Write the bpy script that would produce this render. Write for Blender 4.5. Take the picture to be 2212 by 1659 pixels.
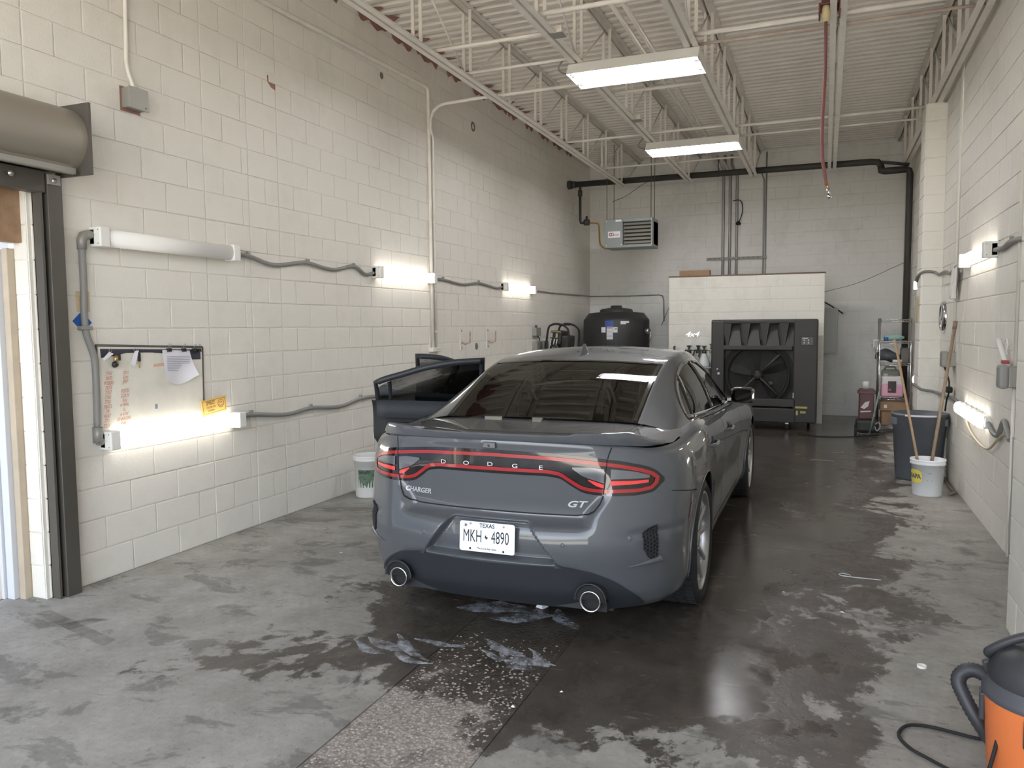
import bpy, bmesh, math, random
import numpy as np
from mathutils import Vector, Matrix
from mathutils.bvhtree import BVHTree

for _o in list(bpy.data.objects):
    bpy.data.objects.remove(_o, do_unlink=True)
SC = bpy.context.scene
COL = SC.collection
RND = random.Random(7)
R = math.radians

# ------------------------------------------------------------------ camera
CAM_H = 1.62
PSI, PIT, ROLL = R(22.0414), R(4.2526), R(0.45)
_f = Vector((-math.sin(PSI)*math.cos(PIT), math.cos(PSI)*math.cos(PIT), -math.sin(PIT)))
_r = Vector((math.cos(PSI), math.sin(PSI), 0))
_u = _r.cross(_f)
_r2 = _r*math.cos(ROLL) - _u*math.sin(ROLL)
_u2 = _u*math.cos(ROLL) + _r*math.sin(ROLL)
_cd = bpy.data.cameras.new('camera')
_cd.sensor_fit = 'HORIZONTAL'
_cd.sensor_width = 36.0
_cd.lens = 36.0*1670.0/2212.0
_cd.clip_start = 0.05
_cd.clip_end = 500
CAM = bpy.data.objects.new('camera', _cd)
COL.objects.link(CAM)
CAM.matrix_world = Matrix(((_r2.x, _u2.x, -_f.x, 0), (_r2.y, _u2.y, -_f.y, 0), (_r2.z, _u2.z, -_f.z, CAM_H), (0, 0, 0, 1)))
SC.camera = CAM

# ------------------------------------------------------------------ world, sun, exposure
SC.view_settings.view_transform = 'Standard'
SC.view_settings.look = 'None'
SC.view_settings.gamma = 1.0
SC.view_settings.use_curve_mapping = False
SC.view_settings.exposure = 1.34
W = bpy.data.worlds.new('world')
SC.world = W
W.use_nodes = True
_nt = W.node_tree
_nt.nodes.clear()
_sky = _nt.nodes.new('ShaderNodeTexSky')
_sky.sky_type = 'NISHITA'
_sky.sun_disc = False
_sky.sun_elevation = R(48)
_sky.sun_rotation = R(20)
_sky.air_density = 1.0
_sky.dust_density = 2.0
_sky.ozone_density = 1.0
_bg = _nt.nodes.new('ShaderNodeBackground')
_bg.inputs['Strength'].default_value = 0.62
_wo = _nt.nodes.new('ShaderNodeOutputWorld')
_hs = _nt.nodes.new('ShaderNodeHueSaturation')
_hs.inputs['Saturation'].default_value = 0.38
_nt.links.new(_sky.outputs[0], _hs.inputs['Color'])
_nt.links.new(_hs.outputs[0], _bg.inputs[0])
_nt.links.new(_bg.outputs[0], _wo.inputs[0])
_sl = bpy.data.lights.new('sun', 'SUN')
_sl.energy = 11.0
_sl.angle = R(0.53)
_sl.color = (1.0, 0.95, 0.87)
SUN = bpy.data.objects.new('sun', _sl)
COL.objects.link(SUN)
# the sun stands high over the back of the building: it lights the yard, not the bay
SUN.rotation_euler = Vector((0.18, -0.45, -0.87)).to_track_quat('-Z', 'Y').to_euler()
SUN.location = (-4, 12, 15)
TUBE = 46.0     # strength of the ceiling tubes
WALL_LED = 3.0  # strength of the wall lights' diffusers
SC.cycles.max_bounces = 8
SC.cycles.diffuse_bounces = 5
SC.cycles.adaptive_threshold = 0.03
SC.cycles.glossy_bounces = 4
SC.cycles.transparent_max_bounces = 12
SC.cycles.caustics_reflective = False
SC.cycles.caustics_refractive = False
SC.cycles.sample_clamp_indirect = 6.0

# ------------------------------------------------------------------ room dimensions
WL, WR, WB = -4.32, 1.21, 14.80     # inner faces of left, right, back walls
DECK = 4.74                          # underside of the roof deck
FRONT = -0.8

# ------------------------------------------------------------------ helpers
def srgb(r, g, b):
    def c(v):
        v /= 255.0
        return v/12.92 if v <= 0.04045 else ((v+0.055)/1.055)**2.4
    return (c(r), c(g), c(b), 1.0)

MATS = {}
def mat(name, col, rough=0.5, metal=0.0, noise=0.0, nscale=8.0, bump=0.0, bscale=60.0, coat=0.0, spec=None,
        emit=None, estr=0.0, trans=0.0, alpha=None, world=False):
    if name in MATS:
        return MATS[name]
    m = bpy.data.materials.new(name)
    m.use_nodes = True
    nt = m.node_tree
    b = nt.nodes['Principled BSDF']
    b.inputs['Base Color'].default_value = col
    b.inputs['Roughness'].default_value = rough
    b.inputs['Metallic'].default_value = metal
    b.inputs['Coat Weight'].default_value = coat
    b.inputs['Coat Roughness'].default_value = 0.03
    if spec is not None:
        b.inputs['Specular IOR Level'].default_value = spec
    if trans:
        b.inputs['Transmission Weight'].default_value = trans
    if alpha is not None:
        b.inputs['Alpha'].default_value = alpha
    if emit is not None:
        b.inputs['Emission Color'].default_value = emit
        b.inputs['Emission Strength'].default_value = estr
    if noise or bump:
        if world:
            g = nt.nodes.new('ShaderNodeNewGeometry'); vec = g.outputs['Position']
        else:
            g = nt.nodes.new('ShaderNodeTexCoord'); vec = g.outputs['Object']
    if noise:
        n = nt.nodes.new('ShaderNodeTexNoise')
        n.inputs['Scale'].default_value = nscale
        n.inputs['Detail'].default_value = 5
        n.inputs['Roughness'].default_value = 0.6
        nt.links.new(vec, n.inputs['Vector'])
        mr = nt.nodes.new('ShaderNodeMapRange')
        mr.inputs[1].default_value = 0.3; mr.inputs[2].default_value = 0.7
        mr.inputs[3].default_value = 1.0-noise; mr.inputs[4].default_value = 1.0+noise*0.5
        nt.links.new(n.outputs['Fac'], mr.inputs[0])
        mx = nt.nodes.new('ShaderNodeVectorMath'); mx.operation = 'SCALE'
        mx.inputs[0].default_value = col[:3]
        nt.links.new(mr.outputs[0], mx.inputs['Scale'])
        nt.links.new(mx.outputs[0], b.inputs['Base Color'])
    if bump:
        n2 = nt.nodes.new('ShaderNodeTexNoise')
        n2.inputs['Scale'].default_value = bscale
        n2.inputs['Detail'].default_value = 4
        nt.links.new(vec, n2.inputs['Vector'])
        bp = nt.nodes.new('ShaderNodeBump')
        bp.inputs['Strength'].default_value = bump
        bp.inputs['Distance'].default_value = 0.004
        nt.links.new(n2.outputs['Fac'], bp.inputs['Height'])
        nt.links.new(bp.outputs[0], b.inputs['Normal'])
    MATS[name] = m
    return m

ORIG = {}      # object -> world origin used by its mesh coordinates
def _setp(o, label, cat, group, kind):
    if label: o['label'] = label
    if cat: o['category'] = cat
    if group: o['group'] = group
    if kind: o['kind'] = kind

def thing(name, label, cat, loc=(0, 0, 0), group=None, kind=None):
    o = bpy.data.objects.new(name, None)
    o.empty_display_size = 0.1
    o.location = loc
    COL.objects.link(o)
    _setp(o, label, cat, group, kind)
    ORIG[o] = Vector(loc)
    return o

class MB:
    """collects faces in world coordinates; build() links them as one mesh object"""
    def __init__(s):
        s.v = []; s.f = []; s.sm = []
    def add(s, vs, fs, smooth=False):
        k = len(s.v)
        s.v += [Vector(p) for p in vs]
        s.f += [tuple(i+k for i in f) for f in fs]
        s.sm += [smooth]*len(fs)
        return s
    def xform(s, M):
        s.v = [M @ p for p in s.v]
        return s
    def box(s, x0, x1, y0, y1, z0, z1, bev=0.0):
        if x1 < x0: x0, x1 = x1, x0
        if y1 < y0: y0, y1 = y1, y0
        if z1 < z0: z0, z1 = z1, z0
        b = min(bev, (x1-x0)*.45, (y1-y0)*.45, (z1-z0)*.45)
        if b <= 0:
            vs = [(x, y, z) for z in (z0, z1) for y in (y0, y1) for x in (x0, x1)]
            return s.add(vs, [(0, 2, 3, 1), (4, 5, 7, 6), (0, 1, 5, 4), (2, 6, 7, 3), (0, 4, 6, 2), (1, 3, 7, 5)])
        bm = bmesh.new()
        vs = [bm.verts.new((x, y, z)) for z in (z0, z1) for y in (y0, y1) for x in (x0, x1)]
        for f in [(0, 2, 3, 1), (4, 5, 7, 6), (0, 1, 5, 4), (2, 6, 7, 3), (0, 4, 6, 2), (1, 3, 7, 5)]:
            bm.faces.new([vs[i] for i in f])
        bmesh.ops.bevel(bm, geom=bm.edges[:], offset=b, segments=2, profile=0.5, affect='EDGES', clamp_overlap=True)
        return s.bm(bm)
    def bm(s, bm, smooth=False):
        bm.verts.index_update()
        vs = [v.co.copy() for v in bm.verts]
        fs = [tuple(v.index for v in f.verts) for f in bm.faces]
        s.add(vs, fs, smooth)
        bm.free()
        return s
    def cyl(s, a, b, r, n=16, r2=None, caps=True, smooth=True):
        a = Vector(a); b = Vector(b); r2 = r if r2 is None else r2
        d = (b-a).normalized()
        t = d.orthogonal().normalized(); w = d.cross(t)
        vs = []
        for p, rr in ((a, r), (b, r2)):
            for i in range(n):
                q = 2*math.pi*i/n
                vs.append(p + (t*math.cos(q)+w*math.sin(q))*rr)
        s.add(vs, [(i, (i+1) % n, n+(i+1) % n, n+i) for i in range(n)], smooth)
        if caps:
            s.add(vs[:n], [tuple(reversed(range(n)))])
            s.add(vs[n:], [tuple(range(n))])
        return s
    def tube(s, pts, r, n=10, closed=False, caps=True, rs=None):
        P = [Vector(p) for p in pts]
        m = len(P)
        T = []
        for i in range(m):
            if closed:
                d = P[(i+1) % m]-P[i-1]
            else:
                d = P[min(i+1, m-1)]-P[max(i-1, 0)]
            T.append(d.normalized() if d.length > 1e-9 else Vector((0, 0, 1)))
        nrm = T[0].orthogonal().normalized()
        vs = []
        for i in range(m):
            nrm = (nrm-T[i]*nrm.dot(T[i]))
            nrm = nrm.normalized() if nrm.length > 1e-6 else T[i].orthogonal().normalized()
            bn = T[i].cross(nrm)
            rr = rs[i] if rs else r
            for k in range(n):
                q = 2*math.pi*k/n
                vs.append(P[i]+(nrm*math.cos(q)+bn*math.sin(q))*rr)
        fs = []
        for i in range(m if closed else m-1):
            j = (i+1) % m
            for k in range(n):
                fs.append((i*n+k, i*n+(k+1) % n, j*n+(k+1) % n, j*n+k))
        s.add(vs, fs, True)
        if caps and not closed:
            s.add(vs[:n], [tuple(reversed(range(n)))])
            s.add(vs[-n:], [tuple(range(n))])
        return s
    def lathe(s, c, prof, n=28, axis='Z', caps=False, smooth=True, a0=0, a1=2*math.pi):
        """prof: list of (r, h) along the axis from centre c"""
        c = Vector(c)
        full = abs(a1-a0-2*math.pi) < 1e-6
        m = n if full else n+1
        vs = []
        for r, h in prof:
            for i in range(m):
                q = a0+(a1-a0)*i/n
                x, y = r*math.cos(q), r*math.sin(q)
                vs.append(c+(Vector((x, y, h)) if axis == 'Z' else Vector((h, x, y)) if axis == 'X' else Vector((y, h, x))))
        fs = []
        for j in range(len(prof)-1):
            for i in range(n):
                i2 = (i+1) % m
                fs.append((j*m+i, j*m+i2, (j+1)*m+i2, (j+1)*m+i))
        s.add(vs, fs, smooth)
        if caps and full:
            s.add(vs[:m], [tuple(reversed(range(m)))])
            s.add(vs[-m:], [tuple(range(m))])
        return s
    def prism(s, poly, a, b, plane='XZ'):
        """2-D polygon extruded along the third axis from a to b"""
        def to(p, t):
            if plane == 'XZ': return (p[0], t, p[1])
            if plane == 'YZ': return (t, p[0], p[1])
            return (p[0], p[1], t)
        n = len(poly)
        vs = [to(p, a) for p in poly]+[to(p, b) for p in poly]
        fs = [tuple(range(n)), tuple(reversed(range(n, 2*n)))]
        fs += [(i, n+i, n+(i+1) % n, (i+1) % n) for i in range(n)]
        return s.add(vs, fs)
    def grid(s, rows, smooth=True, closed=False):
        n = len(rows[0]); m = len(rows)
        vs = [p for r in rows for p in r]
        fs = []
        for j in range(m-1):
            for i in range(n if closed else n-1):
                i2 = (i+1) % n
                fs.append((j*n+i, j*n+i2, (j+1)*n+i2, (j+1)*n+i))
        return s.add(vs, fs, smooth)
    def build(s, name, m, parent=None, label=None, cat=None, group=None, kind=None, origin=None, recalc=True):
        me = bpy.data.meshes.new(name)
        if parent is not None:
            org = ORIG[parent]
        elif origin is not None:
            org = Vector(origin)
        else:
            xs = [p.x for p in s.v]; ys = [p.y for p in s.v]; zs = [p.z for p in s.v]
            org = Vector(((min(xs)+max(xs))/2, (min(ys)+max(ys))/2, min(zs)))
        me.from_pydata([tuple(p-org) for p in s.v], [], s.f)
        me.polygons.foreach_set('use_smooth', s.sm)
        me.validate()
        if recalc:
            bm = bmesh.new(); bm.from_mesh(me)
            bmesh.ops.remove_doubles(bm, verts=bm.verts, dist=1e-5)
            bmesh.ops.recalc_face_normals(bm, faces=bm.faces)
            bm.to_mesh(me); bm.free()
        me.update()
        return link(name, me, m, parent, org, label, cat, group, kind)

def link(name, me, m, parent=None, org=None, label=None, cat=None, group=None, kind=None):
    o = bpy.data.objects.new(name, me)
    if m is not None and not me.materials:
        me.materials.append(m)
    COL.objects.link(o)
    if parent is not None:
        o.parent = parent
        ORIG[o] = ORIG[parent]
    else:
        o.location = org
        ORIG[o] = Vector(org)
    _setp(o, label, cat, group, kind)
    return o

def arc(c, r, a0, a1, n, plane='XZ'):
    out = []
    for i in range(n+1):
        q = a0+(a1-a0)*i/n
        x, y = r*math.cos(q), r*math.sin(q)
        if plane == 'XZ': out.append(Vector(c)+Vector((x, 0, y)))
        elif plane == 'YZ': out.append(Vector(c)+Vector((0, x, y)))
        else: out.append(Vector(c)+Vector((x, y, 0)))
    return out

def smooth_path(pts, n=8):
    """Catmull-Rom through the points"""
    P = [Vector(p) for p in pts]
    P = [P[0]*2-P[1]]+P+[P[-1]*2-P[-2]]
    out = []
    for i in range(1, len(P)-2):
        a, b, c, d = P[i-1:i+3]
        for k in range(n):
            t = k/n
            out.append(0.5*((2*b)+(c-a)*t+(2*a-5*b+4*c-d)*t*t+(3*b-3*c+d-a)*t**3))
    out.append(P[-2])
    return out

def text_mesh(body, size=1.0, extrude=0.0, space=1.0, shear=0.0, bold=0.0):
    """vertices (x right, y up) and faces of a line of lettering, centred"""
    cu = bpy.data.curves.new('lettering', 'FONT')
    cu.body = body; cu.size = size; cu.extrude = extrude
    cu.align_x = 'CENTER'; cu.align_y = 'CENTER'
    cu.space_character = space; cu.shear = shear; cu.offset = bold
    cu.resolution_u = 3
    ob = bpy.data.objects.new('lettering', cu)
    COL.objects.link(ob)
    dg = bpy.context.evaluated_depsgraph_get()
    me = bpy.data.meshes.new_from_object(ob.evaluated_get(dg))
    vs = [v.co.copy() for v in me.vertices]
    fs = [tuple(p.vertices) for p in me.polygons]
    bpy.data.objects.remove(ob, do_unlink=True)
    bpy.data.curves.remove(cu)
    bpy.data.meshes.remove(me)
    return vs, fs

def lettering(mb, body, size, o, ex, ey, sx=1.0, **kw):
    """write a line on a plane: o centre, ex right, ey up"""
    vs, fs = text_mesh(body, size, **kw)
    o = Vector(o); ex = Vector(ex).normalized(); ey = Vector(ey).normalized(); ez = ex.cross(ey)
    mb.add([o+ex*(p.x*sx)+ey*p.y+ez*p.z for p in vs], fs)
    return mb

# ------------------------------------------------------------------ materials of the building
def paint_material(name, col, grime, grime_amt=0.35, bump=0.5):
    m = bpy.data.materials.new(name); m.use_nodes = True
    nt = m.node_tree; N = nt.nodes; Lk = nt.links
    b = N['Principled BSDF']
    b.inputs['Roughness'].default_value = 0.62
    g = N.new('ShaderNodeNewGeometry')
    n1 = N.new('ShaderNodeTexNoise'); n1.inputs['Scale'].default_value = 1.1; n1.inputs['Detail'].default_value = 6; n1.inputs['Roughness'].default_value = 0.65
    n2 = N.new('ShaderNodeTexNoise'); n2.inputs['Scale'].default_value = 9.0; n2.inputs['Detail'].default_value = 5
    # streaks: stretched downwards
    mp = N.new('ShaderNodeMapping'); mp.inputs['Scale'].default_value = (5, 5, 0.7)
    n3 = N.new('ShaderNodeTexNoise'); n3.inputs['Scale'].default_value = 1.0; n3.inputs['Detail'].default_value = 4
    for n in (n1, n2): Lk.new(g.outputs['Position'], n.inputs['Vector'])
    Lk.new(g.outputs['Position'], mp.inputs['Vector']); Lk.new(mp.outputs[0], n3.inputs['Vector'])
    a = N.new('ShaderNodeMath'); a.operation = 'MULTIPLY_ADD'; Lk.new(n1.outputs['Fac'], a.inputs[0]); a.inputs[1].default_value = 0.5
    a2 = N.new('ShaderNodeMath'); a2.operation = 'MULTIPLY_ADD'; Lk.new(n3.outputs['Fac'], a2.inputs[0]); a2.inputs[1].default_value = 0.15
    a3 = N.new('ShaderNodeMath'); a3.operation = 'MULTIPLY'; Lk.new(n2.outputs['Fac'], a3.inputs[0]); a3.inputs[1].default_value = 0.2
    Lk.new(a3.outputs[0], a2.inputs[2]); Lk.new(a2.outputs[0], a.inputs[2])
    mr = N.new('ShaderNodeMapRange'); mr.inputs[1].default_value = 0.42; mr.inputs[2].default_value = 0.68
    mr.inputs[3].default_value = 0.0; mr.inputs[4].default_value = grime_amt
    Lk.new(a.outputs[0], mr.inputs[0])
    mix = N.new('ShaderNodeMix'); mix.data_type = 'RGBA'
    mix.inputs[6].default_value = col; mix.inputs[7].default_value = grime
    Lk.new(mr.outputs[0], mix.inputs[0])
    Lk.new(mix.outputs[2], b.inputs['Base Color'])
    nb = N.new('ShaderNodeTexNoise'); nb.inputs['Scale'].default_value = 55; nb.inputs['Detail'].default_value = 5; nb.inputs['Roughness'].default_value = 0.7
    Lk.new(g.outputs['Position'], nb.inputs['Vector'])
    bp = N.new('ShaderNodeBump'); bp.inputs['Strength'].default_value = bump; bp.inputs['Distance'].default_value = 0.008
    Lk.new(nb.outputs['Fac'], bp.inputs['Height']); Lk.new(bp.outputs[0], b.inputs['Normal'])
    MATS[name] = m
    return m

M_WALL = paint_material('wall_paint', srgb(230, 226, 217), srgb(172, 166, 156), 0.30)
M_BACK = paint_material('back_wall_paint', srgb(226, 225, 221), srgb(160, 159, 156), 0.45, 0.35)
M_LOWW = paint_material('partition_paint', srgb(234, 231, 222), srgb(175, 170, 160), 0.5, 0.25)
M_STEELW = mat('white_painted_steel', srgb(228, 223, 214), 0.5, noise=0.1, nscale=5)
M_DECK = mat('deck_paint', srgb(230, 225, 216), 0.5, noise=0.08, nscale=2.5, world=True)
M_PRIMER = mat('red_primer', srgb(158, 116, 104), 0.7, noise=0.25, nscale=6)
M_MORTAR = M_WALL

def floor_material(name, aggregate=False):
    m = bpy.data.materials.new(name); m.use_nodes = True
    nt = m.node_tree; N = nt.nodes; Lk = nt.links
    b = N['Principled BSDF']
    g = N.new('ShaderNodeNewGeometry')
    pos = g.outputs['Position']
    def noise(scale, detail=5, rough=0.6, dist=0.0, vec=pos):
        n = N.new('ShaderNodeTexNoise'); n.inputs['Scale'].default_value = scale
        n.inputs['Detail'].default_value = detail; n.inputs['Roughness'].default_value = rough
        n.inputs['Distortion'].default_value = dist
        Lk.new(vec, n.inputs['Vector']); return n.outputs['Fac']
    def M(op, a, b2=None, c=None, clamp=False):
        n = N.new('ShaderNodeMath'); n.operation = op; n.use_clamp = clamp
        for i, v in enumerate((a, b2, c)):
            if v is None: continue
            if isinstance(v, (int, float)): n.inputs[i].default_value = v
            else: Lk.new(v, n.inputs[i])
        return n.outputs[0]
    sp = N.new('ShaderNodeSeparateXYZ'); Lk.new(pos, sp.inputs[0])
    X, Y = sp.outputs[0], sp.outputs[1]
    # wet field: the washed part of the floor lies around the car and runs to the back
    lft = M('MULTIPLY', M('SUBTRACT', -2.35, X), 0.75)
    rgt = M('MULTIPLY', M('SUBTRACT', X, M('ADD', 0.15, M('MULTIPLY', M('SUBTRACT', Y, 4.0), 0.09))), 0.75)
    left = M('MAXIMUM', lft, rgt)
    front = M('MULTIPLY', M('SUBTRACT', 3.0, Y), 0.9)
    d = M('MAXIMUM', left, front)
    # stretched noise: water lies in flat sheets across the bay
    mp = N.new('ShaderNodeMapping'); mp.inputs['Scale'].default_value = (1.0, 0.8, 1.0); Lk.new(pos, mp.inputs['Vector'])
    nA = noise(1.5, 9, 0.68, 0.4, mp.outputs[0])
    nB = noise(6.0, 8, 0.7, 0.8, mp.outputs[0])
    w = M('ADD', M('MULTIPLY', M('SUBTRACT', nA, 0.5), 2.1), M('MULTIPLY', M('SUBTRACT', nB, 0.5), 0.8))
    w = M('SUBTRACT', M('ADD', w, 0.13), d)
    mr = N.new('ShaderNodeMapRange'); mr.interpolation_type = 'SMOOTHSTEP'
    mr.inputs[1].default_value = -0.03; mr.inputs[2].default_value = 0.07; Lk.new(w, mr.inputs[0])
    wet = mr.outputs[0]
    mr2 = N.new('ShaderNodeMapRange'); mr2.interpolation_type = 'SMOOTHSTEP'
    mr2.inputs[1].default_value = 0.12; mr2.inputs[2].default_value = 0.45; Lk.new(w, mr2.inputs[0])
    deep = mr2.outputs[0]
    # dry concrete
    nf = noise(3.2, 8, 0.65)
    nc = noise(26, 6, 0.7)
    cr = N.new('ShaderNodeValToRGB')
    cr.color_ramp.elements[0].position = 0.28; cr.color_ramp.elements[0].color = srgb(120, 116, 110)
    cr.color_ramp.elements[1].position = 0.72; cr.color_ramp.elements[1].color = srgb(170, 168, 163)
    Lk.new(M('ADD', M('MULTIPLY', nf, 0.7), M('MULTIPLY', nc, 0.3)), cr.inputs[0])
    dry = cr.outputs[0]
    # small dark spots
    v = N.new('ShaderNodeTexVoronoi'); v.inputs['Scale'].default_value = 5.0; Lk.new(pos, v.inputs['Vector'])
    sp2 = N.new('ShaderNodeMapRange'); sp2.inputs[1].default_value = 0.04; sp2.inputs[2].default_value = 0.09
    sp2.inputs[3].default_value = 0.55; sp2.inputs[4].default_value = 1.0
    Lk.new(M('ADD', v.outputs['Distance'], M('MULTIPLY', nc, 0.06)), sp2.inputs[0])
    wetc = N.new('ShaderNodeValToRGB')
    wetc.color_ramp.elements[0].position = 0.3; wetc.color_ramp.elements[0].color = srgb(62, 57, 52)
    wetc.color_ramp.elements[1].position = 0.7; wetc.color_ramp.elements[1].color = srgb(88, 82, 76)
    Lk.new(nf, wetc.inputs[0])
    if aggregate:
        va = N.new('ShaderNodeTexVoronoi'); va.inputs['Scale'].default_value = 62; Lk.new(pos, va.inputs['Vector'])
        ca = N.new('ShaderNodeValToRGB')
        ca.color_ramp.elements[0].position = 0.0; ca.color_ramp.elements[0].color = srgb(186, 178, 170)
        ca.color_ramp.elements[1].position = 0.75; ca.color_ramp.elements[1].color = srgb(120, 110, 102)
        Lk.new(va.outputs['Distance'], ca.inputs[0])
        mxa = N.new('ShaderNodeMix'); mxa.data_type = 'RGBA'; mxa.inputs[0].default_value = 0.65
        Lk.new(dry, mxa.inputs[6]); Lk.new(ca.outputs[0], mxa.inputs[7])
        dry = mxa.outputs[2]
    # damp blotches on the dry side
    dp = N.new('ShaderNodeMapRange'); dp.interpolation_type = 'SMOOTHSTEP'
    dp.inputs[1].default_value = 0.535; dp.inputs[2].default_value = 0.60; dp.inputs[3].default_value = 1.0; dp.inputs[4].default_value = 0.66
    mpd = N.new('ShaderNodeMapping'); mpd.inputs['Scale'].default_value = (1.0, 1.7, 1.0); mpd.inputs['Location'].default_value = (3.1, 1.7, 0); Lk.new(pos, mpd.inputs['Vector'])
    Lk.new(noise(2.3, 8, 0.68, 0.5, mpd.outputs[0]), dp.inputs[0])
    fk = N.new('ShaderNodeMapRange'); fk.inputs[1].default_value = 0.60; fk.inputs[2].default_value = 0.70; fk.inputs[3].default_value = 1.0; fk.inputs[4].default_value = 0.72
    Lk.new(noise(34, 4, 0.6), fk.inputs[0])
    sc = N.new('ShaderNodeVectorMath'); sc.operation = 'SCALE'; Lk.new(dry, sc.inputs[0])
    Lk.new(M('MULTIPLY', M('MULTIPLY', sp2.outputs[0], dp.outputs[0]), fk.outputs[0]), sc.inputs['Scale'])
    # soap film: pale streaks on the wet floor
    mps = N.new('ShaderNodeMapping'); mps.inputs['Scale'].default_value = (1.3, 3.2, 1); mps.inputs['Rotation'].default_value = (0, 0, 0.5)
    Lk.new(pos, mps.inputs['Vector'])
    soap = N.new('ShaderNodeMapRange'); soap.interpolation_type = 'SMOOTHSTEP'
    soap.inputs[1].default_value = 0.60; soap.inputs[2].default_value = 0.74; soap.inputs[4].default_value = 0.5
    Lk.new(noise(1.9, 7, 0.68, 1.2, mps.outputs[0]), soap.inputs[0])
    mxs = N.new('ShaderNodeMix'); mxs.data_type = 'RGBA'
    Lk.new(soap.outputs[0], mxs.inputs[0]); Lk.new(wetc.outputs[0], mxs.inputs[6]); mxs.inputs[7].default_value = srgb(150, 148, 146)
    mx = N.new('ShaderNodeMix'); mx.data_type = 'RGBA'
    Lk.new(wet, mx.inputs[0]); Lk.new(sc.outputs[0], mx.inputs[6]); Lk.new(mxs.outputs[2], mx.inputs[7])
    Lk.new(mx.outputs[2], b.inputs['Base Color'])
    ro = M('SUBTRACT', M('SUBTRACT', 0.84, M('MULTIPLY', wet, 0.36)), M('MULTIPLY', deep, M('SUBTRACT', 0.30, M('MULTIPLY', soap.outputs[0], 0.3))))
    ro = M('ADD', ro, M('MULTIPLY', M('SUBTRACT', nB, 0.5), 0.15))
    Lk.new(ro, b.inputs['Roughness'])
    hgt = M('MULTIPLY', M('ADD', nc, M('MULTIPLY', nf, 0.5)), M('SUBTRACT', 1.0, M('MULTIPLY', deep, 0.75)))
    if aggregate:
        hgt = M('SUBTRACT', hgt, M('MULTIPLY', va.outputs['Distance'], 0.8))
    bp = N.new('ShaderNodeBump'); bp.inputs['Strength'].default_value = 0.35; bp.inputs['Distance'].default_value = 0.006
    Lk.new(hgt, bp.inputs['Height']); Lk.new(bp.outputs[0], b.inputs['Normal'])
    MATS[name] = m
    return m

M_FLOOR = floor_material('wet_concrete')
M_AGG = floor_material('exposed_aggregate', True)
M_JOINT = mat('joint_dirt', srgb(52, 48, 44), 0.9)

# ------------------------------------------------------------------ floor: slabs with recessed joints, aggregate strip
fl = MB().box(WL-0.3, WR+0.3, -3.0, WB+0.2, -0.2, -0.012).build('floor', M_JOINT, kind='structure', origin=(0, 0, 0))
SX0, SX1 = -1.78, -1.18
g_ = 0.002
for (x0, x1, y0, y1) in [(WL-0.25, SX0-g_, -3.0, WB), (SX1+g_, WR+0.1, -3.0, 5.83-0.007), (SX1+g_, WR+0.1, 5.83+0.007, 11.6-g_), (SX1+g_, WR+0.1, 11.6+g_, WB)]:
    MB().box(x0, x1, y0, y1, -0.15, 0.0, 0.0025).build('concrete_slab', M_FLOOR, fl)
MB().box(SX0+g_, SX1-g_, -3.0, WB, -0.15, -0.002, 0.0025).build('aggregate_strip', M_AGG, fl)
# loose-set pebbles showing in the near end of the strip
pm = MB()
pr = random.Random(3)
_ico = [(0, 0, 1), (.89, 0, .45), (.28, .85, .45), (-.72, .53, .45), (-.72, -.53, .45), (.28, -.85, .45)]
for i in range(4200):
    y = 1.9+1.75*pr.random()**0.8
    x = pr.uniform(SX0+0.015, SX1-0.015)
    if pr.random() < (y-2.6)*0.9: continue
    s = pr.uniform(0.004, 0.0105); q = pr.uniform(0, 6.28); e = pr.uniform(0.6, 1.3)
    vs = [(x+s*(p[0]*math.cos(q)-p[1]*e*math.sin(q)), y+s*(p[0]*math.sin(q)+p[1]*e*math.cos(q)), -0.006+s*0.75*p[2]) for p in _ico]
    pm.add(vs, [(0, 1, 2), (0, 2, 3), (0, 3, 4), (0, 4, 5), (0, 5, 1)], True)
pm.build('pebbles', mat('pebble', srgb(176, 166, 156), 0.6, noise=0.3, nscale=30), fl, kind='stuff', recalc=False)

# ------------------------------------------------------------------ block walls
COURSE = 0.2032
_pb = [CAM.matrix_world.inverted()]
def px(p):
    q = _pb[0] @ Vector(p)
    if q.z > -0.1: return None
    return (1106-1670*q.x/q.z, 829.5+1670*q.y/q.z)
_bcache = {}
def block_mesh(w, h, axis, sgn, m, far=False):
    key = (round(w, 3), round(h, 3), axis, sgn, m.name)
    if key in _bcache: return _bcache[key]
    c, d, j = (0.010, 0.011, 0.005) if m.name != 'wall_paint' else (0.006, 0.007, 0.0032)
    out = [(-w/2+j, -h/2+j), (w/2-j, -h/2+j), (w/2-j, h/2-j), (-w/2+j, h/2-j)]
    inn = [(-w/2+j+c, -h/2+j+c), (w/2-j-c, -h/2+j+c), (w/2-j-c, h/2-j-c), (-w/2+j+c, h/2-j-c)]
    def to(u, v, n):
        n *= sgn
        return (n, u, v) if axis == 'X' else (u, n, v)
    vs = [to(u, v, -0.004) for u, v in out]+[to(u, v, d-0.0015) for u, v in out]+[to(u, v, d) for u, v in inn]
    fs = [(8, 9, 10, 11)]+[(4+i, 4+(i+1) % 4, 8+(i+1) % 4, 8+i) for i in range(4)]+[(i, (i+1) % 4, 4+(i+1) % 4, 4+i) for i in range(4)]
    flip = (axis == 'X') != (sgn > 0)
    if flip: fs = [tuple(reversed(f)) for f in fs]
    me = bpy.data.meshes.new('concrete_block')
    me.from_pydata(vs, [], fs); me.update()
    me.materials.append(m)
    _bcache[key] = me
    return me

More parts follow.
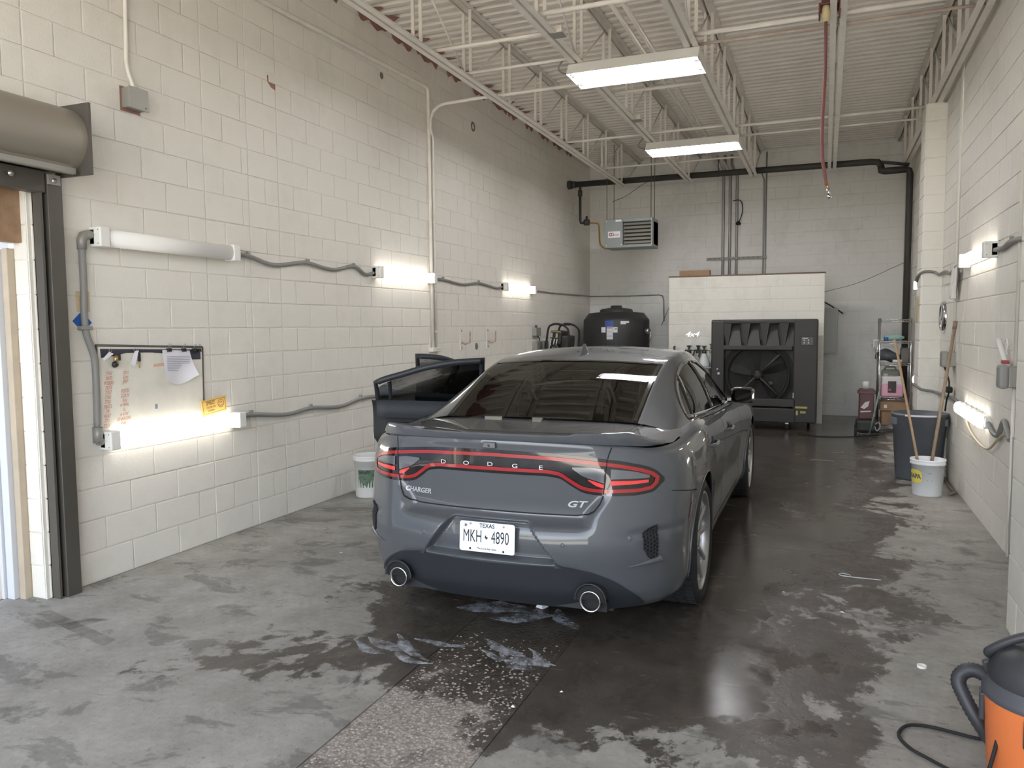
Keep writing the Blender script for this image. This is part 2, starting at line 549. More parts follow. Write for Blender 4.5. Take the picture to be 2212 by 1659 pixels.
def lay_blocks(parent, axis, plane, sgn, bays, z0, z1, m, holes=(), limit=300, full=0.4064, name='concrete_block'):
    """running bond in every bay between control joints; the blocks largest in view are parts of their own"""
    rects = []
    nr = int(round((z1-z0)/COURSE))
    for r in range(nr+1):
        a, b = z0+r*COURSE, min(z0+(r+1)*COURSE, z1)
        if b-a < 0.05: continue
        for (u0, u1, first) in bays:
            u = u0
            k = 0
            while u < u1-0.01:
                w = full
                if k == 0 and (r+first) % 2: w = full/2
                e = min(u+w, u1)
                if u1-e < 0.06: e = u1
                segs = [(u, e)]
                for (h0, h1, g0, g1) in holes:
                    if b > g0+0.02 and a < g1-0.02:
                        new = []
                        for s0, s1 in segs:
                            if s1 <= h0 or s0 >= h1: new.append((s0, s1)); continue
                            if s0 < h0-0.03: new.append((s0, h0))
                            if s1 > h1+0.03: new.append((h1, s1))
                        segs = new
                for s0, s1 in segs: rects.append((s0, s1, a, b))
                u = e; k += 1
    sc = []
    for q in rects:
        u, v = (q[0]+q[1])/2, (q[2]+q[3])/2
        P = Vector((plane, u, v)) if axis == 'X' else Vector((u, plane, v))
        i = px(P)
        s = 0
        if i and -60 < i[0] < 2272 and -60 < i[1] < 1720:
            nrm = Vector((sgn, 0, 0)) if axis == 'X' else Vector((0, sgn, 0))
            D = Vector((0, 0, CAM_H))-P
            s = (q[1]-q[0])*max(D.normalized().dot(nrm), 0)/D.length_squared
        sc.append((s, q))
    sc.sort(key=lambda t: -t[0])
    rest = MB()
    for i, (s, q) in enumerate(sc):
        u, v = (q[0]+q[1])/2, (q[2]+q[3])/2
        off = RND.uniform(-0.0015, 0.0015)*sgn
        loc = Vector((plane+off, u, v)) if axis == 'X' else Vector((u, plane+off, v))
        me = block_mesh(q[1]-q[0], q[3]-q[2], axis, sgn, m)
        if i < limit and s > 0:
            o = bpy.data.objects.new(name, me)
            COL.objects.link(o); o.parent = parent; o.location = loc-ORIG[parent]
            ORIG[o] = loc
        else:
            rest.add([loc+w.co for w in me.vertices], [tuple(p.vertices) for p in me.polygons])
    if rest.v:
        rest.build('block_field', m, parent, kind='stuff', recalc=False)

DOOR_Y, DOOR_Z = 3.19, 2.53
w = MB().box(WL-0.2, WL, DOOR_Y, WB+0.2, -0.05, DECK+0.1).box(WL-0.2, WL, FRONT, DOOR_Y, DOOR_Z, DECK+0.1).box(WL-0.2, WL, FRONT, -0.2, -0.05, DOOR_Z)
wl = w.build('wall_left', M_WALL, kind='structure', origin=(WL, 0, 0))
lay_blocks(wl, 'X', WL, 1, [(-0.8, 3.19, 0), (3.19, 4.574, 1), (4.574, 5.054, 0), (5.054, 5.42, 0), (5.42, 11.1, 0), (11.1, WB, 1)], 0, DECK, M_WALL,
           holes=[(-0.2, DOOR_Y, -1, DOOR_Z)])
w = MB().box(WR, WR+0.2, 4.5, WB+0.2, -0.05, DECK+0.1)
wr = w.build('wall_right', M_WALL, kind='structure', origin=(WR, 4.5, 0))
lay_blocks(wr, 'X', WR, -1, [(4.69, 8.93, 0), (8.93, 9.9, 0), (10.31, WB, 1)], 0, DECK, M_WALL)
wb = MB().box(WL-0.2, WR+0.2, WB, WB+0.2, -0.05, DECK+0.1).build('wall_back', M_BACK, kind='structure', origin=(WL, WB, 0))
lay_blocks(wb, 'Y', WB, -1, [(WL, WR, 0)], 0, DECK, M_BACK)
# nearer right-hand pier beside the front opening
wp = MB().box(0.93, WR+0.2, FRONT, 4.69, -0.05, DECK+0.1).build('wall_right_pier', M_WALL, kind='structure', origin=(0.93, FRONT, 0))
lay_blocks(wp, 'X', 0.93, -1, [(FRONT, 4.69, 0)], 0, DECK, M_WALL, limit=60)
lay_blocks(wp, 'Y', 4.69, 1, [(0.93, 1.21, 0)], 0, DECK, M_WALL, limit=0)
# pilaster on the right wall under the last joist
wq = MB().box(1.0, WR, 9.9, 10.31, -0.05, 4.05).build('wall_pilaster', M_LOWW, kind='structure', origin=(1.0, 9.9, 0))
lay_blocks(wq, 'Y', 9.9, -1, [(1.0, WR, 0)], 0, 4.05, M_LOWW, full=0.6)
lay_blocks(wq, 'X', 1.0, -1, [(9.9, 10.31, 0)], 0, 4.05, M_LOWW, full=0.9)
# front wall round the big opening behind the camera
MB().box(WL-0.2, WR+0.2, FRONT-0.2, FRONT, 4.2, DECK+0.1).box(WL-0.2, WL+0.25, FRONT-0.2, FRONT, -0.05, 4.2).build('wall_front', M_WALL, kind='structure', origin=(WL, FRONT, 0))

# partition of white blocks in front of the back wall
PX0, PX1, PY = -2.52, -0.02, 13.5
wpz = 12*COURSE
wt = MB().box(PX0, PX1, PY, PY+0.2, -0.05, wpz).build('wall_partition', M_LOWW, kind='structure', origin=(PX0, PY, 0))
lay_blocks(wt, 'Y', PY, -1, [(PX0, PX1, 0)], 0, wpz, M_LOWW, full=0.415)
MB().box(PX0-0.005, PX1+0.01, PY-0.015, PY+0.22, wpz, wpz+0.022, 0.004).build('trim_cap', mat('brown_cap', srgb(120, 100, 84), 0.7, noise=.2), wt)

# ------------------------------------------------------------------ roof deck: ribs across the bay
prof = []
y = FRONT-0.2
while y < WB+0.2:
    prof += [(y, DECK), (y+0.062, DECK), (y+0.082, DECK+0.036), (y+0.132, DECK+0.036)]
    y += 0.152
dm = MB()
dm.grid([[(WL-0.2, a, b) for a, b in prof], [(WR+0.2, a, b) for a, b in prof]], smooth=False)
dm.grid([[(WL-0.2, a, b+0.06) for a, b in prof], [(WR+0.2, a, b+0.06) for a, b in prof]], smooth=False)
dm.build('ceiling', M_DECK, kind='structure', origin=(0, 0, DECK), recalc=False)

# ------------------------------------------------------------------ open-web joists
ZB = 4.055
JX = [-3.33, -2.19, -1.14, 0.045, 1.085]
JN = ['roof joist of white angle steel nearest the left block wall', 'white roof joist carrying the left ends of both ceiling lights',
      'white roof joist carrying the right ends of both ceiling lights', 'white roof joist beside the hanging red hose',
      'white roof joist resting on the pilaster at the right wall']
VY = [7.11+1.02*k for k in range(-7, 8)]
for X, lab in zip(JX, JN):
    j = thing('roof_joist', lab, 'joist', (X, 7.1, ZB), 'white roof joists')
    y1 = 13.55
    b = MB()
    for s in (-1, 1):
        a, c = X+s*0.012, X+s*0.062
        b.box(a, c, -0.2, y1, ZB, ZB+0.006)
        b.box(a, a+s*0.006, -0.2, y1, ZB+0.006, ZB+0.05)
    b.build('bottom_chord', M_STEELW, j)
    b = MB()
    for s in (-1, 1):
        a, c = X+s*0.012, X+s*0.066
        b.box(a, c, FRONT, WB, DECK-0.008, DECK-0.001)
        b.box(a, a+s*0.006, FRONT, WB, DECK-0.06, DECK-0.008)
    b.build('top_chord', M_STEELW, j)
    for k, vy in enumerate(VY):
        if vy < 4.5 or vy > 13.5: continue
        for s in (-1, 1):
            MB().box(X+s*0.016, X+s*0.046, vy-0.004+s*0.012, vy+0.012+s*0.012, ZB+0.03, DECK-0.012).build('web_post', M_STEELW, j)
    for k, vy in enumerate(VY):
        if vy < 5.5 or vy > 13.0: continue
        if vy >= 7.0:
            p0, p1 = (X, vy+0.05, ZB+0.035), (X, vy+1.0, DECK-0.03)
        else:
            p0, p1 = (X, vy+0.98, ZB+0.035), (X, vy+0.05, DECK-0.03)
        MB().cyl(p0, p1, 0.0095, 8).build('web_diagonal', M_STEELW, j)
    if X < 1:
        MB().cyl((X, 13.5, ZB+0.03), (X, 14.75, DECK-0.04), 0.011, 8).build('end_diagonal', M_STEELW, j)
    else:
        MB().box(X-0.08, X+0.08, 9.9, 10.31, 4.05, ZB+0.004).build('bearing_plate', M_STEELW, j)

# bridging bars and pipes lying across the joists
BR = [(6.35, -3.40, -2.12, 0.016, 'thin white bridging pipe nearest the camera, left of the first ceiling light', ZB+0.03),
      (7.02, -3.36, -2.12, 0.014, 'thin white bridging bar just in front of the first ceiling light', ZB+0.03),
      (8.22, -2.22, -1.11, 0.018, 'white bar between two joists right behind the first ceiling light', ZB+0.03),
      (10.08, -2.22, -1.11, 0.016, 'white bar between two joists in front of the second ceiling light', ZB+0.03),
      (10.12, -3.36, -2.16, 0.015, 'white bar from the left joist to the second ceiling light', ZB+0.03),
      (10.2, -1.17, 1.13, 0.016, 'upper white bar crossing to the right wall before the second light', ZB+0.04),
      (10.7, -1.17, 1.13, 0.013, 'lower white bar crossing to the right wall beside the second light', ZB+0.03),
      (6.9, -1.17, 1.13, 0.020, 'thick white pipe running right from the first ceiling light', ZB+0.04),
      (7.12, -1.17, 1.13, 0.013, 'thin rusty pipe running right from the first ceiling light', ZB+0.03),
      (5.95, -2.22, -1.11, 0.020, 'thick white conduit above the first ceiling light', ZB+0.03),
      (12.0, -3.36, -1.11, 0.014, 'white bar across the joists behind the second ceiling light', ZB+0.03)]
for y, x0, x1, r, lab, z in BR:
    m = mat('rusty_white_pipe', srgb(196, 180, 168), 0.6, noise=0.35, nscale=4) if 'rusty' in lab else M_STEELW
    MB().cyl((x0, y, z), (x1, y, z), r, 10).build('bridging_bar', m, label=lab, cat='bar', group='bars across the joists')
# red primer showing where the deck meets the left wall
for k in range(13):
    y0 = 5.3+k*0.66+RND.uniform(-.1, .1)
    n = 11
    l0 = RND.uniform(0.35, 0.62)
    d_ = [0.05+0.24*abs(math.sin(i*0.55+k*2.1))*RND.uniform(.75, 1) for i in range(n+1)]
    d_[0] = d_[-1] = 0.02
    top = [(WL+0.012+d_[i], y0+l0*i/n) for i in range(n+1)]
    o = MB().grid([[(WL+0.004, b, DECK-0.003) for a, b in top], [(a, b, DECK-0.003) for a, b in top]], smooth=False).build('primer_patch', M_PRIMER, None, origin=(0, 0, DECK))
    o.parent = bpy.data.objects['ceiling']; o.location = (0, 0, 0)
    o = MB().grid([[(WL+0.0125, b, DECK-0.004) for a, b in top], [(WL+0.0125, b, DECK-0.02-0.28*(a-WL)) for a, b in top]], smooth=False).build('primer_patch', M_PRIMER, None, origin=(0, 0, DECK))
    o.parent = bpy.data.objects['ceiling']; o.location = (0, 0, 0)

# ------------------------------------------------------------------ yard outside the openings
MB().box(-60, 60, -80, -3.0, -0.4, -0.06).box(-60, WL-0.25, -3.0, 30, -0.4, -0.06).build('ground', mat('yard_concrete', srgb(178, 172, 162), 0.9, noise=.15, nscale=1.5, world=True), kind='structure', origin=(0, 0, 0))

# ------------------------------------------------------------------ common materials
M_GREYM = mat('grey_metal', srgb(150, 148, 141), 0.45, 0.25)
M_DARKM = mat('dark_bronze_metal', srgb(92, 88, 82), 0.45, 0.3, noise=.1, nscale=3)
M_CONDUIT = mat('grey_conduit', srgb(134, 133, 130), 0.5)
M_WPLAST = mat('white_plastic', srgb(232, 231, 226), 0.4)
M_DIFF_OFF = mat('diffuser_off', srgb(240, 238, 234), 0.6, spec=.2)
M_LIT = mat('diffuser_lit', srgb(255, 250, 242), 0.4, emit=(1.0, 0.955, 0.90, 1), estr=WALL_LED)
M_TUBE = mat('tube_lit', srgb(255, 255, 255), 0.4, emit=(0.98, 0.97, 1.0, 1), estr=TUBE)
M_BLACKP = mat('black_plastic', srgb(38, 38, 37), 0.5, bump=.15, bscale=200)
M_BLACKM = mat('black_iron', srgb(62, 60, 57), 0.6, noise=.15)
M_CHROME = mat('chrome', srgb(215, 215, 215), 0.14, 1.0)
M_STEEL = mat('galvanised', srgb(172, 172, 170), 0.35, 0.8)
M_RUBBER = mat('rubber', srgb(30, 30, 31), 0.75)
M_PAPER = mat('paper', srgb(232, 230, 236), 0.8)
M_INK = mat('print_ink', srgb(70, 70, 78), 0.8)
M_WOOD = mat('raw_wood', srgb(158, 128, 100), 0.7, noise=.25, nscale=14)

# ------------------------------------------------------------------ linear wall lights
def wall_light(label, side, y0, y1, z0, z1, lit=True, rounded=False, brackets=True, group='linear wall lights'):
    wx = WL if side < 0 else WR
    s = 1 if side < 0 else -1
    yc = (y0+y1)/2
    t = thing('wall_light', label, 'light', (wx, yc, z0), group)
    d = 0.095
    zc = (z0+z1)/2
    h = (z1-z0)/2
    cap = 0.075
    MB().box(wx+s*0.008, wx+s*0.055, y0, y1, z0+0.008, z1-0.008, 0.006).build('housing', M_WPLAST, t)
    # bowed diffuser
    m = MB()
    prof = []
    for k in range(11):
        q = -math.pi/2+math.pi*k/10
        prof.append((wx+s*(0.05+0.05*max(math.cos(q), 0)**0.6), zc+h*0.96*math.sin(q)))
    n = 10 if rounded else 1
    rows = []
    ys = [y0+cap*0.6, y1-cap*0.6] if not rounded else [y0+0.01+(y1-y0-0.02)*k/24 for k in range(25)]
    for yy in ys:
        f = 1.0
        if rounded:
            e = min(yy-y0, y1-yy)
            f = min(1.0, math.sqrt(max(0.02, 1-(1-min(e/0.07, 1))**2)))
        rows.append([(wx+s*0.05+(a-(wx+s*0.05))*f, yy, zc+(b-zc)*f) for a, b in prof])
    m.grid(rows)
    m.add(rows[0], [tuple(range(len(prof)))]); m.add(rows[-1], [tuple(reversed(range(len(prof))))])
    m.build('diffuser', M_LIT if lit else M_DIFF_OFF, t)
    if not rounded:
        for a, b in ((y0, y0+cap), (y1-cap, y1)):
            c = MB().box(wx+s*0.004, wx+s*0.106, a, b, z0-0.004, z1+0.004, 0.008).build('end_cap', M_WPLAST, t)
            yo = a if a == y0 else b
            for zz in (z0+0.016, z1-0.016):
                MB().cyl((wx+s*0.085, yo-0.002, zz), (wx+s*0.085, yo+0.002, zz), 0.004, 8).build('screw', M_GREYM, c)
    else:
        for k in range(4):
            yy = y0+(y1-y0)*(0.2+0.2*k)
            for zz, e in ((z1, 1), (z0, -1)):
                MB().box(wx+s*0.02, wx+s*0.07, yy-0.012, yy+0.012, zz-0.012*e, zz+0.008*e, 0.003).build('clip', M_GREYM, t)
        MB().box(wx+s*0.006, wx+s*0.05, y0-0.04, y0+0.02, zc-0.04, zc+0.04, 0.006).build('end_bracket', M_WPLAST, t)
    MB().box(wx+s*0.002, wx+s*0.012, y0-0.02, y0+0.03, zc-0.03, zc+0.03).build('mount', M_WPLAST, t)
    MB().box(wx+s*0.002, wx+s*0.012, y1-0.03, y1+0.02, zc-0.03, zc+0.03).build('mount', M_WPLAST, t)
    return t

wall_light('unlit white linear light above the whiteboard', -1, 3.57, 4.83, 2.145, 2.262, lit=False)
wall_light('lit linear light in the middle of the upper left wall row', -1, 6.86, 8.12, 2.13, 2.245)
wall_light('lit linear light at the far end of the upper left wall row', -1, 10.25, 11.5, 2.13, 2.245)
wall_light('lit linear light below the whiteboard and smile sign', -1, 3.58, 4.83, 0.85, 0.965)
wall_light('lit linear light high on the right wall above the mop handles', 1, 6.86, 8.1, 2.12, 2.235)
wall_light('lit rounded light low on the right wall beside the mop handles', 1, 6.9, 8.15, 0.79, 0.905, rounded=True)
wall_light('lit light high behind the pilaster, mostly hidden', 1, 10.75, 12.0, 2.08, 2.195)
wall_light('lit rounded light low behind the pilaster, mostly hidden', 1, 10.6, 11.85, 0.80, 0.915, rounded=True)

# ------------------------------------------------------------------ flexible conduit and cable on the walls
def cable(name, label, pts, r, m, n=6, cat='cable', clips=(), group=None, smooth=True):
    P = smooth_path(pts, n) if smooth else pts
    t = thing(name, label, cat, pts[0], group)
    MB().tube(P, r, 8).build('sheath', m, t)
    for c in clips:
        c = Vector(c)
        MB().box(c.x-0.012, c.x+0.012, c.y-0.012, c.y+0.012, c.z-0.004, c.z+0.036, 0.003).build('clip', M_GREYM, t)
    return t
XL = WL+0.026
def onl(l): return [(XL, y, z) for y, z in l]
cable('flexible_conduit', 'grey wavy conduit from the unlit light to the next light', onl([(4.82, 2.2), (5.0, 2.2), (5.3, 2.15), (5.6, 2.185), (5.77, 2.2), (6.15, 2.165), (6.5, 2.22), (6.7, 2.155), (6.87, 2.18)]), 0.017, M_CONDUIT, clips=onl([(5.0, 2.2), (5.77, 2.2), (6.5, 2.215)]), group='grey conduits on the left wall')
cable('flexible_conduit', 'grey wavy conduit between the two lit upper left lights', onl([(8.1, 2.18), (8.42, 2.19), (8.96, 2.16), (9.46, 2.2), (10.05, 2.16), (10.27, 2.19)]), 0.016, M_CONDUIT, clips=onl([(8.42, 2.19), (9.46, 2.2)]), group='grey conduits on the left wall')
cable('flexible_conduit', 'thin dark cable from the far left light to the back corner', onl([(11.48, 2.19), (12.6, 2.18), (14.2, 2.2), (14.72, 2.2)])+[(XL+0.01, 14.755, 2.2), (-4.25, 14.77, 2.2), (-3.6, 14.77, 2.19), (-2.95, 14.77, 2.2), (-2.88, 14.77, 2.18), (-2.855, 14.77, 2.1), (-2.85, 14.77, 1.7)], 0.011, M_CONDUIT, smooth=False, group='grey conduits on the left wall')
cable('flexible_conduit', 'grey wavy conduit running from the lower light behind the car', onl([(4.82, 0.91), (4.98, 0.925), (5.42, 0.88), (5.76, 0.9), (6.21, 0.87), (6.57, 0.915), (6.9, 0.91), (7.4, 0.88), (8.3, 0.9)]), 0.017, M_CONDUIT, clips=onl([(4.98, 0.925), (5.76, 0.9), (6.57, 0.915)]), group='grey conduits on the left wall')

# rigid conduit down the wall beside the door
t = thing('conduit', 'grey rigid conduit running down beside the whiteboard', 'conduit', (XL, 3.51, 0.93))
MB().tube(smooth_path(onl([(3.50, 2.16), (3.50, 1.9), (3.495, 1.64), (3.535, 1.50), (3.555, 1.42), (3.555, 1.2), (3.55, 0.98)]), 5), 0.021, 10).build('pipe', M_CONDUIT, t)
MB().tube([(XL, 3.50, 2.12), (XL, 3.50, 2.18), (XL, 3.515, 2.205), (XL, 3.545, 2.215), (XL, 3.58, 2.215)], 0.028, 10).build('elbow', M_GREYM, t)
MB().box(WL+0.005, WL+0.052, 3.455, 3.53, 1.62, 1.645, 0.004).build('strap', M_GREYM, t)
MB().cyl((XL, 3.55, 0.90), (XL, 3.55, 1.0), 0.03, 12).cyl((XL, 3.55, 0.905), (XL, 3.60, 0.905), 0.026, 12).build('coupling', M_GREYM, t)
# beige outlet and blue tag under the conduit
t = thing('outlet_box', 'beige outlet box behind the conduit above the blue tag', 'outlet', (WL, 3.5, 1.74))
MB().box(WL, WL+0.012, 3.455, 3.55, 1.735, 1.86, 0.004).build('cover_plate', mat('beige_plastic', srgb(206, 188, 160), 0.5), t)
MB().box(WL+0.01, WL+0.015, 3.475, 3.495, 1.76, 1.835, 0.002).build('socket', mat('beige_dark', srgb(180, 160, 130), 0.5), t)
MB().add([(WL+0.009, 3.425, 1.675), (WL+0.009, 3.495, 1.605), (WL+0.009, 3.56, 1.665), (WL+0.009, 3.49, 1.735), (WL+0.005, 3.425, 1.675), (WL+0.005, 3.495, 1.605), (WL+0.005, 3.56, 1.665), (WL+0.005, 3.49, 1.735)],
         [(0, 1, 2, 3), (7, 6, 5, 4), (0, 4, 5, 1), (1, 5, 6, 2), (2, 6, 7, 3), (3, 7, 4, 0)]).build('blue_tag', mat('blue_card', srgb(52, 98, 178), 0.6), label='small blue square card turned on its corner behind the conduit', cat='card')

# junction box with white conduit, upper left
t = thing('junction_box', 'grey square junction box under a white conduit, upper left wall', 'junction box', (WL, 3.94, 3.07))
MB().box(WL, WL+0.075, 3.865, 4.01, 3.075, 3.205, 0.006).build('body', M_GREYM, t)
MB().box(WL+0.073, WL+0.081, 3.86, 4.015, 3.07, 3.21, 0.003).build('cover', mat('box_cover', srgb(158, 157, 149), 0.45, .2), t)
MB().cyl((WL+0.08, 3.99, 3.09), (WL+0.084, 3.99, 3.09), 0.005, 8).build('screw', M_DARKM, t)
MB().box(WL+0.001, WL+0.007, 3.85, 4.02, 3.055, 3.215).build('primer_edge', M_PRIMER, t)
MB().tube(smooth_path([(WL+0.04, 3.915, 4.72), (WL+0.025, 3.905, 3.6), (WL+0.025, 3.90, 3.36), (WL+0.04, 3.925, 3.24), (WL+0.04, 3.93, 3.2)], 4), 0.014, 8).build('conduit', M_STEELW, t)
# metal cover plate with chipped paint
t = thing('cover_plate', 'small white square cover plate with chipped red paint, upper left wall', 'cover plate', (WL, 5.37, 3.62))
MB().box(WL, WL+0.012, 5.335, 5.42, 3.655, 3.735, 0.003).build('plate', M_STEELW, t)
MB().add([(WL+0.009, 5.315, 3.70), (WL+0.009, 5.32, 3.65), (WL+0.009, 5.36, 3.618), (WL+0.009, 5.415, 3.605), (WL+0.009, 5.42, 3.66), (WL+0.009, 5.34, 3.66), (WL+0.009, 5.33, 3.71)], [(0, 1, 2, 3, 4, 5, 6)]).build('chipped_paint', M_PRIMER, t)
# dark anchor hole and oval ring higher up
MB().lathe((WL+0.006, 7.12, 4.22), [(0.0, 0.004), (0.034, 0.003), (0.036, 0.0)], 16, axis='X').build('knockout_hole', mat('hole_dark', srgb(120, 112, 104), 0.9), label='dark round spot on the wall under the white conduit', cat='hole')
MB().lathe((WL+0.006, 9.36, 4.22), [(0.035, 0.0), (0.035, 0.008), (0.062, 0.008), (0.064, 0.0)], 20, axis='X').build('pipe_sleeve', mat('sleeve_rust', srgb(128, 116, 106), 0.8), label='brown ring of a pipe sleeve high on the left wall', cat='pipe sleeve')

# white conduits: along the top of the wall, down the wall, and the drop from the joists
t = thing('conduit', 'white conduit along the top of the left wall, bending down', 'conduit', (XL, 8.1, 1.37))
MB().tube([(XL, 3.0, 4.20), (XL, 5.22, 4.27), (XL, 8.05, 4.365), (XL, 8.09, 4.35), (XL, 8.1, 4.31), (XL, 8.11, 2.6), (XL, 8.13, 1.37)], 0.022, 8).build('pipe', M_STEELW, t)
t = thing('conduit', 'white conduit curving down the left wall from the joists', 'conduit', (WL+0.05, 8.2, 1.37))
a = [(-2.2, 7.84, 4.10), (-3.6, 7.86, 4.10)]+[(-3.98-0.3*math.sin(q), 7.9+0.28*(1-math.cos(q)), 3.80+0.30*math.cos(q)) for q in (0.0, .3, .6, .9, 1.2, 1.57)]+[(WL+0.03, 8.19, 3.0), (WL+0.03, 8.2, 1.38)]
MB().tube(a, 0.018, 8).build('pipe', M_STEELW, t)
for z in (2.05, 2.9, 1.55):
    MB().box(WL+0.004, WL+0.05, 8.165, 8.225, z, z+0.03, 0.003).build('strap', M_STEELW, t)
MB().box(WL+0.004, WL+0.06, 8.06, 8.30, 1.33, 1.38, 0.005).build('wall_shelf', M_STEELW, label='small white shelf at the foot of the white conduits', cat='shelf', origin=(WL, 8.18, 1.33))

# two rusty hose hooks and an outlet farther along
def hose_hook(y, lab):
    t = thing('hose_hook', lab, 'hook', (WL, y, 1.3), 'white hose hooks')
    MB().box(WL, WL+0.02, y-0.06, y-0.01, 1.32, 1.60, 0.004).build('back_plate', M_STEELW, t)
    MB().tube([(WL+0.02, y-0.035, 1.42), (WL+0.06, y+0.0, 1.40), (WL+0.10, y+0.05, 1.42), (WL+0.10, y+0.06, 1.56)], 0.010, 6).build('arm', mat('rusted_white', srgb(176, 150, 132), .7, noise=.4, nscale=20), t)
    for z in (1.35, 1.57):
        MB().cyl((WL+0.018, y-0.035, z), (WL+0.028, y-0.035, z), 0.008, 8).build('bolt', M_DARKM, t)
hose_hook(8.95, 'rusty white hook on the left wall nearer the white conduits')
hose_hook(9.78, 'rusty white hook on the left wall farther from the conduits')
MB().lathe((WL+0.008, 9.4, 1.36), [(0.0, 0.004), (0.02, 0.003), (0.05, 0.0)], 9, axis='X').build('chipped_paint', mat('chipped', srgb(110, 104, 96), .9), label='dark chipped patch between the two rusty hooks', cat='paint chip')
t = thing('outlet_box', 'grey switch box high on the left wall left of the engine pump', 'outlet', (WL, 11.6, 1.46))
MB().box(WL, WL+0.08, 11.52, 11.74, 1.47, 1.60, 0.006).build('body', M_GREYM, t)
MB().cyl((WL+0.04, 11.62, 1.60), (WL+0.04, 11.62, 1.64), 0.018, 10).build('knob', M_DARKM, t)
t = thing('outlet_box', 'pair of grey outlet boxes low beside the engine pump', 'outlet', (WL, 11.7, 1.2))
MB().box(WL, WL+0.09, 11.52, 11.74, 1.22, 1.38, 0.006).build('body', M_GREYM, t)
MB().box(WL, WL+0.11, 11.80, 12.02, 1.22, 1.38, 0.006).build('flip_cover', M_CONDUIT, t)
MB().tube([(WL+0.03, 11.7, 1.47), (WL+0.05, 11.75, 1.42), (WL+0.04, 11.78, 1.36)], 0.008, 6).build('cord', M_RUBBER, t)
MB().cyl((WL+0.04, 11.6, 0.0), (WL+0.04, 11.6, 1.23), 0.013, 8).build('feed_pipe', M_GREYM, t)

# ------------------------------------------------------------------ whiteboard with keys, slips and writing
def wlp(y, z, d=0.0): return Vector((WL+d, y, z))
t = thing('whiteboard', 'worn whiteboard with red handwriting on the left wall', 'whiteboard', (WL, 4.0, 0.93))
bq = [(3.565, 0.935), (4.47, 0.945), (4.48, 1.485), (3.575, 1.52)]
def quad(poly, d0, d1):
    n = len(poly)
    return MB().add([wlp(y, z, d0) for y, z in poly]+[wlp(y, z, d1) for y, z in poly], [tuple(range(n, 2*n))]+[(i, (i+1) % n, n+(i+1) % n, n+i) for i in range(n)])
quad(bq, 0.0, 0.02).build('panel', mat('board_white', srgb(226, 222, 210), 0.4, noise=.1, nscale=5), t)
fr = MB()
P = [wlp(y, z, 0.016) for y, z in bq]
for i in (2, 3, 1):
    fr.cyl(P[i], P[(i+1) % 4], 0.009, 6)
fr.build('frame', M_DARKM, t)
bk = [(3.60, 1.498), (4.455, 1.468), (4.455, 1.395), (4.32, 1.40), (4.22, 1.44), (4.0, 1.462), (3.8, 1.465), (3.70, 1.45), (3.605, 1.44)]
quad(bk, 0.019, 0.0225).build('header_band', mat('board_band', srgb(58, 58, 72), 0.5), t)
mk = MB()
lines = [('7747', 'Chri'), ('7070', 'Eroi'), ('M2800', 'JEEP'), ('7872', ''), ('7707', 'FOTD'), ('7761', 'COUV'), ('7761', 'Eric'), ('78472', '4 WHL'), ('78', 'IL'), ('9247', 'A 4 W'), ('771', 'CHARGER'), ('7231', 'FIAL')]
for i, (a, b) in enumerate(lines):
    z = 1.335-i*0.0305
    y0 = 3.655-0.006*i*0.5
    lettering(mk, a, 0.034, wlp(y0, z, 0.0235), (0, 1, 0.02), (0, 0, 1), sx=0.75, shear=0.25)
    if b: lettering(mk, b, 0.032, wlp(y0+0.13, z+0.001, 0.0235), (0, 1, 0.04), (0, 0, 1), sx=0.75, shear=0.25)
mk.build('handwriting', mat('red_marker', srgb(196, 120, 92), 0.7), t, recalc=False)
quad([(4.02, 1.36), (4.12, 1.365), (4.12, 1.385), (4.02, 1.38)], 0.0205, 0.022).build('eraser_smear', mat('smear', srgb(218, 176, 156), .7), t)
quad([(4.02, 1.07), (4.04, 1.07), (4.04, 1.10), (4.02, 1.10)], 0.0205, 0.022).build('ink_blot', mat('blot', srgb(126, 140, 160), .7), t)
# invoice sheets clipped to the board
t = thing('paper_sheet', 'curled white invoice sheet clipped to the right of the whiteboard', 'paper', (WL, 4.28, 1.24))
rows = []
for k in range(9):
    v = k/8
    row = []
    for i in range(9):
        u = i/8
        y = 4.095+(0.25+0.05*v)*u+0.02*v*0
        z = 1.476-0.012*u-(0.21+0.05*math.sin(math.pi*min(u*1.05, 1))-0.03*u)*v
        row.append(wlp(y, z, 0.028+0.035*v*v*(0.3+abs(u-0.5))+0.012*math.sin(u*5+v*2)*v))
    rows.append(row)
MB().grid(rows).build('sheet', M_PAPER, t)
pr_ = MB()
for k in range(9):
    z = 1.432-k*0.0125
    w_ = 0.19-0.012*k if k > 4 else 0.21
    pr_.add([wlp(4.115, z, 0.048), wlp(4.115+w_, z-0.006, 0.048), wlp(4.115+w_, z-0.0095, 0.048), wlp(4.115, z-0.0035, 0.048)], [(0, 1, 2, 3)])
pr_.build('printed_lines', mat('print_grey', srgb(150, 150, 165), .8), t)
def clip(y, z, lab):
    t = thing('binder_clip', lab, 'clip', (WL, y, z), 'clips on the whiteboard')
    MB().prism([(y-0.016, z), (y+0.016, z), (y+0.012, z+0.024), (y-0.012, z+0.024)], WL+0.02, WL+0.045, 'YZ').build('body', M_BLACKP, t)
    MB().tube([wlp(y-0.008, z+0.022, 0.04), wlp(y-0.01, z+0.05, 0.045), wlp(y, z+0.056, 0.045), wlp(y+0.01, z+0.05, 0.045), wlp(y+0.008, z+0.022, 0.04)], 0.002, 5).build('wire_loop', M_STEEL, t)
clip(4.15, 1.462, 'binder clip at the left corner of the invoice sheet')
clip(4.285, 1.458, 'black binder clip in the middle of the invoice sheet')
clip(4.385, 1.455, 'black binder clip at the right corner of the invoice sheet')
clip(4.43, 1.452, 'empty binder clip at the right end of the whiteboard')
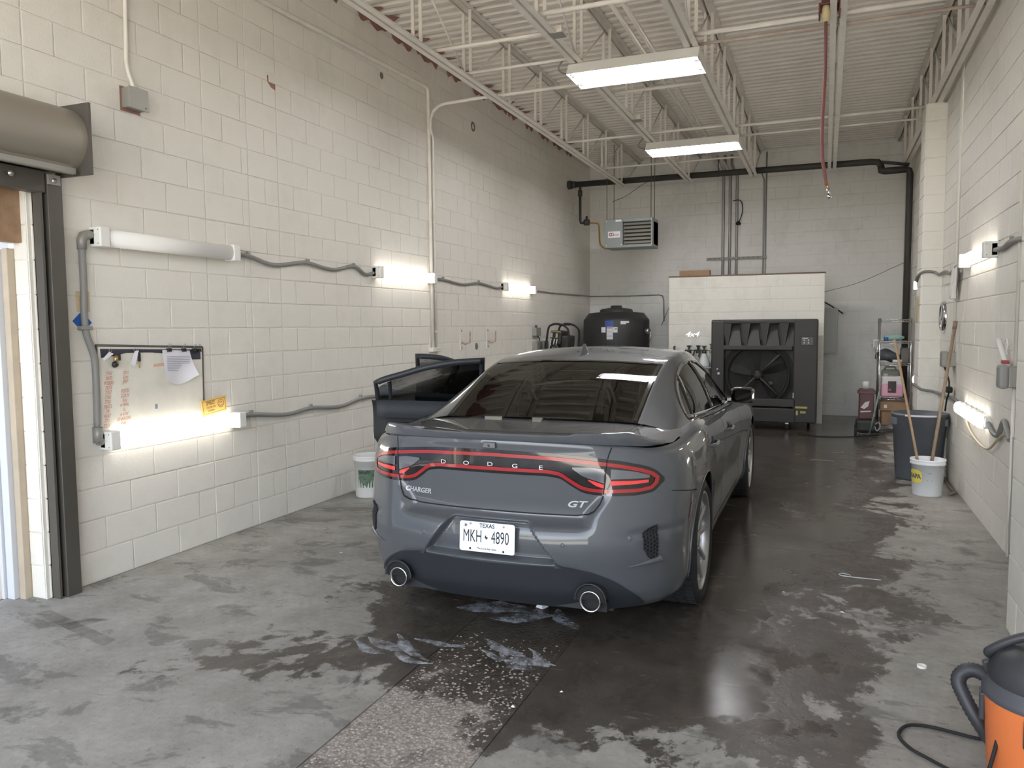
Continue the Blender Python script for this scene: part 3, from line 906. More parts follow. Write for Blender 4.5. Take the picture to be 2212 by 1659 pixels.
def keyset(y, z, lab, fob=True):
    t = thing('key_tag', lab, 'keys', (WL, y, z-0.1), 'keys on the whiteboard')
    MB().add([wlp(y-0.005, z, 0.035), wlp(y+0.03, z+0.005, 0.035), wlp(y-0.02, z-0.10, 0.05), wlp(y-0.06, z-0.085, 0.05)] if not fob else
             [wlp(y-0.01, z, 0.035), wlp(y+0.025, z-0.015, 0.035), wlp(y-0.06, z-0.055, 0.05), wlp(y-0.075, z-0.045, 0.05)], [(0, 1, 2, 3)]).build('paper_tag', M_PAPER, t)
    MB().tube(arc(wlp(y+0.005, z+0.008, 0.03), 0.011, 0, 2*math.pi, 12, 'YZ')[:-1], 0.0016, 5, closed=True).build('ring', M_STEEL, t)
    if fob:
        MB().cyl(wlp(y+0.035, z-0.03, 0.04), wlp(y+0.03, z-0.065, 0.045), 0.014, 10).build('key', mat('brass', srgb(190, 165, 110), .35, .8), t)
        MB().lathe(wlp(y+0.03, z-0.085, 0.03), [(0.0, 0.022), (0.016, 0.02), (0.021, 0.008), (0.021, 0)], 14, axis='X').build('fob', M_BLACKP, t)
        MB().box(WL+0.028, WL+0.04, y+0.04, y+0.075, z-0.06, z-0.015, 0.004).build('key_card', mat('brown_leather', srgb(70, 56, 48), .7), t)
    else:
        MB().box(WL+0.03, WL+0.042, y+0.018, y+0.038, z-0.07, z-0.01, 0.004).build('key', M_BLACKP, t)
        MB().cyl(wlp(y+0.026, z-0.07, 0.036), wlp(y+0.026, z-0.115, 0.036), 0.004, 6).build('key_blade', mat('brass', srgb(190, 165, 110), .35, .8), t)
keyset(3.665, 1.478, 'key ring with fob and white tag at the left of the whiteboard')
keyset(3.86, 1.475, 'keys with a long paper slip near the middle of the whiteboard', False)
# yellow sign
t = thing('smile_sign', 'yellow plastic sign reading SMILE leaning on the lower light', 'sign', (WL, 4.57, 0.965))
sg = [(4.445, 0.968), (4.69, 0.985), (4.685, 1.105), (4.435, 1.105)]
sg = [(4.452, 0.965), (4.700, 0.992), (4.690, 1.108), (4.432, 1.082)]
quad(sg, 0.024, 0.030).build('plate', mat('sign_yellow', srgb(240, 196, 112), 0.5), t)
sk = MB()
ex, ey = Vector((0, 1, 0.105)), Vector((0, -0.1, 1))
lettering(sk, 'SMILE!', 0.042, wlp(4.528, 1.062, 0.0312), ex, ey, sx=0.80)
lettering(sk, "YOU'RE ON", 0.021, wlp(4.533, 1.030, 0.0312), ex, ey, sx=0.85)
lettering(sk, 'CAMERA', 0.021, wlp(4.536, 1.005, 0.0312), ex, ey, sx=0.85)
fc = wlp(4.636, 1.052, 0.0312)
sk.tube([fc+ex*(0.03*math.cos(q))+ey*(0.03*math.sin(q)) for q in [2*math.pi*k/20 for k in range(20)]], 0.0012, 4, closed=True)
sk.tube([fc+ex*(0.018*math.cos(q))+ey*(0.018*math.sin(q)) for q in [math.pi*(1.15+0.7*k/8) for k in range(9)]], 0.0012, 4)
for s in (-1, 1):
    sk.tube([fc+ex*(0.008*s)+ey*0.004, fc+ex*(0.008*s)+ey*0.014], 0.0022, 5)
ins = [wlp(4.463, 0.978, 0.0308), wlp(4.688, 1.002, 0.0308), wlp(4.680, 1.096, 0.0308), wlp(4.446, 1.072, 0.0308)]
for i in range(4): sk.tube([ins[i], ins[(i+1) % 4]], 0.0010, 4)
sk.build('sign_print', mat('sign_ink', srgb(84, 70, 48), .7), t, recalc=False)

# ------------------------------------------------------------------ roll-up door on the left wall
t = thing('rollup_door', 'dark bronze roll-up door hood and guide at the left edge', 'rollup door', (WL, 3.2, 0))
prof = [(WL+0.0, 2.93)]+[(WL+0.09+0.20*math.sin(q), 2.74+0.19*math.cos(q)) for q in [math.pi*k/14 for k in range(15)]]+[(WL+0.08, 2.56), (WL, 2.56)]
hd = MB()
hd.grid([[(x, -0.25, z) for x, z in prof], [(x, 3.36, z) for x, z in prof]])
hd.build('hood', mat('hood_bronze', srgb(150, 143, 132), 0.42, 0.3), t)
MB().box(WL, WL+0.305, 3.36, 3.375, 2.53, 2.945, 0.0).build('end_plate', M_DARKM, t)
MB().box(WL+0.20, WL+0.235, -0.25, 3.32, 2.528, 2.565, 0.006).build('bottom_lip', M_GREYM, t)
MB().box(WL+0.005, WL+0.08, -0.25, 3.235, 2.42, 2.545, 0.004).build('head_channel', M_DARKM, t)
g = MB().box(WL, WL+0.075, 3.20, 3.215, 0, 2.53).box(WL, WL+0.012, 3.20, 3.335, 0, 2.53).box(WL, WL+0.09, 3.24, 3.335, 0, 2.53, 0.004)
g.build('guide', M_DARKM, t)
MB().box(WL+0.085, WL+0.10, 3.24, 3.32, 2.47, 2.53, 0.003).build('guide_bracket', M_GREYM, t)
for y in (3.28, 3.02):
    MB().lathe((WL+0.095, y, 2.495), [(0, 0.014), (0.012, 0.011), (0.018, 0)], 12, axis='X').build('bolt', M_STEEL, t)
# jamb: blocks in the opening, outer frame and header board
jb = MB().box(WL-0.12, WL-0.001, 3.17, DOOR_Y, -0.02, 2.50).build('trim_1', M_WALL, kind='structure', origin=(WL, 3.18, 0))
lay_blocks(jb, 'Y', 3.17, -1, [(WL-0.12, WL-0.005, 0)], 0, 2.44, M_WALL, full=0.5, limit=40)
MB().box(WL-0.17, WL-0.12, 3.12, DOOR_Y, -0.02, 2.1, 0.004).build('trim_2', mat('beige_jamb', srgb(184, 170, 150), .7, noise=.1), kind='structure', origin=(WL-.15, 3.15, 0))
fm = MB().box(WL-0.235, WL-0.175, 3.09, 3.135, 0.0, 2.1, 0.004).box(WL-0.265, WL-0.242, 3.075, 3.12, 0.0, 2.1, 0.003)
fm.build('trim_3', mat('white_frame', srgb(206, 209, 214), .5), kind='structure', origin=(WL-.22, 3.1, 0))
t = thing('door_header', 'wooden board end and white panel above the side doorway', 'header', (WL-0.1, 1.6, 2.13))
MB().box(WL-0.10, WL-0.045, 3.02, 3.165, 2.13, 2.46, 0.003).build('wood_board', M_WOOD, t)
MB().box(WL-0.165, WL-0.105, -0.25, 3.16, 2.13, 2.46, 0.003).build('white_panel', mat('white_panel', srgb(238, 240, 243), .5), t)
# wall across the side yard, made tall and close to cut sky light
t = thing('yard_building', 'pale building beyond the side doorway, raised to block sky light', 'building', (-6.2, 2, 0))
bl = MB().box(-6.6, -6.2, -6, 16, -0.06, 9.0)
bl.build('wall', mat('yard_wall', srgb(150, 158, 170), .8, noise=.1, nscale=1), t)
for k in range(26):
    MB().box(-6.2, -6.185, 3.0+k*0.22, 3.09+k*0.22, 0.4, 1.5).build('vent_slat', mat('vent_grey', srgb(120, 124, 130), .7), t)

# ------------------------------------------------------------------ ceiling lights
def strip_light(label, y0, y1, lit2=True):
    x0, x1 = -2.27, -1.07
    t = thing('ceiling_light', label, 'light', ((x0+x1)/2, (y0+y1)/2, ZB-0.1), 'hanging twin-tube lights')
    z1 = ZB-0.005; z0 = ZB-0.115
    h = MB()
    # inverted tray: sloping sides
    yi0, yi1 = y0+0.07, y1-0.07
    def loop(z, a, b, e): return [(x0+e, a, z), (x1-e, a, z), (x1-e, b, z), (x0+e, b, z)]
    A, B_ = loop(z0, y0, y1, 0), loop(z1, yi0, yi1, 0)
    h.add(A+B_, [(0, 1, 5, 4), (1, 2, 6, 5), (2, 3, 7, 6), (3, 0, 4, 7), (4, 5, 6, 7)])
    h.build('housing', M_WPLAST, t)
    rf = MB()
    ym = (y0+y1)/2
    rf.add(loop(z0+0.006, y0+0.006, y1-0.006, 0.006)+loop(z0+0.07, y0+0.075, y1-0.075, 0.03), [(0, 4, 5, 1), (1, 5, 6, 2), (2, 6, 7, 3), (3, 7, 4, 0), (4, 7, 6, 5)])
    rf.add([(x0+0.03, ym-0.05, z0+0.07), (x1-0.03, ym-0.05, z0+0.07), (x1-0.03, ym, z0+0.015), (x0+0.03, ym, z0+0.015), (x0+0.03, ym+0.05, z0+0.07), (x1-0.03, ym+0.05, z0+0.07)], [(0, 1, 2, 3), (3, 2, 5, 4)])
    rf.build('reflector', M_CHROME if False else mat('white_reflector', srgb(205, 205, 205), .4), t)
    for s in (-1, 1):
        yy = ym+s*(y1-y0)*0.27
        MB().cyl((x0+0.045, yy, z0+0.026), (x1-0.045, yy, z0+0.026), 0.020, 12).build('tube', M_TUBE, t)
        for xx in (x0+0.02, x1-0.05):
            MB().box(xx, xx+0.03, yy-0.016, yy+0.016, z0+0.002, z0+0.05).build('lamp_holder', M_WPLAST, t)
    return t
strip_light('twin-tube ceiling light nearest the camera', 7.0, 7.48)
strip_light('twin-tube ceiling light farther back near the heater', 10.38, 10.86)
cable('light_cord', 'thin grey cord looping to the left end of the near ceiling light', [(-2.25, 7.1, ZB+0.12), (-2.33, 7.05, ZB+0.02), (-2.36, 7.05, ZB-0.05), (-2.30, 7.1, ZB-0.08), (-2.26, 7.15, ZB-0.06)], 0.008, M_CONDUIT, cat='cord', group='ceiling light cords')
cable('light_cord', 'thin grey cord looping to the left end of the far ceiling light', [(-2.25, 10.45, ZB+0.12), (-2.33, 10.4, ZB+0.02), (-2.36, 10.4, ZB-0.05), (-2.30, 10.45, ZB-0.08), (-2.26, 10.5, ZB-0.06)], 0.008, M_CONDUIT, cat='cord', group='ceiling light cords')
for x, y, lab in ((-2.13, 6.35, 'white square junction box on the joist before the near light'), (-2.13, 9.3, 'small white junction box on the joist between the two lights')):
    t = thing('junction_box', lab, 'junction box', (x, y, ZB), 'joist junction boxes')
    MB().box(x-0.05, x+0.05, y-0.06, y+0.06, ZB+0.002, ZB+0.06, 0.004).build('body', M_STEELW, t)
    MB().box(x-0.055, x+0.055, y-0.065, y+0.065, ZB-0.004, ZB+0.002).build('cover', M_GREYM, t)
# paired conduits along the roof between joists
for x, lab in ((-1.78, 'white conduit along the deck left of its twin'), (-1.68, 'white conduit along the deck right of its twin')):
    MB().cyl((x, 5.0, ZB+0.35), (x, 14.6, ZB+0.35), 0.024, 8).build('roof_conduit', M_STEELW, label=lab, cat='conduit', group='twin roof conduits', origin=(x, 9, ZB+.35))

# ------------------------------------------------------------------ red hose drop
t = thing('hose_reel', 'red air hose hanging from a bracket on the joist', 'hose', (0.0, 6.75, 2.62))
MB().box(-0.10, 0.06, 6.68, 6.86, 4.10, 4.116, 0.003).box(-0.10, -0.088, 6.68, 6.86, 4.04, 4.10).box(0.048, 0.06, 6.68, 6.86, 4.04, 4.10).build('bracket', mat('red_bracket', srgb(120, 66, 60), .55, .2), t)
MB().box(-0.08, 0.05, 6.68, 6.84, 4.116, 4.30, 0.01).build('reel_housing', mat('reel_dark', srgb(84, 56, 54), .6), t)
MB().tube([(0.06, 6.7, 4.10), (0.10, 6.72, 4.12), (0.115, 6.75, 4.18), (0.115, 6.75, 4.26)], 0.014, 8).build('guide_arm', mat('red_bracket', srgb(120, 66, 60)), t)
MB().lathe((-0.045, 6.72, 3.98), [(0.0, 0.0), (0.018, 0.0), (0.032, 0.04), (0.032, 0.10), (0.025, 0.125), (0, 0.125)], 14).build('stop_ball', mat('cream_stop', srgb(205, 190, 150), .6), t)
hp = smooth_path([(-0.045, 6.72, 3.99), (-0.043, 6.72, 3.6), (-0.055, 6.72, 3.2), (-0.05, 6.72, 2.95), (-0.02, 6.72, 2.75), (-0.012, 6.72, 2.72)], 8)
MB().tube(hp, 0.013, 10).build('hose', mat('red_rubber', srgb(124, 76, 72), .6), t)
MB().cyl((-0.012, 6.72, 2.73), (-0.002, 6.72, 2.685), 0.011, 10).build('ferrule', mat('brass', srgb(190, 165, 110), .35, .8), t)
MB().cyl((-0.003, 6.72, 2.69), (0.008, 6.72, 2.635), 0.014, 12).cyl((0.008, 6.72, 2.64), (0.012, 6.72, 2.615), 0.016, 12).build('coupler', M_CHROME, t)

# ------------------------------------------------------------------ black pipes at the back
t = thing('main_pipe', 'black iron main pipe crossing under the roof at the back', 'pipe', (-1.8, 13.4, 4.07))
MB().tube([(-4.26, 13.4, 4.13), (0.60, 13.4, 4.12), (0.70, 13.4, 4.11), (0.74, 13.38, 4.05), (0.745, 13.37, 4.0)], 0.05, 12).build('pipe', M_BLACKM, t)
MB().cyl((-4.31, 13.4, 4.13), (-4.25, 13.4, 4.13), 0.075, 14).cyl((-4.25, 13.4, 4.13), (-4.17, 13.4, 4.13), 0.06, 14).build('flange', M_BLACKM, t)
MB().tube([(0.745, 13.37, 4.02), (0.75, 13.35, 3.965), (0.79, 13.33, 3.95), (1.10, 13.3, 3.95)], 0.052, 12).build('offset', M_BLACKM, t)
MB().cyl((0.6, 13.4, 4.13), (1.13, 13.32, 4.02), 0.026, 10).build('branch', M_BLACKM, t)
for x in (-3.6, -1.7, 0.0):
    MB().tube([(x, 13.4, 4.07), (x, 13.34, 4.12), (x, 13.4, 4.19), (x, 13.4, 4.7)], 0.007, 6).build('hanger', M_BLACKM, t)
MB().tube([(1.08, 13.3, 3.95), (1.13, 13.3, 3.93), (1.14, 13.3, 3.88), (1.14, 13.3, 0.0)], 0.048, 12).build('standpipe', M_BLACKM, label='tall black pipe down the back right corner', cat='pipe')
t = thing('gas_drop', 'thin black gas pipe dropping from the main beside the heater', 'pipe', (-4.08, 13.4, 3.4))
MB().tube([(-4.09, 13.4, 4.09), (-4.09, 13.4, 3.50), (-4.08, 13.4, 3.45), (-4.0, 13.4, 3.45)], 0.024, 10).build('pipe', M_BLACKM, t)
MB().cyl((-4.09, 13.4, 3.92), (-4.09, 13.4, 4.02), 0.04, 10).build('union', M_BLACKM, t)
MB().lathe((-3.97, 13.4, 3.45), [(0, -0.05), (0.05, -0.045), (0.065, 0), (0.05, 0.05), (0.02, 0.06), (0.02, 0.11), (0, 0.11)], 14).build('regulator', M_BLACKM, t)
cable('gas_hose', 'yellow flexible gas hose running into the heater', [(-3.93, 13.4, 3.44), (-3.82, 13.38, 3.43), (-3.74, 13.35, 3.40), (-3.71, 13.3, 3.25), (-3.68, 13.25, 3.05), (-3.58, 13.2, 2.96), (-3.50, 13.15, 2.96)], 0.015, mat('yellow_hose', srgb(172, 132, 66), .5), cat='hose')

# ------------------------------------------------------------------ unit heater
HX0, HX1, HY0, HY1, HZ0, HZ1 = -3.50, -2.69, 12.88, 13.36, 2.93, 3.41
t = thing('unit_heater', 'grey gas unit heater with louvres hanging at the back', 'heater', ((HX0+HX1)/2, HY0, HZ0))
M_HEAT = mat('heater_grey', srgb(140, 146, 146), 0.45, .2, noise=.06, nscale=4)
xs = HX0+0.31
MB().box(HX0, xs, HY0, HY1, HZ0, HZ1, 0.008).box(xs, HX1, HY0, HY1, HZ1-0.055, HZ1, 0.006).box(xs, HX1, HY0, HY1, HZ0, HZ0+0.05, 0.006).box(HX1-0.02, HX1, HY0, HY1, HZ0+0.05, HZ1-0.05).box(xs, HX1, HY0+0.12, HY1, HZ0+0.05, HZ1-0.05).build('cabinet', M_HEAT, t)
MB().box(xs+0.01, HX1-0.02, HY0+0.112, HY0+0.12, HZ0+0.05, HZ1-0.05).build('core', mat('heater_core', srgb(70, 68, 64), .7), t)
for k in range(6):
    z = HZ0+0.085+k*0.062
    MB().box(xs+0.012, HX1-0.022, -0.004, 0.004, -0.028, 0.028).xform(Matrix.Translation((0, HY0+0.045, z)) @ Matrix.Rotation(R(-52), 4, 'X')).build('louvre', mat('louvre_pale', srgb(170, 168, 156), .45, .2), t)
b = MB().box(HX0+0.06, HX0+0.27, HY0-0.004, HY0, HZ0+0.17, HZ0+0.275).build('badge', M_PAPER, t)
k = MB(); lettering(k, 'G', 0.075, (HX0+0.10, HY0-0.0055, HZ0+0.222), (1, 0, 0), (0, 0, 1), bold=.002); lettering(k, 'SERIES', 0.04, (HX0+0.205, HY0-0.0055, HZ0+0.215), (1, 0, 0), (0, 0, 1), sx=.85)
k.build('badge_print', mat('ink_dark', srgb(45, 40, 42), .6), b, recalc=False)
k = MB(); lettering(k, 'G', 0.07, (HX0+0.137, HY0-0.006, HZ0+0.222), (1, 0, 0), (0, 0, 1), bold=.002)
k.build('badge_letter', mat('ink_red', srgb(190, 60, 50), .6), b, recalc=False)
MB().box(HX0+0.19, HX0+0.29, HY0-0.004, HY0, HZ1-0.045, HZ1-0.015).build('sticker', M_PAPER, t)
for x, z in ((HX0+0.03, HZ1-0.03), (HX0+0.03, HZ0+0.05), (xs-0.02, HZ0+0.05), (HX1-0.01, HZ1-0.03), (HX1-0.01, HZ0+0.05)):
    MB().cyl((x, HY0-0.004, z), (x, HY0+0.002, z), 0.008, 8).build('screw', M_WPLAST, t)
for x, y in ((HX0+0.03, HY0+0.04), (HX0+0.05, HY1-0.05), (HX1-0.03, HY0+0.04), (HX1-0.05, HY1-0.05)):
    MB().cyl((x, y, HZ1-0.01), (x, y, DECK-0.01), 0.006, 6).build('hanger_rod', M_DARKM, t)
cable('thermostat_wire', 'thin dark wire sagging from the heater to the roof', [(HX0+0.05, 13.2, 3.75), (-3.2, 13.2, 3.84), (-2.9, 13.2, 4.02), (-2.75, 13.2, 4.06)], 0.004, M_RUBBER, cat='wire')

# ------------------------------------------------------------------ conduits on the back wall
for i, x in enumerate((-1.775, -1.655, -1.535)):
    lab = ['leftmost', 'middle', 'rightmost'][i]+' of three grey conduits down the back wall'
    MB().tube([(x-0.1, WB-0.03, 4.70), (x-0.1, WB-0.03, 4.55), (x-0.06, WB-0.03, 4.42), (x, WB-0.03, 4.35), (x, WB-0.03, 0.02)], 0.026, 10).build('wall_conduit', mat('galv_conduit', srgb(158, 158, 156), .4, .4), label=lab, cat='conduit', group='back wall conduits', origin=(x, WB-.03, 0))
MB().tube([(-1.40, WB-0.03, 4.60), (-1.12, WB-0.03, 4.35), (-1.07, WB-0.03, 4.2), (-1.07, WB-0.03, 0.02)], 0.014, 8).tube([(-1.03, WB-0.03, 4.7), (-1.03, WB-0.03, 0.02)], 0.012, 8).build('wall_conduit', mat('galv_conduit', srgb(158, 158, 156)), label='thin twin conduit to the right of the three thick ones', cat='conduit', origin=(-1.05, WB-.03, 0))
t = thing('strut_channel', 'slotted metal strut holding the back wall conduits', 'strut', (-1.54, WB-0.03, 2.81))
MB().box(-2.06, -1.0, WB-0.075, WB-0.06, 2.81, 2.855).build('channel', M_CONDUIT, t)
for k in range(12):
    MB().box(-2.02+k*0.085, -1.98+k*0.085, WB-0.077, WB-0.074, 2.825, 2.84).build('slot', M_DARKM, t)
cable('hanging_plug', 'black plug hanging on a cord beside the back wall conduits', [(-1.60, WB-0.07, 3.87), (-1.47, WB-0.08, 3.86), (-1.43, WB-0.09, 3.7), (-1.46, WB-0.09, 3.56), (-1.50, WB-0.09, 3.47)], 0.008, M_RUBBER, cat='cord')
MB().lathe((-1.505, WB-0.09, 3.42), [(0, 0), (0.04, 0.01), (0.045, 0.04), (0.02, 0.075), (0, 0.08)], 12).build('plug', M_RUBBER, bpy.data.objects['hanging_plug'])
MB().cyl((-2.9, WB-0.02, 1.62), (-2.58, WB-0.02, 2.38), 0.006, 6).build('slack_wire', M_CONDUIT, label='thin slanting wire on the back wall left of the partition', cat='wire')
cable('slack_wire', 'thin wire from the partition to the black corner pipe', [(-0.02, 13.6, 2.14), (0.5, 13.5, 2.28), (1.1, 13.32, 2.55)], 0.005, M_CONDUIT, cat='wire')
t = thing('breaker_panel', 'pale grey breaker panel on the back wall beside the partition', 'panel', (0.06, WB-0.1, 1.1))
MB().box(-0.12, 0.20, WB-0.13, WB, 1.10, 1.90, 0.006).build('cabinet', mat('panel_grey', srgb(192, 195, 194), .5), t)
MB().box(-0.10, 0.17, WB-0.14, WB-0.13, 1.13, 1.87, 0.004).build('door', mat('panel_grey', srgb(192, 195, 194)), t)
MB().tube([(-0.1, WB-0.08, 2.05), (0.05, WB-0.1, 1.96), (0.2, WB-0.1, 1.86), (0.28, WB-0.1, 1.8)], 0.012, 6).build('bar', M_BLACKM, t)
# board lying on the partition, emblem on it
MB().box(-2.35, -1.84, PY+0.03, PY+0.17, wpz+0.022, wpz+0.112, 0.004).build('wood_board', M_WOOD, label='short wooden board lying on top of the white partition', cat='board')
k = MB(); lettering(k, '4x4', 0.12, (-2.12, PY-0.012, 1.46), (1, 0, 0), (0, 0, 1), sx=1.25, extrude=.004, shear=.3, bold=.003)
k.build('emblem', M_CHROME, label='chrome 4x4 emblem fixed to the white partition', cat='emblem', recalc=False)

# ------------------------------------------------------------------ evaporative cooler
CX0, CX1, CY0, CY1, CZ0, CZ1 = -1.66, -0.10, 12.46, 13.2, 0.12, 1.70
M_COOL = mat('cooler_black', srgb(46, 44, 42), 0.55, noise=.12, nscale=3, bump=.1, bscale=120)
M_COOLD = mat('cooler_dark', srgb(24, 23, 22), 0.7)
t = thing('evaporative_cooler', 'big black portable evaporative cooler in front of the partition', 'cooler', ((CX0+CX1)/2, CY0, 0))
FZ = 1.27      # top of the fan opening
sh = MB()
sh.box(CX0, CX1, CY0+0.14, CY1, CZ0, CZ1, 0.03)
sh.box(CX0, CX0+0.20, CY0, CY0+0.16, CZ0+0.24, CZ1-0.01, 0.02).box(CX1-0.34, CX1, CY0, CY0+0.16, CZ0, CZ1-0.01, 0.02)
sh.box(CX0+0.1, CX1-0.3, CY0, CY0+0.16, CZ0+0.24, CZ0+0.36, 0.01).box(CX0, CX1-0.3, CY0-0.02, CY0+0.16, CZ0, CZ0+0.22, 0.015)
sh.box(CX0, CX1, CY0+0.01, CY0+0.2, CZ1-0.07, CZ1, 0.02)
sh.build('shell', M_COOL, t)
# sloping scoops over the fan
for k in range(4):
    x0 = CX0+0.26+k*0.28
    m = MB()
    m.add([(x0, CY0+0.01, FZ+0.02), (x0+0.20, CY0+0.01, FZ+0.02), (x0+0.15, CY0+0.13, CZ1-0.09), (x0+0.05, CY0+0.13, CZ1-0.09),
           (x0, CY0+0.14, FZ+0.02), (x0+0.20, CY0+0.14, FZ+0.02), (x0+0.15, CY0+0.145, CZ1-0.09), (x0+0.05, CY0+0.145, CZ1-0.09)],
          [(0, 1, 2, 3), (0, 3, 7, 4), (1, 5, 6, 2), (3, 2, 6, 7), (0, 4, 5, 1)])
    m.build('scoop', M_COOL, t)
for k in range(5):
    x0 = CX0+0.20+k*0.28
    m = MB()
    m.add([(x0-0.03, CY0+0.005, CZ1-0.06), (x0+0.11, CY0+0.005, CZ1-0.06), (x0+0.055, CY0+0.02, FZ+0.02), (x0+0.03, CY0+0.02, FZ+0.02),
           (x0-0.03, CY0+0.14, CZ1-0.06), (x0+0.11, CY0+0.14, CZ1-0.06), (x0+0.055, CY0+0.14, FZ+0.02), (x0+0.03, CY0+0.14, FZ+0.02)],
          [(0, 3, 2, 1), (0, 4, 7, 3), (1, 2, 6, 5), (3, 7, 6, 2)])
    m.build('rib', M_COOL, t)
fx, fz, fr_ = CX0+0.70, 0.84, 0.45
MB().box(CX0+0.18, CX1-0.36, CY0, CY0+0.03, FZ-0.04, FZ+0.03, 0.008).build('frame_bar', M_COOL, t)
fr = MB()
fr.lathe((fx, CY0+0.03, fz), [(fr_+0.02, 0.0), (fr_, 0.0), (fr_-0.02, 0.12)], 40, axis='Y')
fr.build('fan_ring', M_COOLD, t)
MB().lathe((fx, CY0+0.12, fz), [(0.0, 0.0), (fr_+0.1, 0.0)], 32, axis='Y').build('fan_back', M_COOLD, t)
for k in range(5):
    a = R(20+72*k)
    m = MB()
    rows = []
    for r_, w_, tw in ((0.07, 0.05, 0.03), (0.2, 0.10, 0.03), (0.34, 0.13, 0.02), (0.42, 0.10, 0.015)):
        d = Vector((math.cos(a), 0, math.sin(a))); e = Vector((-math.sin(a), 0, math.cos(a)))
        c = Vector((fx, CY0+0.09, fz))+d*r_
        rows.append([c-e*w_/2+Vector((0, tw, 0)), c, c+e*w_/2-Vector((0, tw, 0))])
    m.grid(rows).build('fan_blade', M_COOLD, t)
MB().lathe((fx, CY0+0.045, fz), [(0, 0.0), (0.06, 0.0), (0.075, 0.02), (0.075, 0.06)], 20, axis='Y').build('fan_hub', M_COOL, t)
for a in (R(45), R(-45), R(225)):
    MB().cyl((fx+0.06*math.cos(a), CY0+0.03, fz+0.06*math.sin(a)), (fx+fr_*math.cos(a), CY0+0.03, fz+fr_*math.sin(a)), 0.016, 8).build('strut', mat('strut_grey', srgb(62, 60, 56), .5), t)
g = MB()
for k in range(1, 9):
    rr = fr_*k/9
    g.tube([(fx+rr*math.cos(q), CY0+0.012, fz+rr*math.sin(q)) for q in [2*math.pi*i/28 for i in range(28)]], 0.0022, 4, closed=True)
g.build('fan_grille', M_COOLD, t)
MB().lathe((fx+0.20, CY0-0.005, fz-0.12), [(0, 0.0), (0.03, 0.002), (0.035, 0.02), (0.035, 0.05)], 16, axis='Y').build('motor_cap', mat('strut_grey', srgb(82, 79, 74)), t)
cp = MB().box(CX1-0.235, CX1-0.06, CY0-0.012, CY0, 1.30, 1.43, 0.006).build('control_panel', mat('panel_black', srgb(60, 60, 60), .4), t)
for x, z in ((CX1-0.19, 1.34), (CX1-0.13, 1.34), (CX1-0.19, 1.38), (CX1-0.13, 1.38)):
    MB().cyl((x, CY0-0.014, z), (x, CY0-0.01, z), 0.011, 10).build('button', mat('button_pale', srgb(170, 170, 168), .5), cp)
MB().box(CX1-0.215, CX1-0.14, CY0-0.0135, CY0-0.011, 1.402, 1.416).build('display', mat('button_pale', srgb(170, 170, 168)), cp)
for x0, x1, z0, z1 in ((CX1-0.30, CX1-0.13, 0.345, 0.375), (CX1-0.29, CX1-0.26, 0.24, 0.31), (CX1-0.23, CX1-0.15, 0.27, 0.305)):
    MB().box(x0, x1, CY0-0.004, CY0, z0, z1).build('warning_sticker', mat('sticker_yellow', srgb(164, 152, 84), .6), t)
MB().box(CX1-0.34, CX1-0.325, CY0-0.006, CY0, 0.50, 0.58).build('latch', mat('button_pale', srgb(170, 170, 168)), t)
MB().cyl((CX0+0.12, CY0-0.02, 0.86), (CX0+0.12, CY0, 0.86), 0.02, 10).cyl((CX0+0.10, CY0-0.02, 0.93), (CX0+0.10, CY0, 0.93), 0.012, 10).build('drain_valve', M_STEEL, t)
for x, y in ((CX0+0.15, CY0+0.1), (CX1-0.42, CY0+0.08), (CX0+0.15, CY1-0.1), (CX1-0.12, CY1-0.1)):
    c = MB().cyl((x-0.02, y, 0.052), (x+0.02, y, 0.052), 0.052, 18).build('caster', M_RUBBER, t)
    MB().box(x-0.028, x+0.028, y-0.03, y+0.03, 0.09, 0.125, 0.004).cyl((x-0.024, y, 0.052), (x+0.024, y, 0.052), 0.022, 12).build('caster_fork', M_STEEL, c)

# ------------------------------------------------------------------ black water tank with stickers
tc = Vector((-3.56, 13.92, 0)); tr = 0.60
t = thing('water_tank', 'round black plastic water tank in the back left corner', 'tank', tc)
MB().lathe(tc, [(0, 0.0), (tr, 0.0), (tr, 1.70), (tr-0.008, 1.735), (tr-0.025, 1.75), (0.50, 1.85), (0.32, 1.868), (0.30, 1.87)], 48).build('shell', mat('tank_black', srgb(52, 52, 52), .5, noise=.1), t)
MB().lathe(tc, [(0.30, 1.86), (0.30, 1.90), (0.275, 1.925), (0.11, 1.945), (0.10, 1.985), (0.06, 1.99), (0, 1.99)], 32).build('lid', mat('tank_lid', srgb(60, 60, 59), .5), t)
def on_tank(x0, x1, z0, z1, name, m, d=0.002):
    rows = []
    for z in (z0, z1):
        row = []
        for k in range(7):
            x = x0+(x1-x0)*k/6
            dx = x-tc.x
            row.append((x, tc.y-math.sqrt((tr+d)**2-dx*dx), z))
        rows.append(row)
    return MB().grid(rows).build(name, m, t)
on_tank(-3.61, -3.46, 1.60, 1.71, 'blue_label', mat('label_blue', srgb(56, 88, 158), .5))
on_tank(-3.58, -3.47, 1.38, 1.60, 'instruction_label', M_PAPER)
on_tank(-3.575, -3.475, 1.575, 1.59, 'label_strip', mat('ink_red', srgb(190, 60, 50)), 0.0035)
for k in range(7):
    on_tank(-3.57, -3.485, 1.40+k*0.023, 1.404+k*0.023, 'label_line', M_INK, 0.0035)
on_tank(-3.465, -3.39, 1.50, 1.595, 'approval_label', M_PAPER)
on_tank(-3.68, -3.60, 1.50, 1.595, 'warning_label', M_PAPER)
on_tank(-3.34, -3.25, 1.645, 1.70, 'small_label', M_PAPER)
on_tank(-3.25, -3.205, 1.665, 1.70, 'tiny_label', M_PAPER)
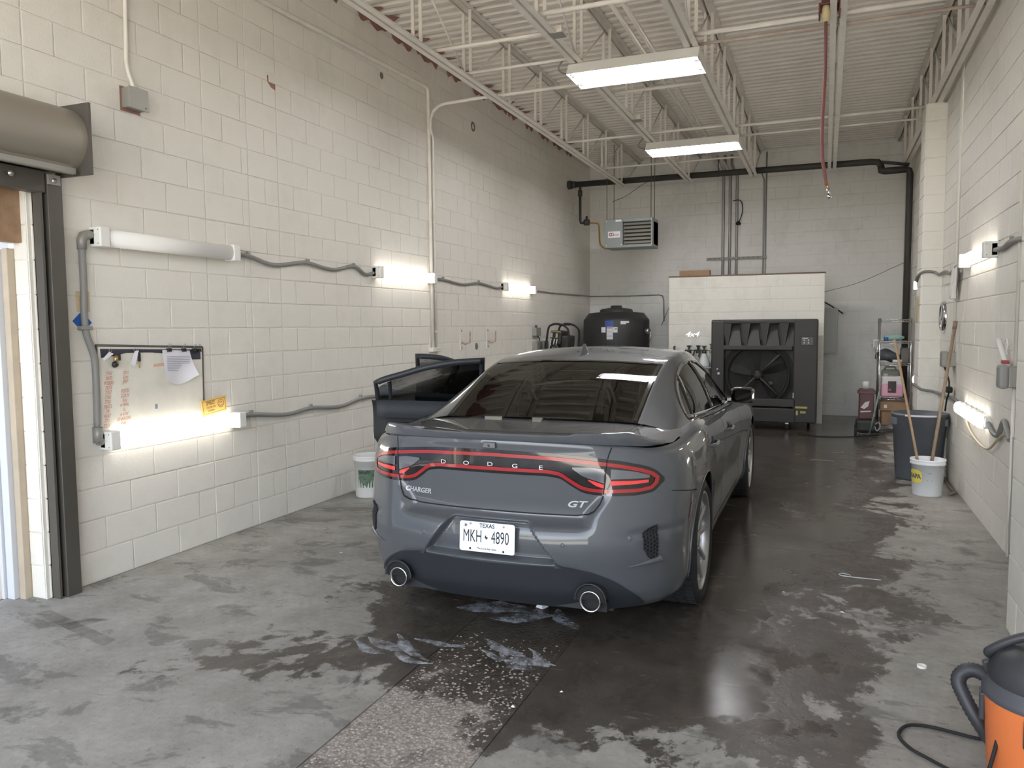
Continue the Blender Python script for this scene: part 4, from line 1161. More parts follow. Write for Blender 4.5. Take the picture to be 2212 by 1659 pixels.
k = MB(); lettering(k, 'NSF', 0.036, (-3.427, tc.y-tr-0.002+0.012, 1.562), (1, 0, 0), (0, 0, 1), bold=.001)
lettering(k, 'norwesco', 0.02, (-3.535, tc.y-tr-0.0045, 1.635), (1, 0, 0), (0, 0, 1)) if False else None
k.build('label_print', M_INK, t, recalc=False)
MB().cyl((-2.97, 13.72, 1.52), (-2.90, 13.70, 1.52), 0.05, 12).tube([(-2.92, 13.70, 1.52), (-2.88, 13.69, 1.5), (-2.87, 13.68, 1.4), (-2.9, 13.68, 1.3)], 0.012, 8).build('float_valve', M_STEEL, t)

# ------------------------------------------------------------------ engine pump on a steel stand by the left wall
t = thing('tool_stand', 'steel stand carrying the engine pump behind the car', 'stand', (-3.9, 11.75, 0))
MB().box(-4.22, -3.58, 11.5, 12.0, 1.06, 1.09, 0.004).build('top', M_GREYM, t)
for x in (-4.19, -3.61):
    for y in (11.53, 11.97):
        MB().box(x-0.02, x+0.02, y-0.02, y+0.02, 0, 1.062).build('leg', M_GREYM, t)
MB().box(-4.2, -3.6, 11.52, 11.98, 0.3, 0.32).build('lower_shelf', M_GREYM, t)
ep = Vector((-3.90, 11.75, 1.125))
t = thing('engine_pump', 'black framed engine pump with yellow trim by the left wall', 'pump', ep)
RT = Matrix.Translation(ep) @ Matrix.Rotation(R(-12), 4, 'Z') @ Matrix.Rotation(R(6), 4, 'Y')
for yy in (-0.17, 0.17):
    loop = [(-0.20, yy, 0.02), (-0.19, yy, 0.42), (-0.12, yy, 0.51), (0.0, yy, 0.53), (0.12, yy, 0.50), (0.19, yy, 0.40), (0.20, yy, 0.02)]
    MB().tube(smooth_path(loop, 5), 0.017, 8).xform(RT).build('frame_tube', M_RUBBER, t)
for z, x in ((0.02, -0.2), (0.02, 0.2), (0.52, 0.0)):
    MB().cyl((x, -0.17, z), (x, 0.17, z), 0.014, 8).xform(RT).build('cross_tube', M_RUBBER, t)
MB().box(-0.16, 0.04, -0.15, 0.12, 0.20, 0.42, 0.02).box(0.02, 0.16, -0.12, 0.12, 0.05, 0.36, 0.03).box(-0.16, 0.04, -0.1, 0.1, 0.03, 0.22, 0.01).xform(RT).build('engine_block', M_BLACKP, t)
MB().box(-0.15, 0.035, -0.153, -0.14, 0.395, 0.42, 0.002).xform(RT).build('yellow_trim', mat('dull_yellow', srgb(134, 128, 74), .6), t)
for x in (-0.145, -0.05):
    MB().box(x, x+0.035, -0.156, -0.15, 0.31, 0.38).xform(RT).build('outlet_plate', mat('button_pale', srgb(170, 170, 168)), t)
MB().lathe((-0.06, -0.17, 0.13), [(0.0, 0.0), (0.03, 0.0), (0.03, 0.006), (0.055, 0.006), (0.085, 0.02), (0.085, 0.06)], 20, axis='Y').xform(RT).build('starter_cover', M_BLACKP, t)
MB().box(-0.09, -0.03, -0.178, -0.17, 0.10, 0.16, 0.004).xform(RT).build('starter_badge', mat('badge_grey', srgb(120, 118, 112), .5), t)
for x in (-0.13, -0.07, -0.02):
    MB().tube([(x, -0.155, 0.29), (x+0.01, -0.175, 0.24), (x-0.005, -0.165, 0.2)], 0.007, 6).xform(RT).build('lead', M_WPLAST, t)
MB().cyl((0.12, -0.14, 0.06), (0.19, -0.16, 0.04), 0.018, 10).cyl((0.10, -0.15, 0.10), (0.14, -0.17, 0.02), 0.014, 10).xform(RT).build('fitting', M_CHROME, t)

# ------------------------------------------------------------------ shelf of sprayers on the partition
t = thing('wall_shelf', 'grey bracket shelf holding the sprayers on the partition', 'shelf', (-2.1, PY-0.1, 0.88))
MB().box(-2.5, -1.7, PY-0.30, PY-0.005, 0.895, 0.92, 0.003).build('board', M_GREYM, t)
for x in (-2.4, -1.8):
    MB().prism([(PY-0.005, 0.895), (PY-0.28, 0.895), (PY-0.005, 0.66)], x-0.01, x+0.01, 'YZ').build('bracket', M_GREYM, t)
def sprayer(x, y, lab, body, top, green, h=0.36, r=0.065, handle=True):
    z = 0.92
    t = thing('pump_sprayer', lab, 'sprayer', (x, y, z), 'sprayers on the shelf')
    MB().lathe((x, y, z), [(0, 0), (r, 0.0), (r+0.004, 0.02), (r, 0.06), (r*0.75, 0.15), (0.034, 0.215), (0.032, 0.235)], 22).build('bottle', body, t)
    MB().lathe((x, y, z), [(0.036, 0.222), (0.04, 0.225), (0.04, 0.262), (0.03, 0.27), (0, 0.27)], 18).build('collar', top, t)
    MB().box(x-0.06, x+0.05, y-0.014, y+0.014, z+0.265, z+0.285, 0.004).cyl((x+0.05, y, z+0.275), (x+0.10, y, z+0.273), 0.008, 8, r2=0.005).build('spray_head', top, t)
    if handle:
        MB().box(-0.013, 0.013, -0.012, 0.012, -0.12, 0.0, 0.004).xform(Matrix.Translation((x-0.055, y, z+0.28)) @ Matrix.Rotation(R(18), 4, 'Y')).build('trigger', top, t)
    MB().lathe((x, y, z), [(0.02, 0.27), (0.02, 0.31), (0.024, 0.33), (0.045, 0.342), (0.04, 0.352), (0, h)], 16).build('pump_knob', green, t)
M_HDPE = mat('hdpe', srgb(208, 210, 208), .5); M_GRN = mat('dark_green', srgb(62, 82, 74), .5); M_SBLK = mat('sprayer_black', srgb(52, 52, 48), .5)
t = thing('spray_bottle', 'clear spray bottle with black nozzle at the left of the shelf', 'bottle', (-2.40, PY-0.14, 0.92), 'sprayers on the shelf')
MB().lathe((-2.40, PY-0.14, 0.92), [(0, 0), (0.042, 0), (0.045, 0.02), (0.045, 0.16), (0.02, 0.24), (0.018, 0.26)], 18).build('bottle', M_HDPE, t)
MB().box(-2.415, -2.382, PY-0.155, PY-0.125, 1.175, 1.26, 0.008).box(-2.40, -2.375, PY-0.155, PY-0.125, 1.24, 1.27, 0.008).build('nozzle', M_SBLK, t)
sprayer(-2.145, PY-0.15, 'pump sprayer with dark green knob, left of the sprayer pair', M_HDPE, M_SBLK, M_GRN)
sprayer(-2.0, PY-0.09, 'pump sprayer with grey knob at the back of the shelf', mat('grey_hdpe', srgb(160, 160, 156), .5), M_SBLK, M_SBLK)
sprayer(-1.885, PY-0.21, 'white cone shaped pump sprayer in front on the shelf', mat('white_hdpe', srgb(222, 226, 226), .5), M_SBLK, M_GRN, h=0.345, r=0.085)
t = thing('spray_can_bottle', 'tall clear bottle with yellow collar at the right of the shelf', 'bottle', (-1.765, PY-0.10, 0.92), 'sprayers on the shelf')
MB().lathe((-1.765, PY-0.10, 0.92), [(0, 0), (0.045, 0), (0.045, 0.22), (0.04, 0.23)], 18).build('bottle', M_HDPE, t)
MB().lathe((-1.765, PY-0.10, 0.92), [(0.047, 0.225), (0.047, 0.262), (0.02, 0.265)], 18).build('collar', mat('ochre', srgb(160, 128, 72), .5), t)
MB().cyl((-1.765, PY-0.10, 1.18), (-1.765, PY-0.10, 1.22), 0.014, 10).prism([(-1.81, 1.30), (-1.775, 1.305), (-1.745, 1.27), (-1.76, 1.21), (-1.80, 1.21), (-1.79, 1.26)], PY-0.145, PY-0.115, 'XZ').build('nozzle', mat('nozzle_grey', srgb(92, 92, 90), .5), t)

# ------------------------------------------------------------------ wire rack with its load
RX0, RX1, RY0, RY1 = 0.75, 1.165, 12.62, 12.98
t = thing('wire_rack', 'chrome wire shelving rack in the back right corner', 'rack', ((RX0+RX1)/2, RY0, 0))
for x in (RX0, RX1):
    for y in (RY0, RY1):
        p = MB().cyl((x, y, 0.04), (x, y, 1.70), 0.0125, 10).build('post', M_CHROME, t)
        MB().lathe((x, y, 0), [(0, 0), (0.02, 0.0), (0.022, 0.03), (0.012, 0.045)], 10).build('foot', M_DARKM, p)
SZ = [0.11, 0.53, 1.035, 1.36, 1.675]
for z in SZ:
    s = MB()
    for dz in (0.0, 0.03):
        s.cyl((RX0, RY0, z+dz-0.03), (RX1, RY0, z+dz-0.03), 0.004, 6).cyl((RX0, RY1, z+dz-0.03), (RX1, RY1, z+dz-0.03), 0.004, 6)
        s.cyl((RX0, RY0, z+dz-0.03), (RX0, RY1, z+dz-0.03), 0.004, 6).cyl((RX1, RY0, z+dz-0.03), (RX1, RY1, z+dz-0.03), 0.004, 6)
    n = 9
    zz = [(RX0+(RX1-RX0)*k/n, RY0, z-0.03+(0.03 if k % 2 else 0)) for k in range(n+1)]
    s.tube(zz, 0.0025, 5)
    for k in range(1, 13):
        x = RX0+(RX1-RX0)*k/13
        s.cyl((x, RY0, z), (x, RY1, z), 0.0022, 5)
    s.build('wire_shelf', M_CHROME, t)
# things on the rack
t = thing('squeeze_bottle', 'teal bottle lying on the second rack shelf', 'bottle', (0.93, 12.8, 1.364), 'things on the rack')
MB().lathe((0.81, 12.76, 1.412), [(0, 0.0), (0.03, 0.0), (0.045, 0.03), (0.046, 0.18), (0.03, 0.24), (0.015, 0.27), (0, 0.275)], 18, axis='X').build('bottle', mat('teal_plastic', srgb(150, 186, 180), .4), t)
MB().lathe((0.835, 12.70, 1.366), [(0, 0), (0.03, 0), (0.03, 0.055), (0, 0.055)], 16).build('cap', mat('blue_cap', srgb(60, 104, 170), .4), t)
t = thing('spray_gun', 'metal spray gun hooked on the left of the rack', 'spray gun', (0.70, 12.68, 1.30), 'things on the rack')
MB().box(0.67, 0.76, 12.67, 12.69, 1.365, 1.385, 0.004).box(0.665, 0.68, 12.67, 12.69, 1.26, 1.385, 0.004).cyl((0.655, 12.68, 1.375), (0.64, 12.68, 1.375), 0.012, 8).cyl((0.655, 12.68, 1.30), (0.64, 12.68, 1.30), 0.012, 8).build('body', M_STEEL, t)
MB().tube([(0.68, 12.68, 1.28), (0.70, 12.66, 1.2), (0.72, 12.65, 1.1), (0.73, 12.64, 0.8)], 0.009, 6).build('hose', M_CONDUIT, t)
t = thing('tarp_bundle', 'dark folded tarp bundle on the third rack shelf', 'tarp', (0.90, 12.76, 1.04), 'things on the rack')
rows = []
for k in range(9):
    q = k/8
    row = []
    for i in range(20):
        a = 2*math.pi*i/20
        rr = (0.085+0.012*math.sin(3*a+k))*max(0.12, math.sin(math.pi*(0.06+0.88*q)))**0.5
        row.append((0.70+0.34*q, 12.76+rr*1.3*math.cos(a), 1.04+0.095+rr*1.05*math.sin(a)+0.02*math.sin(5*q)))
    rows.append(row)
MB().grid(rows, closed=True).build('folds', mat('tarp_dark', srgb(74, 76, 84), .6, noise=.3, nscale=25), t)
MB().box(1.045, 1.145, 12.68, 12.92, 1.04, 1.26, 0.006).build('grey_carton', mat('grey_carton', srgb(106, 103, 98), .8), label='dark grey carton behind the tarp on the third shelf', cat='box', group='things on the rack')
t = thing('paint_can', 'small white can lying at the front of the third shelf', 'can', (0.99, 12.65, 1.04), 'things on the rack')
MB().cyl((0.93, 12.655, 1.065), (1.05, 12.655, 1.065), 0.026, 16).build('can', mat('can_white', srgb(210, 210, 206), .35), t)
MB().cyl((1.045, 12.655, 1.065), (1.058, 12.655, 1.065), 0.022, 14).build('cap', M_STEEL, t)
t = thing('jerry_can', 'dull green jug behind the pink jug on the rack', 'jug', (0.92, 12.9, 0.535), 'things on the rack')
MB().box(0.80, 1.05, 12.86, 12.98, 0.535, 0.93, 0.03).build('body', mat('dull_green', srgb(130, 134, 122), .6), t)
MB().tube([(0.84, 12.92, 0.92), (0.86, 12.92, 0.97), (0.98, 12.92, 0.97), (1.0, 12.92, 0.92)], 0.014, 8).build('handle', mat('dull_green', srgb(130, 134, 122)), t)
t = thing('pink_jug', 'clear jug half full of pink liquid with a black label on the rack', 'jug', (0.92, 12.72, 0.535), 'things on the rack')
MB().box(0.785, 1.085, 12.64, 12.84, 0.535, 0.73, 0.025).build('liquid_part', mat('pink_liquid', srgb(214, 160, 184), .35), t)
MB().box(0.787, 1.083, 12.642, 12.838, 0.70, 0.845, 0.03).cyl((0.85, 12.74, 0.84), (0.85, 12.74, 0.875), 0.03, 14).build('body', mat('jug_clear', srgb(206, 200, 200), .4), t)
lb = MB().box(0.875, 0.985, 12.634, 12.641, 0.60, 0.77).build('label_plate', mat('label_black', srgb(58, 50, 52), .6), t)
MB().lathe((0.90, 12.634, 0.645), [(0, -0.002), (0.02, -0.002)], 12, axis='Y').build('label_logo', mat('ink_red2', srgb(170, 90, 84), .6), lb)
for i, (z0, z1, d, lab) in enumerate(((0.33, 0.47, 0.0, 'upper cardboard box on the bottom rack shelf'), (0.12, 0.32, 0.02, 'lower cardboard box on the bottom rack shelf'))):
    t = thing('cardboard_box', lab, 'box', (0.95, 12.8, z0), 'things on the rack')
    MB().box(0.78+d, 1.13-d, 12.65, 12.95, z0, z1, 0.004).build('carton', mat('cardboard', srgb(158, 128, 100), .8, noise=.12, nscale=10), t)
    MB().box(0.80+d, 1.12-d, 12.648, 12.651, z1-0.012, z1-0.006).build('tape', mat('tape', srgb(120, 94, 74), .5), t)
    if i == 0:
        MB().box(0.83, 0.87, 12.646, 12.65, z0+0.04, z0+0.09).build('shipping_label', M_PAPER, t)
MB().box(0.80, 1.12, 12.66, 12.95, 0.47, 0.495, 0.004).build('folded_carton', mat('dark_cardboard', srgb(104, 88, 76), .8), label='flat dark carton on top of the cardboard boxes', cat='box', group='things on the rack')
# beside the rack
t = thing('maroon_drum', 'maroon plastic container with white emblem left of the rack', 'container', (0.58, 12.42, 0.23), 'things beside the rack')
MB().box(0.48, 0.68, 12.32, 12.52, 0.233, 0.67, 0.015).box(0.46, 0.70, 12.31, 12.53, 0.60, 0.645, 0.006).build('body', mat('maroon', srgb(86, 58, 60), .6), t)
MB().add([(0.50, 12.318, 0.40), (0.56, 12.318, 0.48), (0.62, 12.318, 0.50), (0.60, 12.318, 0.42), (0.55, 12.318, 0.38)], [(0, 1, 2, 3, 4)]).add([(0.50, 12.318, 0.33), (0.64, 12.318, 0.34), (0.64, 12.318, 0.36), (0.50, 12.318, 0.35)], [(0, 1, 2, 3)]).build('emblem', mat('pale_print', srgb(196, 190, 188), .7), t)
t = thing('bottle_cap_jar', 'white jar standing on the maroon container', 'jar', (0.57, 12.42, 0.67), 'things beside the rack')
MB().lathe((0.57, 12.42, 0.67), [(0, 0), (0.05, 0), (0.052, 0.09), (0.04, 0.11), (0, 0.115)], 18).build('jar', mat('jar_white', srgb(196, 194, 192), .5), t)
t = thing('wash_base', 'low black pressure washer base under the maroon container', 'pressure washer', (0.60, 12.42, 0), 'things beside the rack')
MB().box(0.44, 0.74, 12.26, 12.58, 0.03, 0.23, 0.05).build('base', M_BLACKP, t)
for y in (12.32, 12.52):
    MB().cyl((0.43, y, 0.06), (0.46, y, 0.06), 0.06, 18).build('wheel', M_RUBBER, t)
MB().tube(smooth_path([(0.70, 12.25, 0.17), (0.74, 12.22, 0.20), (0.76, 12.22, 0.14), (0.72, 12.23, 0.08), (0.69, 12.25, 0.14)], 5), 0.009, 6).build('hose_loop', mat('pale_hose', srgb(150, 156, 152), .5), t)
MB().cyl((0.62, 12.215, 0.02), (0.745, 12.295, 0.66), 0.012, 8).build('spray_lance', mat('greenish_lance', srgb(120, 134, 126), .5), label='greenish spray lance leaning by the rack', cat='lance')
MB().tube(smooth_path([(-0.35, 12.1, 0.008), (0.0, 11.9, 0.008), (0.35, 12.0, 0.008), (0.55, 12.15, 0.008), (0.75, 12.3, 0.008)], 8), 0.007, 6).build('floor_hose', M_RUBBER, label='thin black hose on the floor before the cooler', cat='hose')

# ------------------------------------------------------------------ bins, bucket and mop handles
tc2 = Vector((0.93, 9.02, 0))
t = thing('trash_can', 'big round grey trash can behind the white bucket', 'trash can', tc2)
M_BIN = mat('bin_grey', srgb(96, 100, 106), .5, noise=.08, nscale=5)
MB().lathe(tc2, [(0, 0.005), (0.205, 0.0), (0.215, 0.02), (0.252, 0.56), (0.262, 0.565), (0.262, 0.665), (0.268, 0.668), (0.268, 0.692), (0.255, 0.692), (0.245, 0.56), (0.205, 0.03), (0, 0.025)], 40).build('shell', M_BIN, t)
for a in (R(200), R(340)):
    c = tc2+Vector((0.262*math.cos(a), 0.262*math.sin(a), 0.60))
    MB().box(-0.06, 0.06, -0.02, 0.025, -0.03, 0.045, 0.008).xform(Matrix.Translation(c) @ Matrix.Rotation(a+math.pi/2, 4, 'Z')).build('handle', M_BIN, t)
MB().lathe(tc2, [(0.2685, 0.672), (0.2695, 0.68), (0.2685, 0.69)], 30, a0=R(235), a1=R(300)).build('paint_streak', M_PAPER, t)
MB().lathe(tc2, [(0.226, 0.24), (0.2285, 0.30)], 6, a0=R(262), a1=R(272)).build('splash', mat('splash', srgb(140, 138, 134), .7), t)

def bucket(name, label, c, rt, rb, h, m):
    t = thing(name, label, 'bucket', c)
    MB().lathe(c, [(0, 0.004), (rb, 0.0), (rb+0.003, 0.01), (rt-0.012, h-0.05), (rt, h-0.05), (rt, h-0.035), (rt-0.006, h-0.03), (rt+0.002, h-0.012), (rt, h), (rt-0.008, h), (rb-0.004, 0.012), (0, 0.012)], 36).build('pail', m, t)
    return t
M_PAIL = mat('pail_white', srgb(228, 231, 234), .4)
bc = Vector((0.925, 8.18, 0))
t = bucket('white_bucket', 'white bucket holding two mop handles before the trash can', bc, 0.153, 0.124, 0.345, M_PAIL)
def on_pail(c, a0, a1, z0, z1, rt, rb, h, d=0.002, n=8):
    rows = []
    for z in (z0, z1):
        r = rb+(rt-0.012-rb)*z/(h-0.05)+d
        rows.append([(c.x+r*math.cos(a0+(a1-a0)*k/n), c.y+r*math.sin(a0+(a1-a0)*k/n), z) for k in range(n+1)])
    return rows
# round yellow emblem with blue letters, turned towards the left
ca, cz = R(213), 0.185
mm = MB()
def pailpt(u, v, d):
    z = cz+v
    r = 0.124+(0.141-0.124)*z/0.295+d
    a = ca+u/r
    return Vector((bc.x+r*math.cos(a), bc.y+r*math.sin(a), z))
ring = [pailpt(0.062*math.cos(q)*1.1, 0.065*math.sin(q), 0.0025) for q in [math.pi/3*k+0.0 for k in range(6)]]
cen = pailpt(0, 0, 0.004)
rows = [[pailpt(0.075*u, 0.065*v*(1-0.35*abs(u)**3), 0.0025) for u in [-1+0.2*k for k in range(11)]] for v in (-1, -0.5, 0, 0.5, 1)]
mm.grid(rows)
e_ = mm.build('yellow_emblem', mat('emblem_yellow', srgb(232, 216, 96), .5), t)
k = MB(); vs, fs = text_mesh('NAPA', 0.062, space=0.95, bold=0.001)
k.add([pailpt(p.x*0.85, p.y, 0.0045) for p in vs], fs)
k.build('blue_lettering', mat('emblem_blue', srgb(44, 58, 128), .5), e_, recalc=False)
ca, cz = R(272), 0.20
for u0, u1, v0, v1 in ((-0.018, 0.018, 0.02, 0.023), (-0.022, 0.022, -0.045, -0.042)):
    MB().grid([[pailpt(u0, v0, .002), pailpt(u1, v0, .002)], [pailpt(u0, v1, .002), pailpt(u1, v1, .002)]]).build('fine_print', M_INK, t)
MB().tube([(bc.x+0.155*math.cos(a), bc.y+0.155*math.sin(a)*0.98, 0.30-0.05*math.sin((a-R(300))/R(150)*math.pi)) for a in [R(300+15*k) for k in range(11)]], 0.003, 6).build('bail', M_STEEL, t)
t = thing('mop_handle', 'wooden mop handle leaning left in the white bucket', 'mop handle', (0.88, 8.17, 0.02), 'mop handles')
MB().cyl((0.895, 8.16, 0.02), (0.655, 8.72, 1.46), 0.0125, 10).build('pole', mat('mop_wood', srgb(166, 138, 108), .6, noise=.15, nscale=20), t)
t = thing('mop_handle', 'thicker wooden mop handle leaning right against the wall', 'mop handle', (0.93, 8.2, 0.02), 'mop handles')
MB().cyl((0.925, 8.2, 0.02), (1.168, 8.58, 1.62), 0.016, 10).build('pole', mat('mop_wood2', srgb(148, 128, 108), .6, noise=.2, nscale=20), t)
MB().cyl((1.158, 8.566, 1.56), (1.17, 8.583, 1.635), 0.019, 12).build('grip', mat('mop_grip', srgb(122, 104, 90), .6), t)
bl_ = Vector((-4.06, 6.33, 0))
t = bucket('white_bucket', 'white bucket with a green label behind the left of the car', bl_, 0.152, 0.128, 0.40, mat('pail_worn', srgb(218, 217, 213), .45))
rows = []
MB().grid(on_pail(bl_, R(255), R(350), 0.10, 0.27, 0.152, 0.128, 0.40)).build('label_wrap', mat('label_green', srgb(96, 118, 98), .6, noise=.6, nscale=30), t)
k = MB(); lettering(k, 'wash', 0.05, (bl_.x+0.03, bl_.y-0.1425, 0.25), (1, 0.15, 0), (0, 0, 1), shear=.2)
k.build('label_lettering', M_INK, t, recalc=False)

# ------------------------------------------------------------------ right wall fittings
t = thing('wall_clock', 'round silver rimmed wall clock beside the pilaster', 'clock', (WR, 9.62, 1.52))
MB().lathe((WR, 9.62, 1.69), [(0.17, 0.0), (0.172, -0.03), (0.155, -0.042), (0.148, -0.028)], 36, axis='X').build('rim', M_CHROME, t)
MB().lathe((WR, 9.62, 1.69), [(0.0, -0.026), (0.15, -0.026)], 32, axis='X').build('face', mat('clock_face', srgb(216, 217, 214), .4), t)
for a, l in ((R(100), 0.11), (R(-30), 0.08)):
    MB().cyl((WR-0.03, 9.62, 1.69), (WR-0.03, 9.62+l*math.cos(a), 1.69+l*math.sin(a)), 0.003, 6).build('hand', M_RUBBER, t)
t = thing('rag', 'white rag hanging from the cable near the pilaster', 'rag', (WR-0.05, 8.75, 1.84))
rows = []
for k in range(12):
    v = k/11
    row = []
    for i in range(13):
        u = i/12-0.5
        w_ = 0.22*(1-0.55*v)+0.03*math.sin(v*5)
        row.append((WR-0.055+0.02*math.sin(u*14+v*2)*(0.4+v)-0.01*v, 8.62+u*w_*1.6+0.06*v, 2.155-0.31*v-0.02*math.cos(u*9)))
    rows.append(row)
MB().grid(rows).build('cloth', mat('rag_white', srgb(222, 219, 214), .9), t)
def rbox(y0, y1, z0, z1, dep, lab, cover=True):
    t = thing('outlet_box', lab, 'outlet', (WR, (y0+y1)/2, z0))
    MB().box(WR-dep*0.55, WR, y0, y1, z0, z1, 0.006).build('body', M_GREYM, t)
    MB().box(WR-dep, WR-dep*0.5, y0+0.01, y1-0.01, z0-0.01, z1+0.012, 0.02).build('weather_cover', mat('cover_grey', srgb(146, 146, 142), .5), t)
    return t
a1_ = rbox(8.72, 8.90, 1.19, 1.33, 0.13, 'grey weatherproof outlet on the wall behind the mop handle')
MB().cyl((WR-0.02, 8.8, 1.32), (WR-0.02, 8.8, DECK-0.02), 0.011, 8).build('feed_conduit', M_WALL, a1_)
a2_ = rbox(6.02, 6.16, 1.185, 1.325, 0.12, 'grey weatherproof outlet on the right wall near the pier')
MB().cyl((WR-0.02, 6.09, 0.02), (WR-0.02, 6.09, 1.19), 0.012, 8).cyl((WR-0.02, 6.09, 1.32), (WR-0.02, 6.09, DECK-0.02), 0.012, 8).build('feed_conduit', M_WALL, a2_)
t = thing('caulking_gun', 'white caulking gun standing on the near outlet box', 'caulking gun', (WR-0.06, 6.2, 1.33))
MB().cyl((WR-0.045, 6.28, 1.345), (WR-0.06, 6.42, 1.50), 0.018, 12).build('tube', M_WPLAST, t)
MB().tube([(WR-0.05, 6.25, 1.50), (WR-0.05, 6.20, 1.505), (WR-0.05, 6.18, 1.47), (WR-0.05, 6.22, 1.43), (WR-0.05, 6.2, 1.40)], 0.007, 6).build('trigger', M_WPLAST, t)
MB().box(WR-0.07, WR-0.03, 6.2, 6.28, 1.335, 1.36, 0.006).build('grip', mat('grip_red', srgb(170, 80, 76), .5), t)
cable('flexible_conduit', 'grey conduit from the near end of the upper right light', [(WR-0.03, 6.86, 2.17), (WR-0.03, 6.55, 2.16), (WR-0.03, 6.3, 2.18), (WR-0.03, 5.8, 2.16), (WR-0.03, 5.0, 2.17)], 0.018, M_CONDUIT, clips=[(WR-0.03, 6.3, 2.18)], group='grey conduits on the right wall')
cable('flexible_conduit', 'grey conduit from the upper right light round the pilaster', [(WR-0.03, 8.1, 2.17), (WR-0.03, 8.7, 2.17), (WR-0.03, 9.1, 2.13), (WR-0.03, 9.5, 2.17), (WR-0.05, 9.8, 2.16), (1.12, 9.87, 2.19), (1.03, 9.87, 2.20), (0.975, 9.95, 2.17), (0.975, 10.2, 2.12), (1.05, 10.5, 2.12), (1.14, 10.76, 2.13)], 0.016, M_CONDUIT, group='grey conduits on the right wall')
cable('flexible_conduit', 'grey kinked conduit from the near end of the lower right light', [(WR-0.03, 6.88, 0.85), (WR-0.03, 6.7, 0.8), (WR-0.03, 6.5, 0.80), (WR-0.03, 6.4, 0.87), (WR-0.03, 6.31, 0.93), (WR-0.03, 6.2, 0.87), (WR-0.03, 6.11, 0.82)], 0.018, M_CONDUIT, group='grey conduits on the right wall')
cable('flexible_conduit', 'grey conduit round the foot of the pilaster to the lower light', [(WR-0.03, 8.13, 0.85), (WR-0.03, 8.6, 0.88), (WR-0.03, 9.3, 0.86), (WR-0.05, 9.8, 0.85), (1.12, 9.87, 0.855), (1.03, 9.87, 0.87), (0.975, 9.95, 0.91), (0.98, 10.25, 0.90), (1.1, 10.62, 0.86)], 0.016, M_CONDUIT, group='grey conduits on the right wall')
cable('drop_cord', 'thin yellowish cord sagging below the lower right light', [(WR-0.03, 7.95, 0.79), (WR-0.03, 7.66, 0.69), (WR-0.03, 7.21, 0.64), (WR-0.03, 6.82, 0.655), (WR-0.03, 6.5, 0.77), (WR-0.03, 6.28, 0.84), (WR-0.03, 6.12, 0.83)], 0.009, mat('cream_cord', srgb(190, 176, 150), .6), cat='cord')
cable('plug_cord', 'black plugged cord hanging behind the right mop handle', [(WR-0.1, 8.76, 1.19), (WR-0.06, 8.74, 1.05), (WR-0.06, 8.72, 0.98), (WR-0.05, 8.78, 0.93), (WR-0.05, 8.92, 0.84), (WR-0.05, 9.0, 0.72)], 0.008, M_RUBBER, cat='cord')
MB().box(WR-0.09, WR-0.03, 8.68, 8.78, 0.93, 0.99, 0.012).build('plug', M_RUBBER, bpy.data.objects['plug_cord'])
MB().tube([(WR-0.04, 8.85, 0.02), (WR-0.05, 8.5, 0.02), (WR-0.04, 8.25, 0.02), (WR-0.10, 8.16, 0.02)], 0.014, 8).build('floor_pipe', mat('rusty_pipe', srgb(120, 108, 98), .7), label='short bent pipe lying on the floor against the right wall', cat='pipe')
MB().tube([(WR-0.03, 5.98, 0.86), (WR-0.03, 5.96, 0.5), (WR-0.03, 5.99, 0.25), (WR-0.03, 5.95, 0.03)], 0.011, 8).build('earth_wire', mat('grey_wire', srgb(150, 148, 142), .6), label='grey wire running down the right wall to the floor', cat='wire')
MB().box(0.975, 0.995, 10.0, 10.12, 1.63, 1.93, 0.003).build('wall_tag', mat('tag_tan', srgb(178, 166, 132), .7), label='narrow tan tag on the side of the pilaster', cat='tag', origin=(0.99, 10.06, 1.63))

# ------------------------------------------------------------------ wet vacuum at the lower right
vc = Vector((0.725, 3.05, 0))
t = thing('shop_vacuum', 'orange and black wet vacuum at the lower right corner', 'vacuum', vc)
M_OR = mat('vac_orange', srgb(232, 128, 72), .45)
M_VB = mat('vac_black', srgb(58, 58, 62), .5, noise=.1, nscale=10)
MB().lathe(vc, [(0, 0.045), (0.15, 0.04), (0.165, 0.06), (0.183, 0.335), (0.187, 0.345)], 36).build('drum', M_OR, t)
MB().lathe(vc, [(0.188, 0.332), (0.191, 0.345), (0.188, 0.355), (0.178, 0.37), (0.168, 0.40)], 36).build('rim', mat('vac_grey', srgb(78, 79, 84), .5), t)
MB().lathe(vc, [(0.172, 0.39), (0.174, 0.42), (0.15, 0.48), (0.11, 0.51), (0, 0.522)], 32).build('motor_head', M_VB, t)
hn = [(vc.x-0.15, vc.y+0.06, 0.44), (vc.x-0.165, vc.y+0.02, 0.475), (vc.x-0.06, vc.y-0.01, 0.55), (vc.x+0.08, vc.y-0.02, 0.54), (vc.x+0.14, vc.y-0.02, 0.47)]
MB().tube(smooth_path(hn, 6), 0.016, 10).build('handle', M_VB, t)
MB().box(-0.016, 0.016, -0.012, 0.012, -0.055, 0.03, 0.006).xform(Matrix.Translation((0.565, 3.10, 0.40)) @ Matrix.Rotation(R(-20), 4, 'Y')).build('cord_hook', M_VB, t)
for a in (R(170), R(250)):
    c = vc+Vector((0.186*math.cos(a), 0.188*math.sin(a), 0.275))
    MB().box(-0.035, 0.035, -0.008, 0.012, -0.05, 0.05, 0.006).xform(Matrix.Translation(c) @ Matrix.Rotation(a+math.pi/2, 4, 'Z')).build('latch', M_VB, t)
